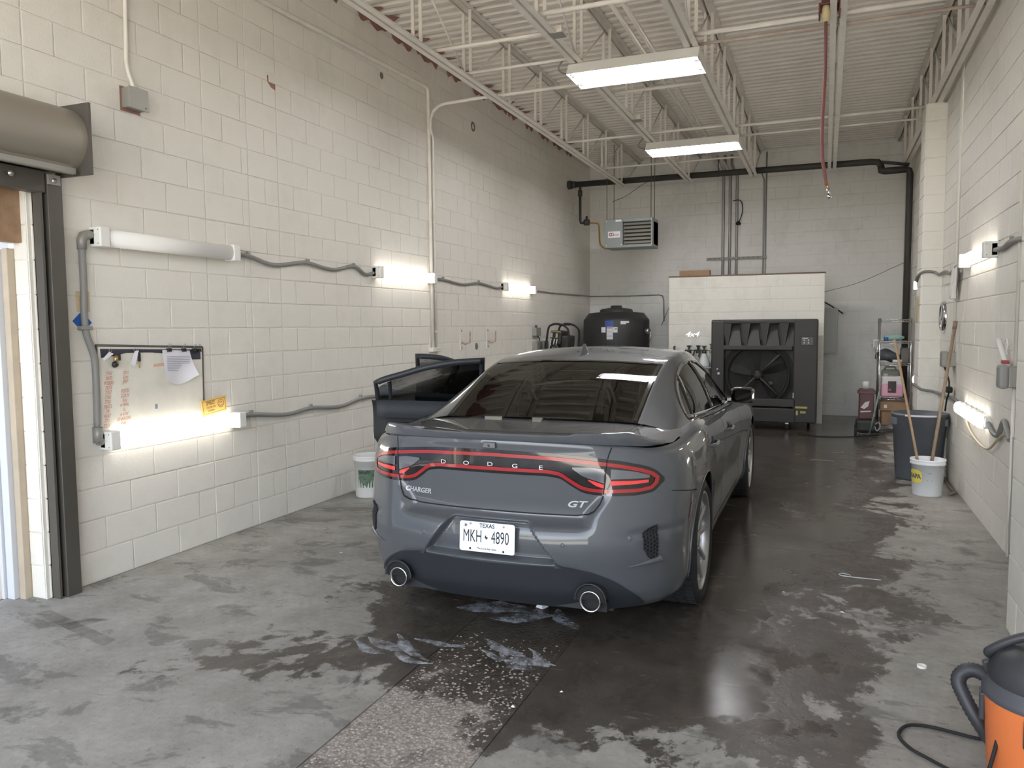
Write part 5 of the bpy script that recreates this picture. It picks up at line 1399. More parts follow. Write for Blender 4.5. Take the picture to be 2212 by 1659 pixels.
hp = smooth_path([(0.62, 3.14, 0.30), (0.56, 3.20, 0.335), (0.515, 3.22, 0.33), (0.488, 3.22, 0.29), (0.505, 3.2, 0.24), (0.545, 3.17, 0.17), (0.60, 3.17, 0.09), (0.64, 3.2, 0.05)], 10)
MB().tube(hp, 0.026, 12, rs=[0.026+0.0016*(1 if i % 2 else -1) for i in range(len(hp))]).build('hose', M_VB, t)
MB().cyl((0.625, 3.13, 0.30), (0.60, 3.16, 0.315), 0.034, 14).build('hose_collar', M_VB, t)
for a in (R(60), R(150), R(240), R(330)):
    c = vc+Vector((0.14*math.cos(a), 0.14*math.sin(a), 0.025))
    MB().cyl(c-Vector((0, 0.012, 0)), c+Vector((0, 0.012, 0)), 0.025, 14).build('caster', M_RUBBER, t)
MB().tube(smooth_path([(0.56, 3.09, 0.39), (0.585, 3.07, 0.35), (0.595, 3.04, 0.28), (0.575, 2.98, 0.2), (0.545, 2.94, 0.1), (0.52, 2.92, 0.012), (0.47, 3.05, 0.009), (0.40, 3.12, 0.009), (0.33, 3.19, 0.009), (0.30, 3.28, 0.009), (0.34, 3.37, 0.009), (0.42, 3.39, 0.009), (0.50, 3.375, 0.009), (0.60, 3.36, 0.009), (0.75, 3.42, 0.009)], 7), 0.0065, 8).build('power_cord', M_RUBBER, t)

# ------------------------------------------------------------------ litter on the floor
MB().lathe((0.455, 4.0, 0.001), [(0.0, 0.004), (0.016, 0.004), (0.018, 0.012), (0.021, 0.012), (0.021, 0.0)], 20).build('plastic_ring', M_WPLAST, label='small white bottle cap on the floor before the vacuum', cat='litter')  # bottle cap lying open side up
m = MB()
m.add([(-1.52, 4.09, 0.001), (-1.47, 4.07, 0.001), (-1.45, 4.12, 0.002), (-1.50, 4.15, 0.002), (-1.495, 4.11, 0.045), (-1.47, 4.11, 0.02)], [(0, 1, 4), (1, 5, 4), (1, 2, 5), (2, 3, 5), (3, 4, 5), (3, 0, 4)])
m.build('paper_scrap', M_PAPER, label='crumpled white scrap on the wet floor under the bumper', cat='paper scrap')
MB().tube(smooth_path([(0.12, 5.31, 0.004), (0.17, 5.30, 0.004), (0.18, 5.34, 0.004), (0.13, 5.355, 0.004), (0.12, 5.32, 0.004), (0.2, 5.30, 0.004), (0.36, 5.30, 0.004)], 5), 0.0035, 6).build('wire_loop', mat('pale_wire', srgb(190, 190, 188), .4), label='loose white looped wire on the floor right of the car', cat='wire')
for i, (x, y) in enumerate(((-3.2, 4.6), (-1.05, 3.15), (0.12, 4.62), (-0.2, 4.85), (-1.2, 2.95))):
    labs = ['tiny white scrap on the floor before the left wall', 'tiny white crumb beside the aggregate strip', 'pale scrap on the wet floor right of the rear wheel', 'pale sliver on the wet floor near the rear wheel', 'tiny white fleck on the aggregate strip']
    r0 = random.Random(i)
    m = MB(); n = 6
    m.add([(x+0.018*r0.uniform(.5, 1)*math.cos(2*math.pi*k/n), y+0.012*r0.uniform(.5, 1)*math.sin(2*math.pi*k/n), 0.001+0.006*r0.random()) for k in range(n)]+[(x, y, 0.01)], [(k, (k+1) % n, n) for k in range(n)])
    m.build('floor_scrap', M_PAPER, label=labs[i], cat='scrap', group='floor scraps')

# ------------------------------------------------------------------ stains and soap foam on the floor
def film(name, col, base, scale, lo, hi):
    m = bpy.data.materials.new(name); m.use_nodes = True
    nt = m.node_tree; N = nt.nodes
    b = N['Principled BSDF']; b.inputs['Base Color'].default_value = col; b.inputs['Roughness'].default_value = 0.6
    g = N.new('ShaderNodeNewGeometry'); n = N.new('ShaderNodeTexNoise')
    n.inputs['Scale'].default_value = scale; n.inputs['Detail'].default_value = 7; n.inputs['Roughness'].default_value = 0.7
    nt.links.new(g.outputs['Position'], n.inputs['Vector'])
    mr = N.new('ShaderNodeMapRange'); mr.inputs[1].default_value = 0.38; mr.inputs[2].default_value = 0.64
    mr.inputs[3].default_value = lo; mr.inputs[4].default_value = hi
    nt.links.new(n.outputs['Fac'], mr.inputs[0]); nt.links.new(mr.outputs[0], b.inputs['Alpha'])
    return m
M_STAIN = film('stain_film', srgb(70, 64, 58), 0, 9.0, 0.08, 0.28)
MB().add([(-4.17, 2.98, 0.0008), (-3.388, 2.778, 0.0008), (-3.412, 2.869, 0.0008), (-4.13, 3.05, 0.0008)], [(0, 1, 2, 3)]).build('stain_band', M_STAIN, fl)
MB().add([(-3.88, 2.90, 0.0012), (-3.755, 2.871, 0.0012), (-3.70, 3.06, 0.0012), (-3.80, 3.05, 0.0012)], [(0, 1, 2, 3)]).build('stain_band', M_STAIN, fl)
M_FOAM = film('foam_film', srgb(186, 190, 198), 0, 14.0, 0.0, 0.75)
fr0 = random.Random(11)
for lab, pts in (('pale soap foam streaks on the wet floor left of the strip', [((-2.19, 3.36), (-1.86, 3.30), .05), ((-2.08, 3.45), (-1.76, 3.22), .035), ((-2.0, 3.25), (-1.74, 3.20), .03), ((-2.25, 3.30), (-2.0, 3.22), .03), ((-1.95, 3.42), (-1.62, 3.47), .03)]),
                 ('pale soap foam streaks on the aggregate strip behind the car', [((-1.62, 3.56), (-1.36, 3.46), .04), ((-1.5, 3.48), (-1.19, 3.36), .055), ((-1.45, 3.40), (-1.24, 3.31), .04), ((-1.58, 3.42), (-1.38, 3.38), .025), ((-1.36, 3.52), (-1.16, 3.40), .025)]),
                 ('pale soap foam film under the rear bumper', [((-1.95, 3.95), (-1.5, 4.05), .10), ((-1.7, 3.85), (-1.35, 4.0), .07), ((-1.4, 4.1), (-1.2, 3.85), .05)])):
    m = MB()
    for (a, b, w_) in pts:
        a = Vector((a[0], a[1], 0)); b = Vector((b[0], b[1], 0)); d = b-a; e = Vector((-d.y, d.x, 0)).normalized()
        rows = []
        for k in range(13):
            t = k/12
            ww = w_*math.sin(math.pi*(0.04+0.92*t))*fr0.uniform(.7, 1.1)
            c = a+d*t+e*0.02*math.sin(t*5+w_*50)
            rows.append([c-e*ww+Vector((0, 0, .0006)), c+Vector((0, 0, .004)), c+e*ww+Vector((0, 0, .0006))])
        m.grid(rows)
    m.build('soap_foam', M_FOAM, label=lab, cat='foam', kind='stuff', recalc=False)

# ================================================================== the car
CAR = Vector((-1.57, 3.50, 0.0))
def pchip(x, xs, ys):
    x = np.asarray(x, float); xs = np.asarray(xs, float); ys = np.asarray(ys, float)
    h = np.diff(xs); dl = np.diff(ys)/h
    m = np.zeros(len(xs)); m[0] = dl[0]; m[-1] = dl[-1]
    for i in range(1, len(xs)-1):
        if dl[i-1]*dl[i] > 0:
            w1 = 2*h[i]+h[i-1]; w2 = h[i]+2*h[i-1]
            m[i] = (w1+w2)/(w1/dl[i-1]+w2/dl[i])
    x = np.clip(x, xs[0], xs[-1])
    k = np.clip(np.searchsorted(xs, x)-1, 0, len(xs)-2)
    t = (x-xs[k])/h[k]
    return ((2*t**3-3*t**2+1)*ys[k]+(t**3-2*t**2+t)*h[k]*m[k]+(-2*t**3+3*t**2)*ys[k+1]+(t**3-t**2)*h[k]*m[k+1])
def sstep(a, b, x):
    t = np.clip((np.asarray(x, float)-a)/(b-a), 0, 1)
    return t*t*(3-2*t)

M_CAR = mat('grey_car_paint', srgb(79, 82, 87), 0.5, 0.0, coat=1.0, spec=0.2)
M_GAP = mat('panel_gap', srgb(14, 14, 15), 0.8)
M_TRIM = mat('car_black_plastic', srgb(40, 43, 48), 0.5, bump=.08, bscale=400)
M_GLOSSB = mat('gloss_black', srgb(12, 12, 14), 0.06, coat=1.0)
M_LAMPR = mat('lamp_red', srgb(150, 22, 30), 0.18, coat=1.0)
M_LAMPB = mat('lamp_glow_red', srgb(226, 62, 62), 0.2, coat=1.0)  # lit look put into a brighter red, no emission
M_SILV = mat('badge_silver', srgb(205, 207, 210), .25, .35)
M_LENS = mat('lamp_clear', srgb(112, 114, 118), 0.2, 0.5, coat=1.0)
M_INT = mat('interior_black', srgb(34, 35, 38), 0.7)
M_INTG = mat('interior_grey', srgb(48, 51, 56), 0.65)
M_ALLOY = mat('alloy', srgb(168, 168, 168), 0.32, 0.75)
M_TYRE = mat('tyre', srgb(34, 34, 36), 0.8, bump=.1, bscale=150)

def tint_glass(name, tint):
    m = bpy.data.materials.new(name); m.use_nodes = True
    nt = m.node_tree; N = nt.nodes; N.clear()
    out = N.new('ShaderNodeOutputMaterial'); mx = N.new('ShaderNodeMixShader')
    fr = N.new('ShaderNodeFresnel'); fr.inputs['IOR'].default_value = 1.55
    tr = N.new('ShaderNodeBsdfTransparent'); tr.inputs['Color'].default_value = tint
    gl = N.new('ShaderNodeBsdfGlossy'); gl.inputs['Roughness'].default_value = 0.015
    gl.inputs['Color'].default_value = (1, 1, 1, 1)
    nt.links.new(fr.outputs[0], mx.inputs[0]); nt.links.new(tr.outputs[0], mx.inputs[1]); nt.links.new(gl.outputs[0], mx.inputs[2])
    nt.links.new(mx.outputs[0], out.inputs[0])
    MATS[name] = m
    return m
M_GLASS = tint_glass('tinted_glass', (0.07, 0.075, 0.07, 1))

# ---------------------------------------------------------------- body surface (right half), rows = height, columns = round the car
YC, YF = 0.70, 4.25
LEV = [0, .05, .15, .35, .55, .72, .82, .90, .955, .985, 1.0]
INS = [.075, .04, .022, .014, .005, 0, .004, .016, .036, .058, .085]
def ztop(y): return pchip(y, [-.1, .05, .2, .35, .8, 1.15, 2.0, 2.95, 3.4, 4.0, 4.6, 5.1], [1.045, 1.045, 1.03, 1.005, 1.02, 1.04, 1.005, .97, .95, .915, .86, .74])
def wmax(y): return pchip(y, [0.3, .7, 1.06, 1.6, 2.2, 3.0, 3.6, 4.08, 4.4, 5.0], [.93, .94, .952, .937, .93, .93, .937, .947, .935, .91])
NR, NS, NF = 120, 130, 30
rows_v = np.concatenate([np.linspace(0, .9, 112), np.linspace(.9, 1, 12)[1:]])
ZB0 = 0.20
a_ = np.linspace(0, math.pi/2, NR)
ys_ = np.linspace(YC, YF, NS)[1:]
b_ = np.linspace(math.pi/2, 0, NF)[1:]
ncol = NR+len(ys_)+len(b_)
G = np.zeros((len(rows_v), ncol, 3))
def rear_c(z):     # centre line of lid and bumper
    return pchip(z, [.20, .26, .30, .36, .43, .47, .53, .585, .612, .628, .645, .668, .70, .78, .86, .90, .995, 1.03, 1.06],
                 [.12, .075, .05, .032, .012, .0, -.008, -.002, .008, .022, .065, .098, .100, .092, .082, .077, .077, .072, .078])
def rear_s(z):     # beside the lid
    return pchip(z, [.20, .26, .30, .36, .43, .47, .53, .62, .70, .78, .86, 1.06], [.12, .075, .05, .032, .014, .002, -.006, .008, .034, .058, .072, .085])
for r, v in enumerate(rows_v):
    ins = float(pchip(v, LEV, INS))
    # rear arc
    Wc = float(wmax(YC))-ins
    x = Wc*np.sin(a_)**(2/2.4)
    c = np.cos(a_)**(2/2.8)
    yg = 0.08+(YC-0.08)*(1-c)
    z = ZB0+v*(ztop(yg)-ZB0)
    lidm = 1-sstep(0.0, 0.09, np.abs(x)-(0.46+0.07*sstep(.66, .80, z)))
    yr = rear_c(z)*lidm+rear_s(z)*(1-lidm)
    y = yr+(YC-yr)*(1-c)
    # number plate recess
    hx = .357+(.211-.357)*np.clip((z-.452)/.185, 0, 1)
    rec = (1-sstep(-.011, .011, np.abs(x)-hx))*sstep(.446, .462, z)*(1-sstep(.630, .644, z))
    y = y+.06*rec
    # crease running back along the bumper sides
    y = y+.012*np.exp(-((z-.60)/.02)**2)*sstep(.62, .78, x)
    G[r, :NR, 0] = x; G[r, :NR, 1] = y; G[r, :NR, 2] = z
    # side
    zz = ZB0+v*(ztop(ys_)-ZB0)
    sc = .010*np.exp(-((zz-.52)/.12)**2)*sstep(1.3, 1.7, ys_)*(1-sstep(3.2, 3.6, ys_))
    xx = wmax(ys_)-ins-sc
    k = slice(NR, NR+len(ys_))
    G[r, k, 0] = xx; G[r, k, 1] = ys_; G[r, k, 2] = zz
    # front
    k = slice(NR+len(ys_), ncol)
    yf = 4.99+.05*math.sin(min(v, .7)*2.2)-.10*max(0, v-.7)/.3
    Wf = float(wmax(YF))-ins
    xf = Wf*np.sin(b_)**(2/2.3); cf = np.cos(b_)**(2/2.5)
    yy = YF+(yf-YF)*cf
    G[r, k, 0] = xf; G[r, k, 1] = yy; G[r, k, 2] = ZB0+v*(ztop(yy)-ZB0)
# wheel arches
RA = .405
AX_R, AX_F, AZ = 1.04, 4.09, .362
inside = np.zeros(G.shape[:2], bool)
for ay in (AX_R, AX_F):
    d = np.hypot(G[..., 1]-ay, G[..., 2]-AZ)
    side = G[..., 0] > .7
    inside |= (d < RA) & side & (G[..., 1] > .45)
GL = G[:, ::-1].copy(); GL[..., 0] *= -1
FULL = np.concatenate([GL, G[:, 1:]], 1)
INF = np.concatenate([inside[:, ::-1], inside[:, 1:]], 1)
nr, nc = FULL.shape[:2]
fi = []
for r in range(nr-1):
    for q in range(nc-1):
        fi.append((r, q))
keep = []
for r, q in fi:
    c4 = [(r, q), (r, q+1), (r+1, q+1), (r+1, q)]
    if all(INF[p] for p in c4): continue
    keep.append(c4)
SN = FULL.copy()
for c4 in keep:
    ins_ = [INF[p] for p in c4]
    if any(ins_):
        for p in c4:
            if INF[p]:
                ay = AX_R if FULL[p][1] < 2.5 else AX_F
                dy, dz = FULL[p][1]-ay, FULL[p][2]-AZ
                l = math.hypot(dy, dz) or 1
                SN[p][1] = ay+dy/l*RA; SN[p][2] = AZ+dz/l*RA
# vertex normals of the whole surface
du = np.gradient(FULL, axis=1); dv = np.gradient(FULL, axis=0)
NRM = np.cross(du, dv)
NRM /= np.maximum(np.linalg.norm(NRM, axis=2, keepdims=True), 1e-9)
# pole columns at the centre line are fine; make sure normals point outwards
cen = np.array([0, 2.5, .6])
flip = np.sum(NRM*(FULL-cen), axis=2) < 0
NRM[flip] *= -1
bverts = [tuple(p) for p in FULL.reshape(-1, 3)]
bfaces = [tuple(r*nc+q for r, q in ((r, q), (r, q+1), (r+1, q+1), (r+1, q))) for r, q in fi]
BVH = BVHTree.FromPolygons([Vector(v) for v in bverts], bfaces)

def panel_of(x, y, z):
    ax = abs(x)
    lid = 0.50+0.075*min(max((z-.68)/.11, 0), 1)
    if y < .72:
        if ax < lid and z > .674: return 'trunk_lid'
        zs = .795 if y < .35 else .795-(y-.35)*.18
        if z < zs: return 'rear_bumper'
        return 'quarter_panel_'+('r' if x > 0 else 'l')
    s = 'r' if x > 0 else 'l'
    if z < .325 and 1.38 < y < 3.75: return 'sill_'+s
    rear_edge = 1.20 if z > .72 else 1.20+(.72-z)*.62
    if y < rear_edge: return 'quarter_panel_'+s
    if y < 2.10: return 'rear_door_'+s
    if y < 3.22: return 'front_door_'+s
    if y > 4.62 and z < .72: return 'front_bumper'
    return 'front_fender_'+s
PANELS = {}
for c4 in keep:
    c = np.mean([FULL[p] for p in c4], axis=0)
    PANELS.setdefault(panel_of(*c), []).append(c4)

car = thing('sedan_car', 'dark grey four-door sedan parked with its left doors open', 'car', CAR)
def cbuild(mb, name, m, parent=None, M=None, recalc=True, label=None):
    """build a mesh given in car coordinates"""
    T = Matrix.Translation(CAR)
    mb.xform(T @ M if M is not None else T)
    return mb.build(name, m, parent or car, recalc=recalc, label=label)
def panel_mesh(name, cells, m, parent=None):
    idx = {}; vs = []; ns = []; fs = []
    for c4 in cells:
        f = []
        for p in c4:
            if p not in idx:
                idx[p] = len(vs); vs.append(tuple(SN[p])); ns.append(tuple(NRM[p]))
            f.append(idx[p])
        fs.append(tuple(f))
    return grid_object(name, vs, ns, fs, m, parent)
def grid_object(name, vs, ns, fs, m, parent=None):
    me = bpy.data.meshes.new(name)
    me.from_pydata(vs, [], fs)
    # orient the faces like the normals
    flipf = []
    for p in me.polygons:
        n = sum((Vector(ns[i]) for i in p.vertices), Vector())
        if n.dot(p.normal) < 0: flipf.append(p.index)
    if len(flipf) > len(me.polygons)/2:
        me.flip_normals()
    me.polygons.foreach_set('use_smooth', [True]*len(me.polygons))
    me.normals_split_custom_set_from_vertices(ns)
    me.update()
    return link(name, me, m, parent or car)
NAMES = {'trunk_lid': 'trunk_lid', 'rear_bumper': 'rear_bumper', 'quarter_panel_r': 'quarter_panel', 'quarter_panel_l': 'quarter_panel', 'sill_r': 'sill', 'sill_l': 'sill',
         'rear_door_r': 'rear_door', 'front_door_r': 'front_door', 'front_fender_r': 'front_fender', 'front_fender_l': 'front_fender', 'front_bumper': 'front_bumper'}
OBJ = {}
for k, cells in PANELS.items():
    if k in NAMES:
        OBJ[k] = panel_mesh(NAMES[k], cells, M_CAR)

def hit_rear(x, z, off=0.0, mat_=None):
    h = BVH.ray_cast(Vector((x, -1.0, z)), Vector((0, 1, 0)))
    if h[0] is None: return None
    n = h[1] if h[1].y < 0 else -h[1]
    return h[0]+n*off
def hit_side(y, z, off=0.0, s=1):
    h = BVH.ray_cast(Vector((s*2.0, y, z)), Vector((-s, 0, 0)))
    if h[0] is None: return None
    n = h[1] if h[1].x*s > 0 else -h[1]
    return h[0]+n*off
def ribbon(pts, w, hit, off, name, m, parent, closed=False, res=0.012):
    """strip of width w along a 2-D path laid on the body"""
    P = [Vector((a, b)) for a, b in pts]
    Q = []
    n = len(P)
    for i in range(n if closed else n-1):
        a, b = P[i], P[(i+1) % n]
        k = max(1, int((b-a).length/res))
        Q += [a.lerp(b, j/k) for j in range(k)]
    if not closed: Q.append(P[-1])
    A, B = [], []
    for i in range(len(Q)):
        d = (Q[(i+1) % len(Q)]-Q[i-1]) if closed else (Q[min(i+1, len(Q)-1)]-Q[max(i-1, 0)])
        d.normalize(); e = Vector((-d.y, d.x))
        A.append(hit(*(Q[i]+e*w/2), off)); B.append(hit(*(Q[i]-e*w/2), off))
    ok = [i for i in range(len(Q)) if A[i] is not None and B[i] is not None]
    A = [A[i] for i in ok]; B = [B[i] for i in ok]
    if closed: A.append(A[0]); B.append(B[0])
    mid = [(p+q)/2 for p, q in zip(A, B)]
    return cbuild(MB().grid([A, mid, B]), name, m, parent)
def patch(top, bot, hit, off, name, m, parent, nx=60, nz=6, x0=None, x1=None):
    """region between two curves laid on the body"""
    tx, tz = zip(*top); bx, bz = zip(*bot)
    x0 = tx[0] if x0 is None else x0; x1 = tx[-1] if x1 is None else x1
    X = np.linspace(x0, x1, nx+1)
    zt = pchip(X, tx, tz); zb = pchip(X, bx, bz)
    rows = []
    for j in range(nz+1):
        rows.append([hit(float(X[i]), float(zb[i]+(zt[i]-zb[i])*j/nz), off) for i in range(nx+1)])
    return cbuild(MB().grid(rows), name, m, parent)
def mir(l): return [(-x, z) for x, z in reversed(l) if x != 0]+list(l)

# ---------------------------------------------------------------- tail lamp
LT = [(0, .997), (.3, .991), (.587, .964), (.72, .938), (.80, .905), (.838, .862)]
LB = [(0, .876), (.28, .876), (.36, .866), (.42, .828), (.48, .795), (.556, .784), (.70, .785), (.79, .798), (.838, .845)]
lamp = patch(mir(LT), mir(LB), hit_rear, .003, 'tail_lamp', M_GLOSSB, car, nx=150, nz=8)
def curve_pts(c, off, x0, x1, n=40):
    cx, cz = zip(*c)
    X = np.linspace(x0, x1, n)
    return [(float(x), float(z)+off) for x, z in zip(X, pchip(X, cx, cz))]
up = curve_pts(LT, -.025, 0, .785)
dn = curve_pts(LB, .024, .785, 0)
half = up+[(.808, .868), (.803, .842)]+dn
ringp = half+[(-x, z) for x, z in reversed(half)][1:-1]
ribbon(ringp, .0175, hit_rear, .0062, 'red_light_band', M_LAMPR, lamp, closed=True)
for s in (-1, 1):
    def pp(l): return sorted([(s*x, z) for x, z in l])
    patch(pp([(.425, .925), (.50, .926), (.575, .916)]), pp([(.425, .916), (.48, .880), (.575, .846)]), hit_rear, .0068, 'clear_lens', M_LENS, lamp, nx=16)
    patch(pp([(.605, .916), (.70, .904), (.775, .882)]), pp([(.605, .866), (.70, .868), (.775, .868)]), hit_rear, .0068, 'clear_lens', M_LENS, lamp, nx=16)
    patch(pp([(.50, .866), (.575, .840)]), pp([(.50, .860), (.54, .832), (.575, .822)]), hit_rear, .0068, 'painted_glow_strip', M_LAMPB, lamp, nx=10)  # glow of the lamp painted as a bright red strip
    patch(pp([(.605, .858), (.70, .858), (.772, .860)]), pp([(.605, .836), (.70, .840), (.772, .846)]), hit_rear, .0068, 'painted_glow_strip', M_LAMPB, lamp, nx=14)
    ribbon([(s*.588, .962), (s*.575, .79)], .004, hit_rear, .0075, 'lamp_seam', M_GAP, lamp)
def badge(text, size, x, z, name, m, parent, sx=1.0, off=.004, depth=.003, **kw):
    vs, fs = text_mesh(text, size, extrude=depth/2, **kw)
    out = []
    for p in vs:
        q = hit_rear(x+p.x*sx, z+p.y, off+p.z)
        out.append(q if q is not None else Vector((x+p.x*sx, 0, z+p.y)))
    return cbuild(MB().add(out, fs), name, m, parent, recalc=False)
for k, ch in enumerate('DODGE'):
    badge(ch, .030, -.27+.135*k, .921-.004*abs(k-2)*.5, 'letter', M_SILV, lamp, sx=1.5, off=.007)
lid = OBJ['trunk_lid']
badge('CHARGER', .038, -.452, .745, 'model_badge', M_SILV, lid, sx=1.0, off=.003, shear=.25, bold=.0006)
badge('GT', .046, .435, .735, 'trim_badge', M_SILV, lid, sx=1.45, off=.003, shear=.35, bold=.001)
# rear camera
cm = cbuild(MB().box(-.035, .035, .055, .085, 1.005, 1.036, .004), 'rear_camera', M_CAR, lid)
cbuild(MB().lathe((0.0, .054, 1.020), [(0, -.001), (.006, 0), (.008, .004)], 14, axis='Y'), 'camera_lens', M_GLOSSB, cm)
# panel gaps
for s in (-1, 1):
    ribbon([(s*.590, .966), (s*.596, .99), (s*.605, 1.02)], .006, hit_rear, .0012, 'panel_gap', M_GAP, lid)
gl = [(.573, .784), (.560, .745), (.535, .708), (.50, .688), (.44, .678)]
ribbon([(-x, z) for x, z in gl]+[(x, z) for x, z in reversed(gl)], .007, hit_rear, .0015, 'panel_gap', M_GAP, lid)
qp = OBJ['quarter_panel_r']
ribbon([(.36, .792), (.50, .768), (.735, .727)], .005, hit_side, .0012, 'panel_gap', M_GAP, qp)
ribbon([(1.20, 1.0), (1.20, .72), (1.40, .42), (1.44, .33)], .006, hit_side, .0012, 'panel_gap', M_GAP, OBJ['rear_door_r'])
ribbon([(2.10, .995), (2.10, .33)], .006, hit_side, .0012, 'panel_gap', M_GAP, OBJ['rear_door_r'])
ribbon([(3.22, .955), (3.22, .33)], .006, hit_side, .0012, 'panel_gap', M_GAP, OBJ['front_door_r'])
ribbon([(1.44, .328), (3.22, .328)], .006, hit_side, .0012, 'panel_gap', M_GAP, OBJ['front_door_r'], res=.05)
# diffuser, plastic lower valance
bump = OBJ['rear_bumper']
DT = [(0, .435), (.36, .44), (.50, .415), (.60, .372), (.68, .31), (.745, .235)]
DB = [(0, .21), (.60, .205), (.745, .215)]
dif = patch(mir(DT), mir(DB), hit_rear, .010, 'diffuser', M_TRIM, car, nx=90, nz=10)
def valance_edge(l):
    return l
for s in (-1, 1):
    up_ = [(s*x, z) for x, z in curve_pts(DT, .004, .36, .74, 20)]
    ribbon(up_, .012, hit_rear, .016, 'lip_edge', M_TRIM, dif)
    # exhaust surround and tip
    c = Vector((s*.535, .095, .280))
    cbuild(MB().lathe((s*.535, .044, .290), [(.076, .012), (.082, .0), (.076, -.004), (.068, .02), (.068, .08)], 28, axis='Y', a0=R(-95), a1=R(95)), 'exhaust_surround', M_TRIM, dif)
    cbuild(MB().lathe((s*.535, .054, .290), [(0, 0), (.069, 0)], 24, axis='Y', a0=R(-100), a1=R(100)), 'exhaust_hole_shade', M_GAP, dif)  # flat black disc painted as the shaded hole round the tip
    ex = cbuild(MB().lathe(c, [(.049, .10), (.051, -.030), (.054, -.046), (.051, -.053), (.045, -.048), (.043, -.02), (.042, .10)], 32, axis='Y'), 'exhaust_tip', M_CHROME, car)
    cbuild(MB().lathe(c, [(0, -.012), (.044, -.012)], 24, axis='Y'), 'exhaust_bore', M_GAP, ex)
# parking sensors
for x, z in ((-.36, .55), (.40, .55), (.70, .58), (-.70, .58)):
    p = hit_rear(x, z, .001)
    cbuild(MB().lathe(p, [(0, -.002), (.010, -.002), (.012, .001)], 16, axis='Y'), 'parking_sensor', mat('sensor_grey', srgb(80, 86, 94), .5), bump)
# number plate
PY_ = .022
TL = Matrix.Translation((0, PY_, .553)) @ Matrix.Rotation(R(-4), 4, 'X')
def rrect(w, h, r, n=5):
    out = []
    for cx, cz, a0 in ((w-r, h-r, 0), (-w+r, h-r, 90), (-w+r, -h+r, 180), (w-r, -h+r, 270)):
        out += [(cx+r*math.cos(R(a0+90*k/n)), cz+r*math.sin(R(a0+90*k/n))) for k in range(n+1)]
    return out
plate = cbuild(MB().prism(rrect(.152, .076, .012), -.001, .003, 'XZ'), 'number_plate', mat('plate_white', srgb(228, 233, 238), .35), car, M=TL)
def plate_text(t, size, x, z, m, name, sx=1.0, **kw):
    k = MB(); lettering(k, t, size, (x, -.0022, z), (1, 0, 0), (0, 0, 1), sx=sx, **kw)
    return cbuild(k, name, m, plate, M=TL, recalc=False)
M_PBLK = mat('plate_black', srgb(22, 24, 34), .5)
plate_text('TEXAS', .030, 0, .058, mat('plate_navy', srgb(40, 46, 70), .5), 'state_lettering', sx=.95, bold=.0006)
plate_text('MKH', .090, -.080, .0, M_PBLK, 'plate_lettering', sx=.55)
plate_text('4890', .090, .073, .0, M_PBLK, 'plate_lettering', sx=.55)
plate_text('The Lone Star State', .0135, .0, -.058, mat('plate_navy', srgb(40, 46, 70)), 'motto_lettering', bold=.0002)
st = [(0.012*math.cos(R(90+36*k))*(1 if k % 2 == 0 else .42)-.118, 0.012*math.sin(R(90+36*k))*(1 if k % 2 == 0 else .42)+.056) for k in range(10)]
cbuild(MB().prism(st, -.0024, -.0012, 'XZ'), 'star', mat('star_grey', srgb(90, 96, 110), .5), plate, M=TL)
sil = [(-.006, .010), (.0, .010), (.0, .004), (.008, .002), (.009, -.003), (.004, -.008), (.002, -.012), (-.003, -.005), (-.010, .0), (-.006, .001)]
cbuild(MB().prism([(x-.004, z) for x, z in sil], -.0024, -.0012, 'XZ'), 'state_outline', M_PBLK, plate, M=TL)
for x, z in ((-.092, .066), (.092, .062), (-.092, -.062), (.092, -.064)):
    cbuild(MB().lathe((x, -.002, z), [(0, -.003), (.005, -.002), (.006, 0)], 10, axis='Y'), 'plate_bolt', M_STEEL if z > 0 else M_PBLK, plate, M=TL)
# dark insert either side of the plate inside the recess
# bumper side vents with honeycomb, and the painted fin under them
def hit_corner(s):
    d = Vector((-s*.80, .60, 0)); e = Vector((s*.60, .80, 0))
    def f(u, z, off=0.0):
        o = Vector((s*.86, .17, z))+e*u-d*2
        h = BVH.ray_cast(o, d)
        if h[0] is None: return None
        n = h[1] if h[1].dot(d) < 0 else -h[1]
        return h[0]+n*off
    return f
for s in (-1, 1):
    hc = hit_corner(s)
    v = patch([(-.035, .60), (.0, .625), (.05, .637)], [(-.035, .53), (.0, .475), (.05, .455)], hc, .003, 'bumper_vent', M_GAP, bump, nx=12, nz=10)
    hx = MB()
    for i in range(5):
        for j in range(9):
            u = -.028+i*.018; z = .47+j*.019+(.0095 if i % 2 else 0)
            lo = np.interp(u, [-.035, 0, .05], [.535, .482, .462]); hi = np.interp(u, [-.035, 0, .05], [.595, .618, .63])
            if not lo < z < hi: continue
            P6 = [hc(u+.0095*math.cos(R(60*k)), z+.0095*math.sin(R(60*k)), .006) for k in range(6)]
            if all(p is not None for p in P6): hx.tube(P6, .0018, 4, closed=True)
    cbuild(hx, 'honeycomb', M_TRIM, v)
    rows = []
    for k in range(9):
        t = k/8; u = -.12+.19*t; z0 = .432+.028*t
        a, b = hc(u, z0, .002), hc(u, z0+.016*t+.002, .002)
        o = hc(u, z0+.004, .004+.026*t)
        rows.append([a, o, b])
    cbuild(MB().grid(rows), 'vent_fin', M_CAR, bump)
# side marker
ribbon([(.545, .60), (.585, .69)], .018, hit_side, .002, 'side_marker', M_LAMPR, bump)
ribbon([(.545, .60), (.585, .69)], .018, lambda a, b, o: hit_side(a, b, o, -1), .002, 'side_marker', M_LAMPR, bump)

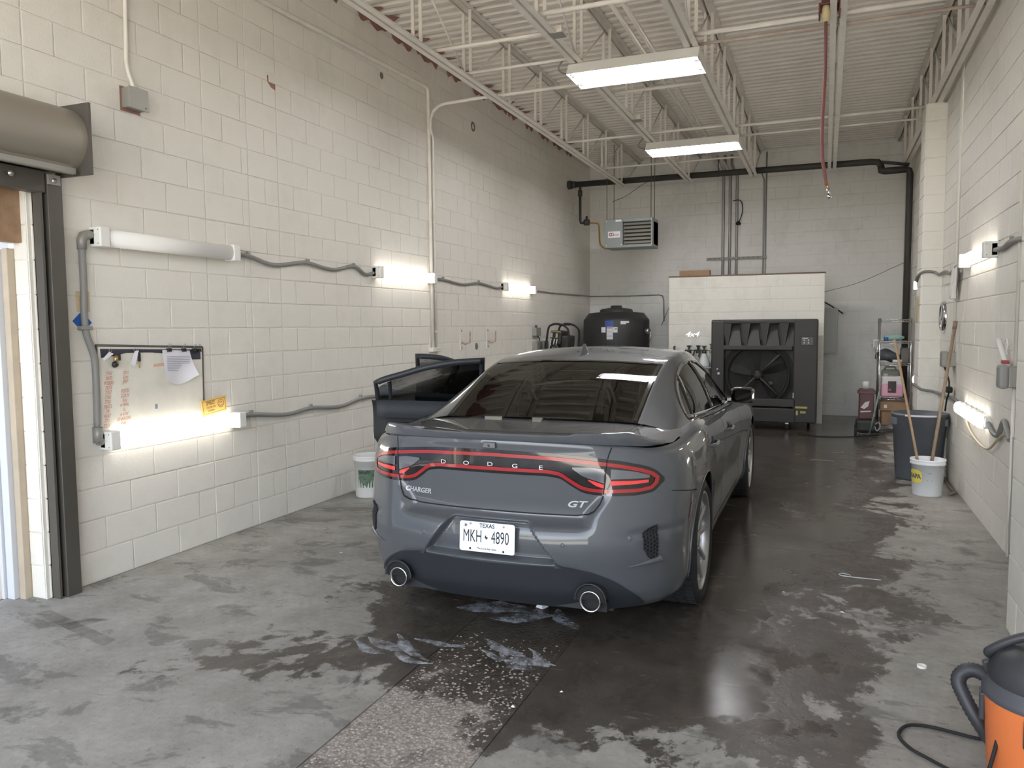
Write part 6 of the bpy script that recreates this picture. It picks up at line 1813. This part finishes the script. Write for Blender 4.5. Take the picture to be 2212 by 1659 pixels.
# ---------------------------------------------------------------- deck, spoiler, hood
def yback(x): 
    W_ = float(wmax(YC))-.085
    c = (1-min(abs(x)/W_, 1)**2.4)**(1/2.8)
    return .078+(YC-.078)*(1-c)
rows = []; XS = np.linspace(-.845, .845, 61)
for t in np.linspace(0, 1, 24):
    row = []
    for x in XS:
        y0 = yback(x)+.004
        y = y0+t*(.92-y0)
        edge = float(ztop(y))
        z = 1.068-.004*(t-.5)**2-(1.068-edge)*(abs(x)/.855)**5
        row.append((float(x), float(y), float(z)))
    rows.append(row)
cbuild(MB().grid(rows), 'deck_lid', M_CAR)
for s in (-1, 1):
    g = []
    for k in range(14):
        t = k/13; x = s*(.605+.03*t); y = .20+.60*t
        g.append([(x-.003, y, 1.0685), (x+.003, y, 1.0680)])
    cbuild(MB().grid(g), 'deck_gap', M_GAP, bpy.data.objects['deck_lid'])
# spoiler
rows = []
for x in np.linspace(-.815, .815, 131):
    ax = abs(x)
    yb = yback(x)
    y0 = yb-.03 if ax < .6 else yb-.03+.03*(ax-.6)/.215
    raise_ = .010*sstep(.40, .46, ax)
    tip = sstep(.66, .815, ax)
    body = float(ztop(yb))
    zt_ = 1.084+raise_-.068*tip
    zb_ = min(body+.001+.008*tip, zt_-.014)
    yfr = yb+.17-.11*tip
    zfr = float(1.068-(1.068-ztop(yfr))*(ax/.855)**5)+.001
    rows.append([(x, yb+.012, zb_), (x, y0+.010, zb_+.002), (x, y0, zb_+(zt_-zb_)*.45), (x, y0-.004, zt_-.007), (x, y0, zt_), (x, y0+.035, zt_-.001),
                 (x, (y0+yfr)/2+.02, (zt_+zfr)/2+.004), (x, yfr, zfr), (x, yb+.07, zfr-.02)])
m = MB().grid([[tuple(map(float, p)) for p in r] for r in rows], closed=True)
m.add([tuple(map(float, p)) for p in rows[0]], [tuple(range(9))]); m.add([tuple(map(float, p)) for p in rows[-1]], [tuple(reversed(range(9)))])
sp = cbuild(m, 'spoiler', M_CAR)
sp.data.set_sharp_from_angle(angle=R(32))
# hood and cowl
rows = []
for y in np.linspace(3.40, 4.95, 30):
    row = []
    for s in np.linspace(-1, 1, 31):
        xm = float(wmax(min(y, YF)))-.085
        if y > YF: xm *= (1-((y-YF)/(4.96-YF))**2.5)**(1/2.3) if y < 4.955 else .05
        ze = float(ztop(y))
        zc = ze+.055
        row.append((xm*s, float(y), ze+(zc-ze)*(1-abs(s)**3)))
    rows.append(row)
cbuild(MB().grid(rows), 'hood', M_CAR)

# ---------------------------------------------------------------- greenhouse: rows along the car, columns from belt over the roof to belt
YG = np.concatenate([np.linspace(.78, 1.55, 40), np.linspace(1.55, 2.58, 44)[1:], np.linspace(2.58, 3.55, 40)[1:]])
zr = lambda y: pchip(y, [.78, 1.0, 1.165, 1.35, 1.55, 1.7, 1.9, 2.1, 2.3, 2.45, 2.58, 2.8, 3.1, 3.55], [1.070, 1.165, 1.235, 1.308, 1.367, 1.393, 1.412, 1.424, 1.425, 1.418, 1.40, 1.305, 1.16, .955])
crn = lambda y: pchip(y, [.78, 1.55, 2.0, 2.45, 2.58, 3.55], [.010, .022, .042, .042, .036, .03])
xr = lambda y: pchip(y, [.78, 1.55, 2.0, 2.45, 2.58, 3.55], [.600, .594, .605, .600, .605, .72])
xb = lambda y: pchip(y, [.78, 1.0, 1.3, 2.0, 2.9, 3.3, 3.55], [.80, .828, .850, .858, .858, .85, .84])
zbl = lambda y: pchip(y, [.78, 1.0, 1.15, 2.0, 2.95, 3.3, 3.55], [1.02, 1.035, 1.045, 1.01, .975, .957, .945])
NSD, NRF = 18, 12
H = []
for y in YG:
    bx, bz, ex_, ez = float(xb(y)), float(zbl(y)), float(xr(y)), float(zr(y))
    cz = float(crn(y))
    col = []
    for k in range(NSD+1):          # belt to roof edge
        t = k/NSD
        cx_, cz_ = bx-.035*(1-(1-min(1, (ez-bz)/.3)))*1.0, bz+(ez-bz)*.62
        cx_ = bx+(ex_-bx)*.36+.012
        X_ = (1-t)**2*bx+2*t*(1-t)*cx_+t*t*ex_
        Z_ = (1-t)**2*bz+2*t*(1-t)*cz_+t*t*ez
        col.append((X_, y, Z_))
    for k in range(1, NRF+1):       # roof edge to centre
        s = 1-k/NRF
        col.append((ex_*s, y, ez+cz*(1-s*s)))
    H.append(col)
H = np.array(H)
HL = H[:, :-1].copy(); HL[..., 0] *= -1
HF = np.concatenate([H, HL[:, ::-1]], 1)
hn = np.cross(np.gradient(HF, axis=0), np.gradient(HF, axis=1))
hn /= np.maximum(np.linalg.norm(hn, axis=2, keepdims=True), 1e-9)
fl_ = np.sum(hn*(HF-np.array([0, 2.2, .8])), axis=2) < 0
hn[fl_] *= -1
hr, hc_ = HF.shape[:2]
HBVH = BVHTree.FromPolygons([Vector(p) for p in HF.reshape(-1, 3)], [(r*hc_+q, r*hc_+q+1, (r+1)*hc_+q+1, (r+1)*hc_+q) for r in range(hr-1) for q in range(hc_-1)])
DLO_T = [(1.14, 1.085), (1.195, 1.128), (1.314, 1.200), (1.453, 1.262), (1.662, 1.323), (1.905, 1.357), (2.17, 1.366), (2.35, 1.350), (2.5, 1.300), (2.7, 1.205), (2.9, 1.095), (3.06, 1.0)]
DLO_B = [(1.14, 1.070), (2.0, 1.03), (2.95, .992), (3.06, .988)]
def in_dlo(y, z):
    return 1.14 < y < 3.06 and pchip(y, *zip(*DLO_B)) < z < pchip(y, *zip(*DLO_T))
GP = {}
for r in range(hr-1):
    for q in range(hc_-1):
        c4 = [(r, q), (r, q+1), (r+1, q+1), (r+1, q)]
        c = np.mean([HF[p] for p in c4], axis=0)
        qq = q if q < hc_//2 else hc_-2-q
        side = qq < NSD
        s = 'r' if q < hc_//2 else 'l'
        if side:
            if in_dlo(c[1], c[2]): continue
            if s == 'l' and 1.25 < c[1] < 3.15 and c[2] < float(zr(c[1]))-.05: continue
            k = 'c_pillar' if c[1] < 2.0 else ('roof' if c[1] < 2.58 else 'a_pillar')
            k = k+'_'+s if k != 'roof' else k
        elif qq == NSD and c[1] < 2.58 and c[1] > 1.55:
            k = 'roof'
        elif c[1] < 1.55: k = 'rear_window'
        elif c[1] > 2.58: k = 'windshield'
        else: k = 'roof'
        GP.setdefault(k, []).append(c4)
GOBJ = {}
for k, cells in GP.items():
    idx = {}; vs = []; ns = []; fs = []
    for c4 in cells:
        f = []
        for p in c4:
            if p not in idx:
                idx[p] = len(vs); vs.append(tuple(HF[p])); ns.append(tuple(hn[p]))
            f.append(idx[p])
        fs.append(tuple(f))
    nm = k[:-2] if k[-2:] in ('_r', '_l') else k
    GOBJ[k] = grid_object(nm, vs, ns, fs, M_GLASS if k in ('rear_window', 'windshield') else M_CAR)
for s in (1, -1):
    for (ya_, yb2) in (((.70, 3.55),) if s > 0 else ((.70, 1.25), (3.15, 3.55))):
        rows = []
        for y in np.linspace(ya_, yb2, 60):
            o_ = (s*(float(wmax(y))-.086), float(y), float(ztop(y))-.001)
            yy = max(y, .78)
            i_ = (s*(float(xb(yy))-.004), float(y), float(zbl(yy))+.004 if y >= .78 else float(zbl(.78))+.004-.0)
            mid_ = (s*(abs(o_[0])*.5+abs(i_[0])*.5), float(y), (o_[2]+i_[2])/2+.003)
            rows.append([o_, mid_, i_])
        cbuild(MB().grid(rows), 'belt_shoulder', M_CAR)
def hit_gh(y, z, off=0.0, s=1):
    h = HBVH.ray_cast(Vector((s*2.0, y, z)), Vector((-s, 0, 0)))
    if h[0] is None: return None
    n = h[1] if h[1].x*s > 0 else -h[1]
    return h[0]+n*off
def glass_side(s, y0, y1, name, parent, M=None, off=-.004, mt=None):
    X = np.linspace(y0, y1, 40)
    T_ = pchip(X, *zip(*DLO_T)); B_ = pchip(X, *zip(*DLO_B))
    rows = []
    for j in range(8):
        rows.append([hit_gh(float(X[i]), float(B_[i]+(T_[i]-B_[i])*j/7), off, s) for i in range(40)])
    return cbuild(MB().grid(rows), name, mt or M_GLASS, parent, M=M)
def dlo_band(s, pts, w, off, name, m, parent, M=None):
    P = [Vector(p) for p in pts]
    A, B = [], []
    for i in range(len(P)):
        d = (P[min(i+1, len(P)-1)]-P[max(i-1, 0)]).normalized(); e = Vector((-d.y, d.x))
        a, b = hit_gh(*(P[i]+e*w/2), off, s), hit_gh(*(P[i]-e*w/2), off, s)
        if a is not None and b is not None: A.append(a); B.append(b)
    th = Vector((-s*.018, 0, 0))
    return cbuild(MB().grid([[p+th for p in A], A, B, [p+th for p in B]]), name, m, parent, M=M)
def dlo_curve(c, y0, y1, n=30, dz=0):
    X = np.linspace(y0, y1, n)
    return [(float(x), float(z)+dz) for x, z in zip(X, pchip(X, *zip(*c)))]
rd, fd = OBJ['rear_door_r'], OBJ['front_door_r']
glass_side(1, 1.15, 1.28, 'quarter_glass', GOBJ['c_pillar_r'])
glass_side(1, 1.28, 2.07, 'door_glass', rd)
glass_side(1, 2.13, 3.05, 'door_glass', fd)
dlo_band(1, dlo_curve(DLO_T, 1.145, 3.055, 60), .022, .003, 'window_surround', M_GLOSSB, car)
dlo_band(1, dlo_curve(DLO_B, 1.13, 3.07, 30), .026, .004, 'belt_moulding', M_GLOSSB, car)
dlo_band(1, [(1.26+.30*k/18, 1.065+.225*k/18) for k in range(0, 19)], .020, .004, 'window_divider', M_GLOSSB, rd)
dlo_band(1, [(2.02+.10*k/18, 1.02+.348*k/18) for k in range(0, 19)], .075, .003, 'b_pillar_cover', M_GLOSSB, car)
# rear window black edging and chrome-like roof ditch line
for s in (-1, 1):
    e = [(s*float(xr(y))*.985, float(y)-0.0, float(zr(y))+.002) for y in np.linspace(.80, 1.55, 20)]
    f = [(s*(float(xr(y))*.985-.022), float(y), float(zr(y)+crn(y)*.07)+.0022) for y in np.linspace(.80, 1.55, 20)]
    cbuild(MB().grid([e, f]), 'window_edge', M_GLOSSB, GOBJ['rear_window'])
cbuild(MB().grid([[(float(x), 1.548, float(zr(1.55)+crn(1.55)*(1-(x/.594)**2))+.0025) for x in np.linspace(-.58, .58, 20)], [(float(x), 1.518, float(zr(1.52)+crn(1.52)*(1-(x/.594)**2))+.0025) for x in np.linspace(-.58, .58, 20)]]), 'window_edge', M_GLOSSB, GOBJ['rear_window'])
# third brake light inside the rear glass
cbuild(MB().box(-.14, .14, 1.50, 1.56, 1.335, 1.352, .004), 'high_brake_light', mat('brake_red_dim', srgb(120, 52, 44), .4), GOBJ['rear_window'])
# antenna fin
fa = MB(); rows = []
for t in np.linspace(0, 1, 9):
    w_ = .034*(1-t*.85); l0 = 1.64+.085*t; l1 = 1.84-.075*t
    z0 = 1.408+.012*0
    rows.append([((w_)*math.cos(q)*.9, (l0+l1)/2+(l1-l0)/2*math.sin(q), 1.41+.085*t) for q in [2*math.pi*k/16 for k in range(16)]])
fa.grid(rows, closed=True)
cbuild(fa, 'antenna_fin', M_CAR)
# door handles
for y, z, par in ((1.40, .885, rd), (2.38, .862, fd)):
    p = hit_side(y, z, .0)
    h_ = cbuild(MB().tube(smooth_path([p+Vector((-.005, -.10, -.004)), p+Vector((.022, -.075, 0)), p+Vector((.028, 0, .003)), p+Vector((.022, .075, .002)), p+Vector((-.005, .10, 0))], 5), .012, 8), 'door_handle', M_CAR, par)
    cbuild(MB().lathe(p+Vector((.001, 0, 0)), [(0, -.0), (.05, .001)], 18, axis='X'), 'handle_cup', mat('car_paint_cup', srgb(70, 75, 82), .4), h_)
# mirrors
for s in (1, -1):
    c = Vector((s*.965, 2.95, 1.055))
    if s < 0: continue
    rows = []
    for t, sc_ in ((0.0, .80), (.02, .97), (.05, 1.0), (.09, .88), (.12, .55), (.135, .1)):
        rows.append([(c.x+.092*sc_*max(-1, min(1, 1.25*math.cos(q)))*(.98), c.y-.05+t, c.z+.064*sc_*max(-1, min(1, 1.2*math.sin(q)))) for q in [2*math.pi*k/28 for k in range(28)]])
    mi = cbuild(MB().grid(rows, closed=True), 'mirror', M_GLOSSB)
    mg = MB().prism([(.078*max(-1, min(1, 1.25*math.cos(q))), .052*max(-1, min(1, 1.2*math.sin(q)))) for q in [2*math.pi*k/28 for k in range(28)]], -.002, .002, 'XZ')
    cbuild(mg, 'mirror_glass', mat('mirror', srgb(150, 152, 150), .02, 1.0), mi, M=Matrix.Translation((c.x, c.y-.050, c.z)) @ Matrix.Rotation(R(-17), 4, 'Z') @ Matrix.Rotation(R(4), 4, 'X'))
    cbuild(MB().box(s*.835, s*.90, 2.93, 2.99, 1.0, 1.04, .008), 'mirror_stalk', M_GLOSSB, mi)

# ---------------------------------------------------------------- open left doors
def open_door(name, y0, y1, hinge, ang, lab):
    """y0 rear edge, y1 front (hinge) edge"""
    Mx = Matrix.Translation((hinge[0], hinge[1], 0)) @ Matrix.Rotation(R(-ang), 4, 'Z') @ Matrix.Translation((-hinge[0], -hinge[1], 0))
    def redge(z):
        if name == 'front_door': return y0+.006
        return 1.215 if z > .72 else 1.215+(.72-z)*.62
    nz, ny = 26, 22
    outer = []; inner = []
    for j in range(nz+1):
        v = j/nz
        ro, ri = [], []
        for i in range(ny+1):
            zt_ = float(pchip(y0, *zip(*DLO_B)))
            z = .345+(.985-.345)*v if True else 0
            ya = redge(z)
            y = ya+(y1-.006-ya)*i/ny
            z = .345+(float(pchip(y, *zip(*DLO_B)))+.0-.345)*v
            p = hit_side(y, min(z, float(ztop(y))-.012), 0, -1)
            if z > float(ztop(y))-.012:
                q = hit_gh(y, z, 0, -1)
                p = q if q is not None else p
            ro.append(p.copy())
            d = .075+.045*math.exp(-((z-.80)/.07)**2)+.02*math.exp(-((z-.45)/.08)**2)
            e = min(i, ny-i)
            ri.append(p+Vector((d*min(1, .35+e*.35), 0, 0)))
        outer.append(ro); inner.append(ri)
    d_ = cbuild(MB().grid(outer), name, M_CAR, M=Mx, label=lab)
    cbuild(MB().grid(inner), 'inner_panel', M_INT, d_, M=Mx)
    edge = MB()
    for e0, e1 in (([r[0] for r in outer], [r[0] for r in inner]), ([r[-1] for r in outer], [r[-1] for r in inner]), (outer[-1], inner[-1]), (outer[0], inner[0])):
        edge.grid([e0, e1])
    cbuild(edge, 'door_edge', M_CAR, d_, M=Mx)
    # armrest band and upper trim of the inner side
    arm = MB(); rows = []
    for i in range(3, ny-1):
        p = inner[18][i]
        rows.append([(p.x+.0, p.y, p.z+.05), (p.x+.05, p.y, p.z+.045), (p.x+.055, p.y, p.z-.01), (p.x+.01, p.y, p.z-.045)])
    arm.grid(rows)
    cbuild(arm, 'armrest', M_INTG, d_, M=Mx)
    ut = MB(); rows = []
    for i in range(1, ny):
        p = inner[-1][i]
        rows.append([(p.x-.03, p.y, p.z+.004), (p.x+.012, p.y, p.z), (p.x+.018, p.y, p.z-.09), (p.x, p.y, p.z-.13)])
    ut.grid(rows)
    cbuild(ut, 'upper_trim', M_INTG, d_, M=Mx)
    cbuild(MB().box(inner[12][0].x-.03, inner[12][0].x-.01, redge(.75)-.006, redge(.75)+.002, .72, .80, .003), 'latch', M_STEEL, d_, M=Mx)
    cbuild(MB().lathe(inner[7][8]+Vector((.004, 0, 0)), [(0, .004), (.06, .004), (.075, 0)], 20, axis='X'), 'speaker_grille', M_TRIM, d_, M=Mx)
    # frame and glass
    ya, yb_ = (1.245, 2.08) if name == 'rear_door' else (2.13, 3.04)
    fp = [(a, b+.024+.035*math.exp(-((a-ya)/.15)**2)*(name == 'rear_door')) for a, b in dlo_curve(DLO_T, ya, yb_, 30)]
    zb_a = float(pchip(ya, *zip(*DLO_B))); zb_b = float(pchip(yb_, *zip(*DLO_B)))
    path = [(ya, zb_a+(fp[0][1]-zb_a)*k/6) for k in range(6)]+fp+[(yb_, fp[-1][1]+(zb_b-fp[-1][1])*k/6) for k in range(1, 7)]
    A = []
    for y, z in path:
        q = hit_gh(y, z, 0, -1)
        if q is not None: A.append(q)
    n_ = len(A)
    def inset(i, dx, dr):
        t = (A[min(i+1, n_-1)]-A[max(i-1, 0)]).normalized()
        nn = Vector((0, -t.z, t.y)); cen_ = sum(A, Vector())/n_
        if nn.dot(cen_-A[i]) < 0: nn = -nn
        return A[i]+nn*dr+Vector((dx, 0, 0))
    fr_ = MB().grid([[inset(i, 0, 0) for i in range(n_)], [inset(i, .0, .045) for i in range(n_)], [inset(i, .032, .045) for i in range(n_)], [inset(i, .032, 0) for i in range(n_)], [inset(i, 0, 0) for i in range(n_)]])
    cbuild(fr_, 'window_frame', M_TRIM, d_, M=Mx)
    glass_side(-1, ya+.02, yb_-.02, 'door_glass', d_, M=Mx, off=-.012)
    if name == 'rear_door':
        st_ = MB(); bs = [hit_gh(1.36, 1.06+.008*k, -.01, -1) for k in range(21)]
        bs = [b for b in bs if b is not None]
        st_.grid([[b+Vector((0, -.014, 0)) for b in bs], [b+Vector((.03, -.014, 0)) for b in bs], [b+Vector((.03, .014, 0)) for b in bs], [b+Vector((0, .014, 0)) for b in bs]])
        cbuild(st_, 'window_divider', M_TRIM, d_, M=Mx)
    return d_
open_door('rear_door', 1.215, 2.10, (-.93, 2.09), 63, 'left rear door swung open')
fd_l = open_door('front_door', 2.11, 3.22, (-.93, 3.21), 62, 'left front door swung open')

# ---------------------------------------------------------------- underbody, interior, wheels
ub = MB().box(-.60, .60, .25, 4.85, .17, .30).box(-.86, .86, 1.50, 3.60, .19, .30).box(-.60, .60, .12, .55, .21, .26).box(-.70, .70, 4.55, 4.85, .19, .40)
cbuild(ub, 'underbody', M_INT)
cbuild(MB().box(-.84, .84, 1.30, 3.75, .28, .33).box(-.60, .60, .90, 1.35, .30, .98).box(-.84, .84, 3.55, 3.75, .3, .9, .02).box(-.60, .60, .80, .92, .90, 1.045), 'cabin_floor', M_INT)
def seat_parts(x0, x1, y0, name):
    b = cbuild(MB().box(x0, x1, y0, y0+.50, .40, .56, .05), name, M_INTG)
    bk = MB().box(x0, x1, -.06, .06, 0, .62, .05).xform(Matrix.Translation((0, y0+.04, .50)) @ Matrix.Rotation(R(16), 4, 'X'))
    cbuild(bk, 'backrest', M_INTG, b)
    n = 2 if x1-x0 > .8 else 1
    for k in range(n):
        xc = (x0+x1)/2 if n == 1 else (x0+.3 if k == 0 else x1-.3)
        cbuild(MB().box(xc-.11, xc+.11, -.04, .04, 0, .16, .035).xform(Matrix.Translation((0, y0-.14, 1.10)) @ Matrix.Rotation(R(10), 4, 'X')), 'headrest', M_INTG, b)
seat_parts(.16, .66, 2.55, 'front_seat'); seat_parts(-.66, -.16, 2.55, 'front_seat'); seat_parts(-.66, .66, 1.50, 'rear_bench')
cbuild(MB().box(-.80, .80, 3.38, 3.75, .62, .98, .06), 'dashboard', M_INT)
wh = [Vector((-.41+.18*math.cos(q), 3.25+.05*math.sin(q), .90+.17*math.sin(q))) for q in [2*math.pi*k/24 for k in range(24)]]
cbuild(MB().tube(wh, .014, 8, closed=True).cyl((-.41, 3.25, .90), (-.41, 3.42, .86), .04, 12), 'steering_wheel', M_INT)

TR, TW, RR = .362, .245, .288
def wheel(x, y, s, nm):
    c = Vector((x, y, TR+.001))
    prof = [(RR-.004, -TW/2+.012), (RR+.02, -TW/2), (TR-.045, -TW/2-.006), (TR-.012, -TW/2+.012), (TR-.001, -TW/2+.035), (TR, -.06), (TR, .06), (TR-.001, TW/2-.035), (TR-.012, TW/2-.012), (TR-.045, TW/2+.006), (RR+.02, TW/2), (RR-.004, TW/2-.012)]
    ty = cbuild(MB().lathe(c, prof, 56, axis='X'), 'tyre', M_TYRE)
    # tread blocks
    tb = MB()
    nb = 52
    for k in range(nb):
        a = 2*math.pi*k/nb
        for (u0, u1, tw) in ((-.105, -.062, .0), (-.052, -.008, .03), (.008, .052, .0), (.062, .105, .03)):
            a0, a1 = a+tw, a+tw+2*math.pi/nb*.72
            vs = []
            for rr in (TR-.004, TR+.0045):
                for aa in (a0, a1):
                    for u in (u0, u1):
                        vs.append(c+Vector((u, rr*math.cos(aa), rr*math.sin(aa))))
            tb.add(vs, [(4, 5, 7, 6), (0, 4, 6, 2), (1, 3, 7, 5), (0, 1, 5, 4), (2, 6, 7, 3)])
    o = cbuild(tb, 'tread', M_TYRE, ty, recalc=False); o['kind'] = 'stuff'
    rim = MB().lathe(c, [(RR, s*(TW/2-.010)), (RR-.006, s*(TW/2-.004)), (RR-.016, s*(TW/2-.010)), (RR-.022, s*(TW/2-.05)), (RR-.03, -s*(TW/2-.02))], 48, axis='X')
    ri = cbuild(rim, 'rim', M_ALLOY, ty)
    cbuild(MB().lathe(c, [(0, -s*.01), (RR-.02, -s*.01)], 32, axis='X'), 'brake_shadow', M_GAP, ty)
    cbuild(MB().lathe(c, [(0, s*.015), (.165, s*.015), (.165, -s*.01)], 32, axis='X'), 'brake_disc', mat('disc', srgb(110, 108, 106), .4, .7), ty)
    for k in range(5):
        for dl in (-1, 1):
            a = R(90+72*k)+dl*.12
            a2 = R(90+72*k)+dl*.27
            m = MB()
            for (r0, q0, w0, x0, r1, q1, w1, x1) in ((.045, R(90+72*k)+dl*.25, .030, .078, RR-.02, a2, .036, .102),):
                d0 = Vector((0, math.cos(q0), math.sin(q0))); d1 = Vector((0, math.cos(q1), math.sin(q1)))
                e0 = Vector((0, -math.sin(q0), math.cos(q0))); e1 = Vector((0, -math.sin(q1), math.cos(q1)))
                vs = []
                for (dd, ee, rr, ww, xx) in ((d0, e0, r0, w0, x0), (d1, e1, r1, w1, x1)):
                    p = c+dd*rr
                    vs += [p+ee*ww*.5+Vector((s*(xx-.012), 0, 0)), p+ee*ww*.28+Vector((s*xx, 0, 0)), p-ee*ww*.28+Vector((s*xx, 0, 0)), p-ee*ww*.5+Vector((s*(xx-.012), 0, 0)), p-ee*ww*.5+Vector((s*(xx-.045), 0, 0)), p+ee*ww*.5+Vector((s*(xx-.045), 0, 0))]
                m.add(vs, [(i, (i+1) % 6, 6+(i+1) % 6, 6+i) for i in range(6)]+[(0, 1, 2, 3, 4, 5), (11, 10, 9, 8, 7, 6)])
            cbuild(m, 'spoke', M_ALLOY, ty)
    cbuild(MB().lathe(c, [(0, s*.098), (.03, s*.096), (.048, s*.084), (.062, s*.06), (.07, s*.02)], 24, axis='X'), 'hub', M_ALLOY, ty)
    for k in range(5):
        q = R(54+72*k)
        p = c+Vector((s*.082, .052*math.cos(q), .052*math.sin(q)))
        cbuild(MB().cyl(p, p+Vector((s*.012, 0, 0)), .009, 8), 'lug_nut', M_STEEL, ty)
for s in (1, -1):
    wheel(s*.815, AX_R, s, 'rear'); wheel(s*.815, AX_F, s, 'front')
# arch liners and lips
for s in (1, -1):
    for ay in (AX_R, AX_F):
        cbuild(MB().lathe((0, ay, AZ), [(RA+.001, s*.60), (RA+.001, s*.90)], 36, axis='X', a0=R(-20), a1=R(200)), 'arch_liner', M_INT)
        lip = []
        for k in range(41):
            q = R(-14+208*k/40)
            yy, zz = ay+(RA+.004)*math.cos(q), AZ+(RA+.004)*math.sin(q)
            p = hit_side(yy, max(zz, .215), .001, s)
            if p is not None: lip.append(p)
        cbuild(MB().tube(lip, .006, 6), 'arch_lip', M_CAR)
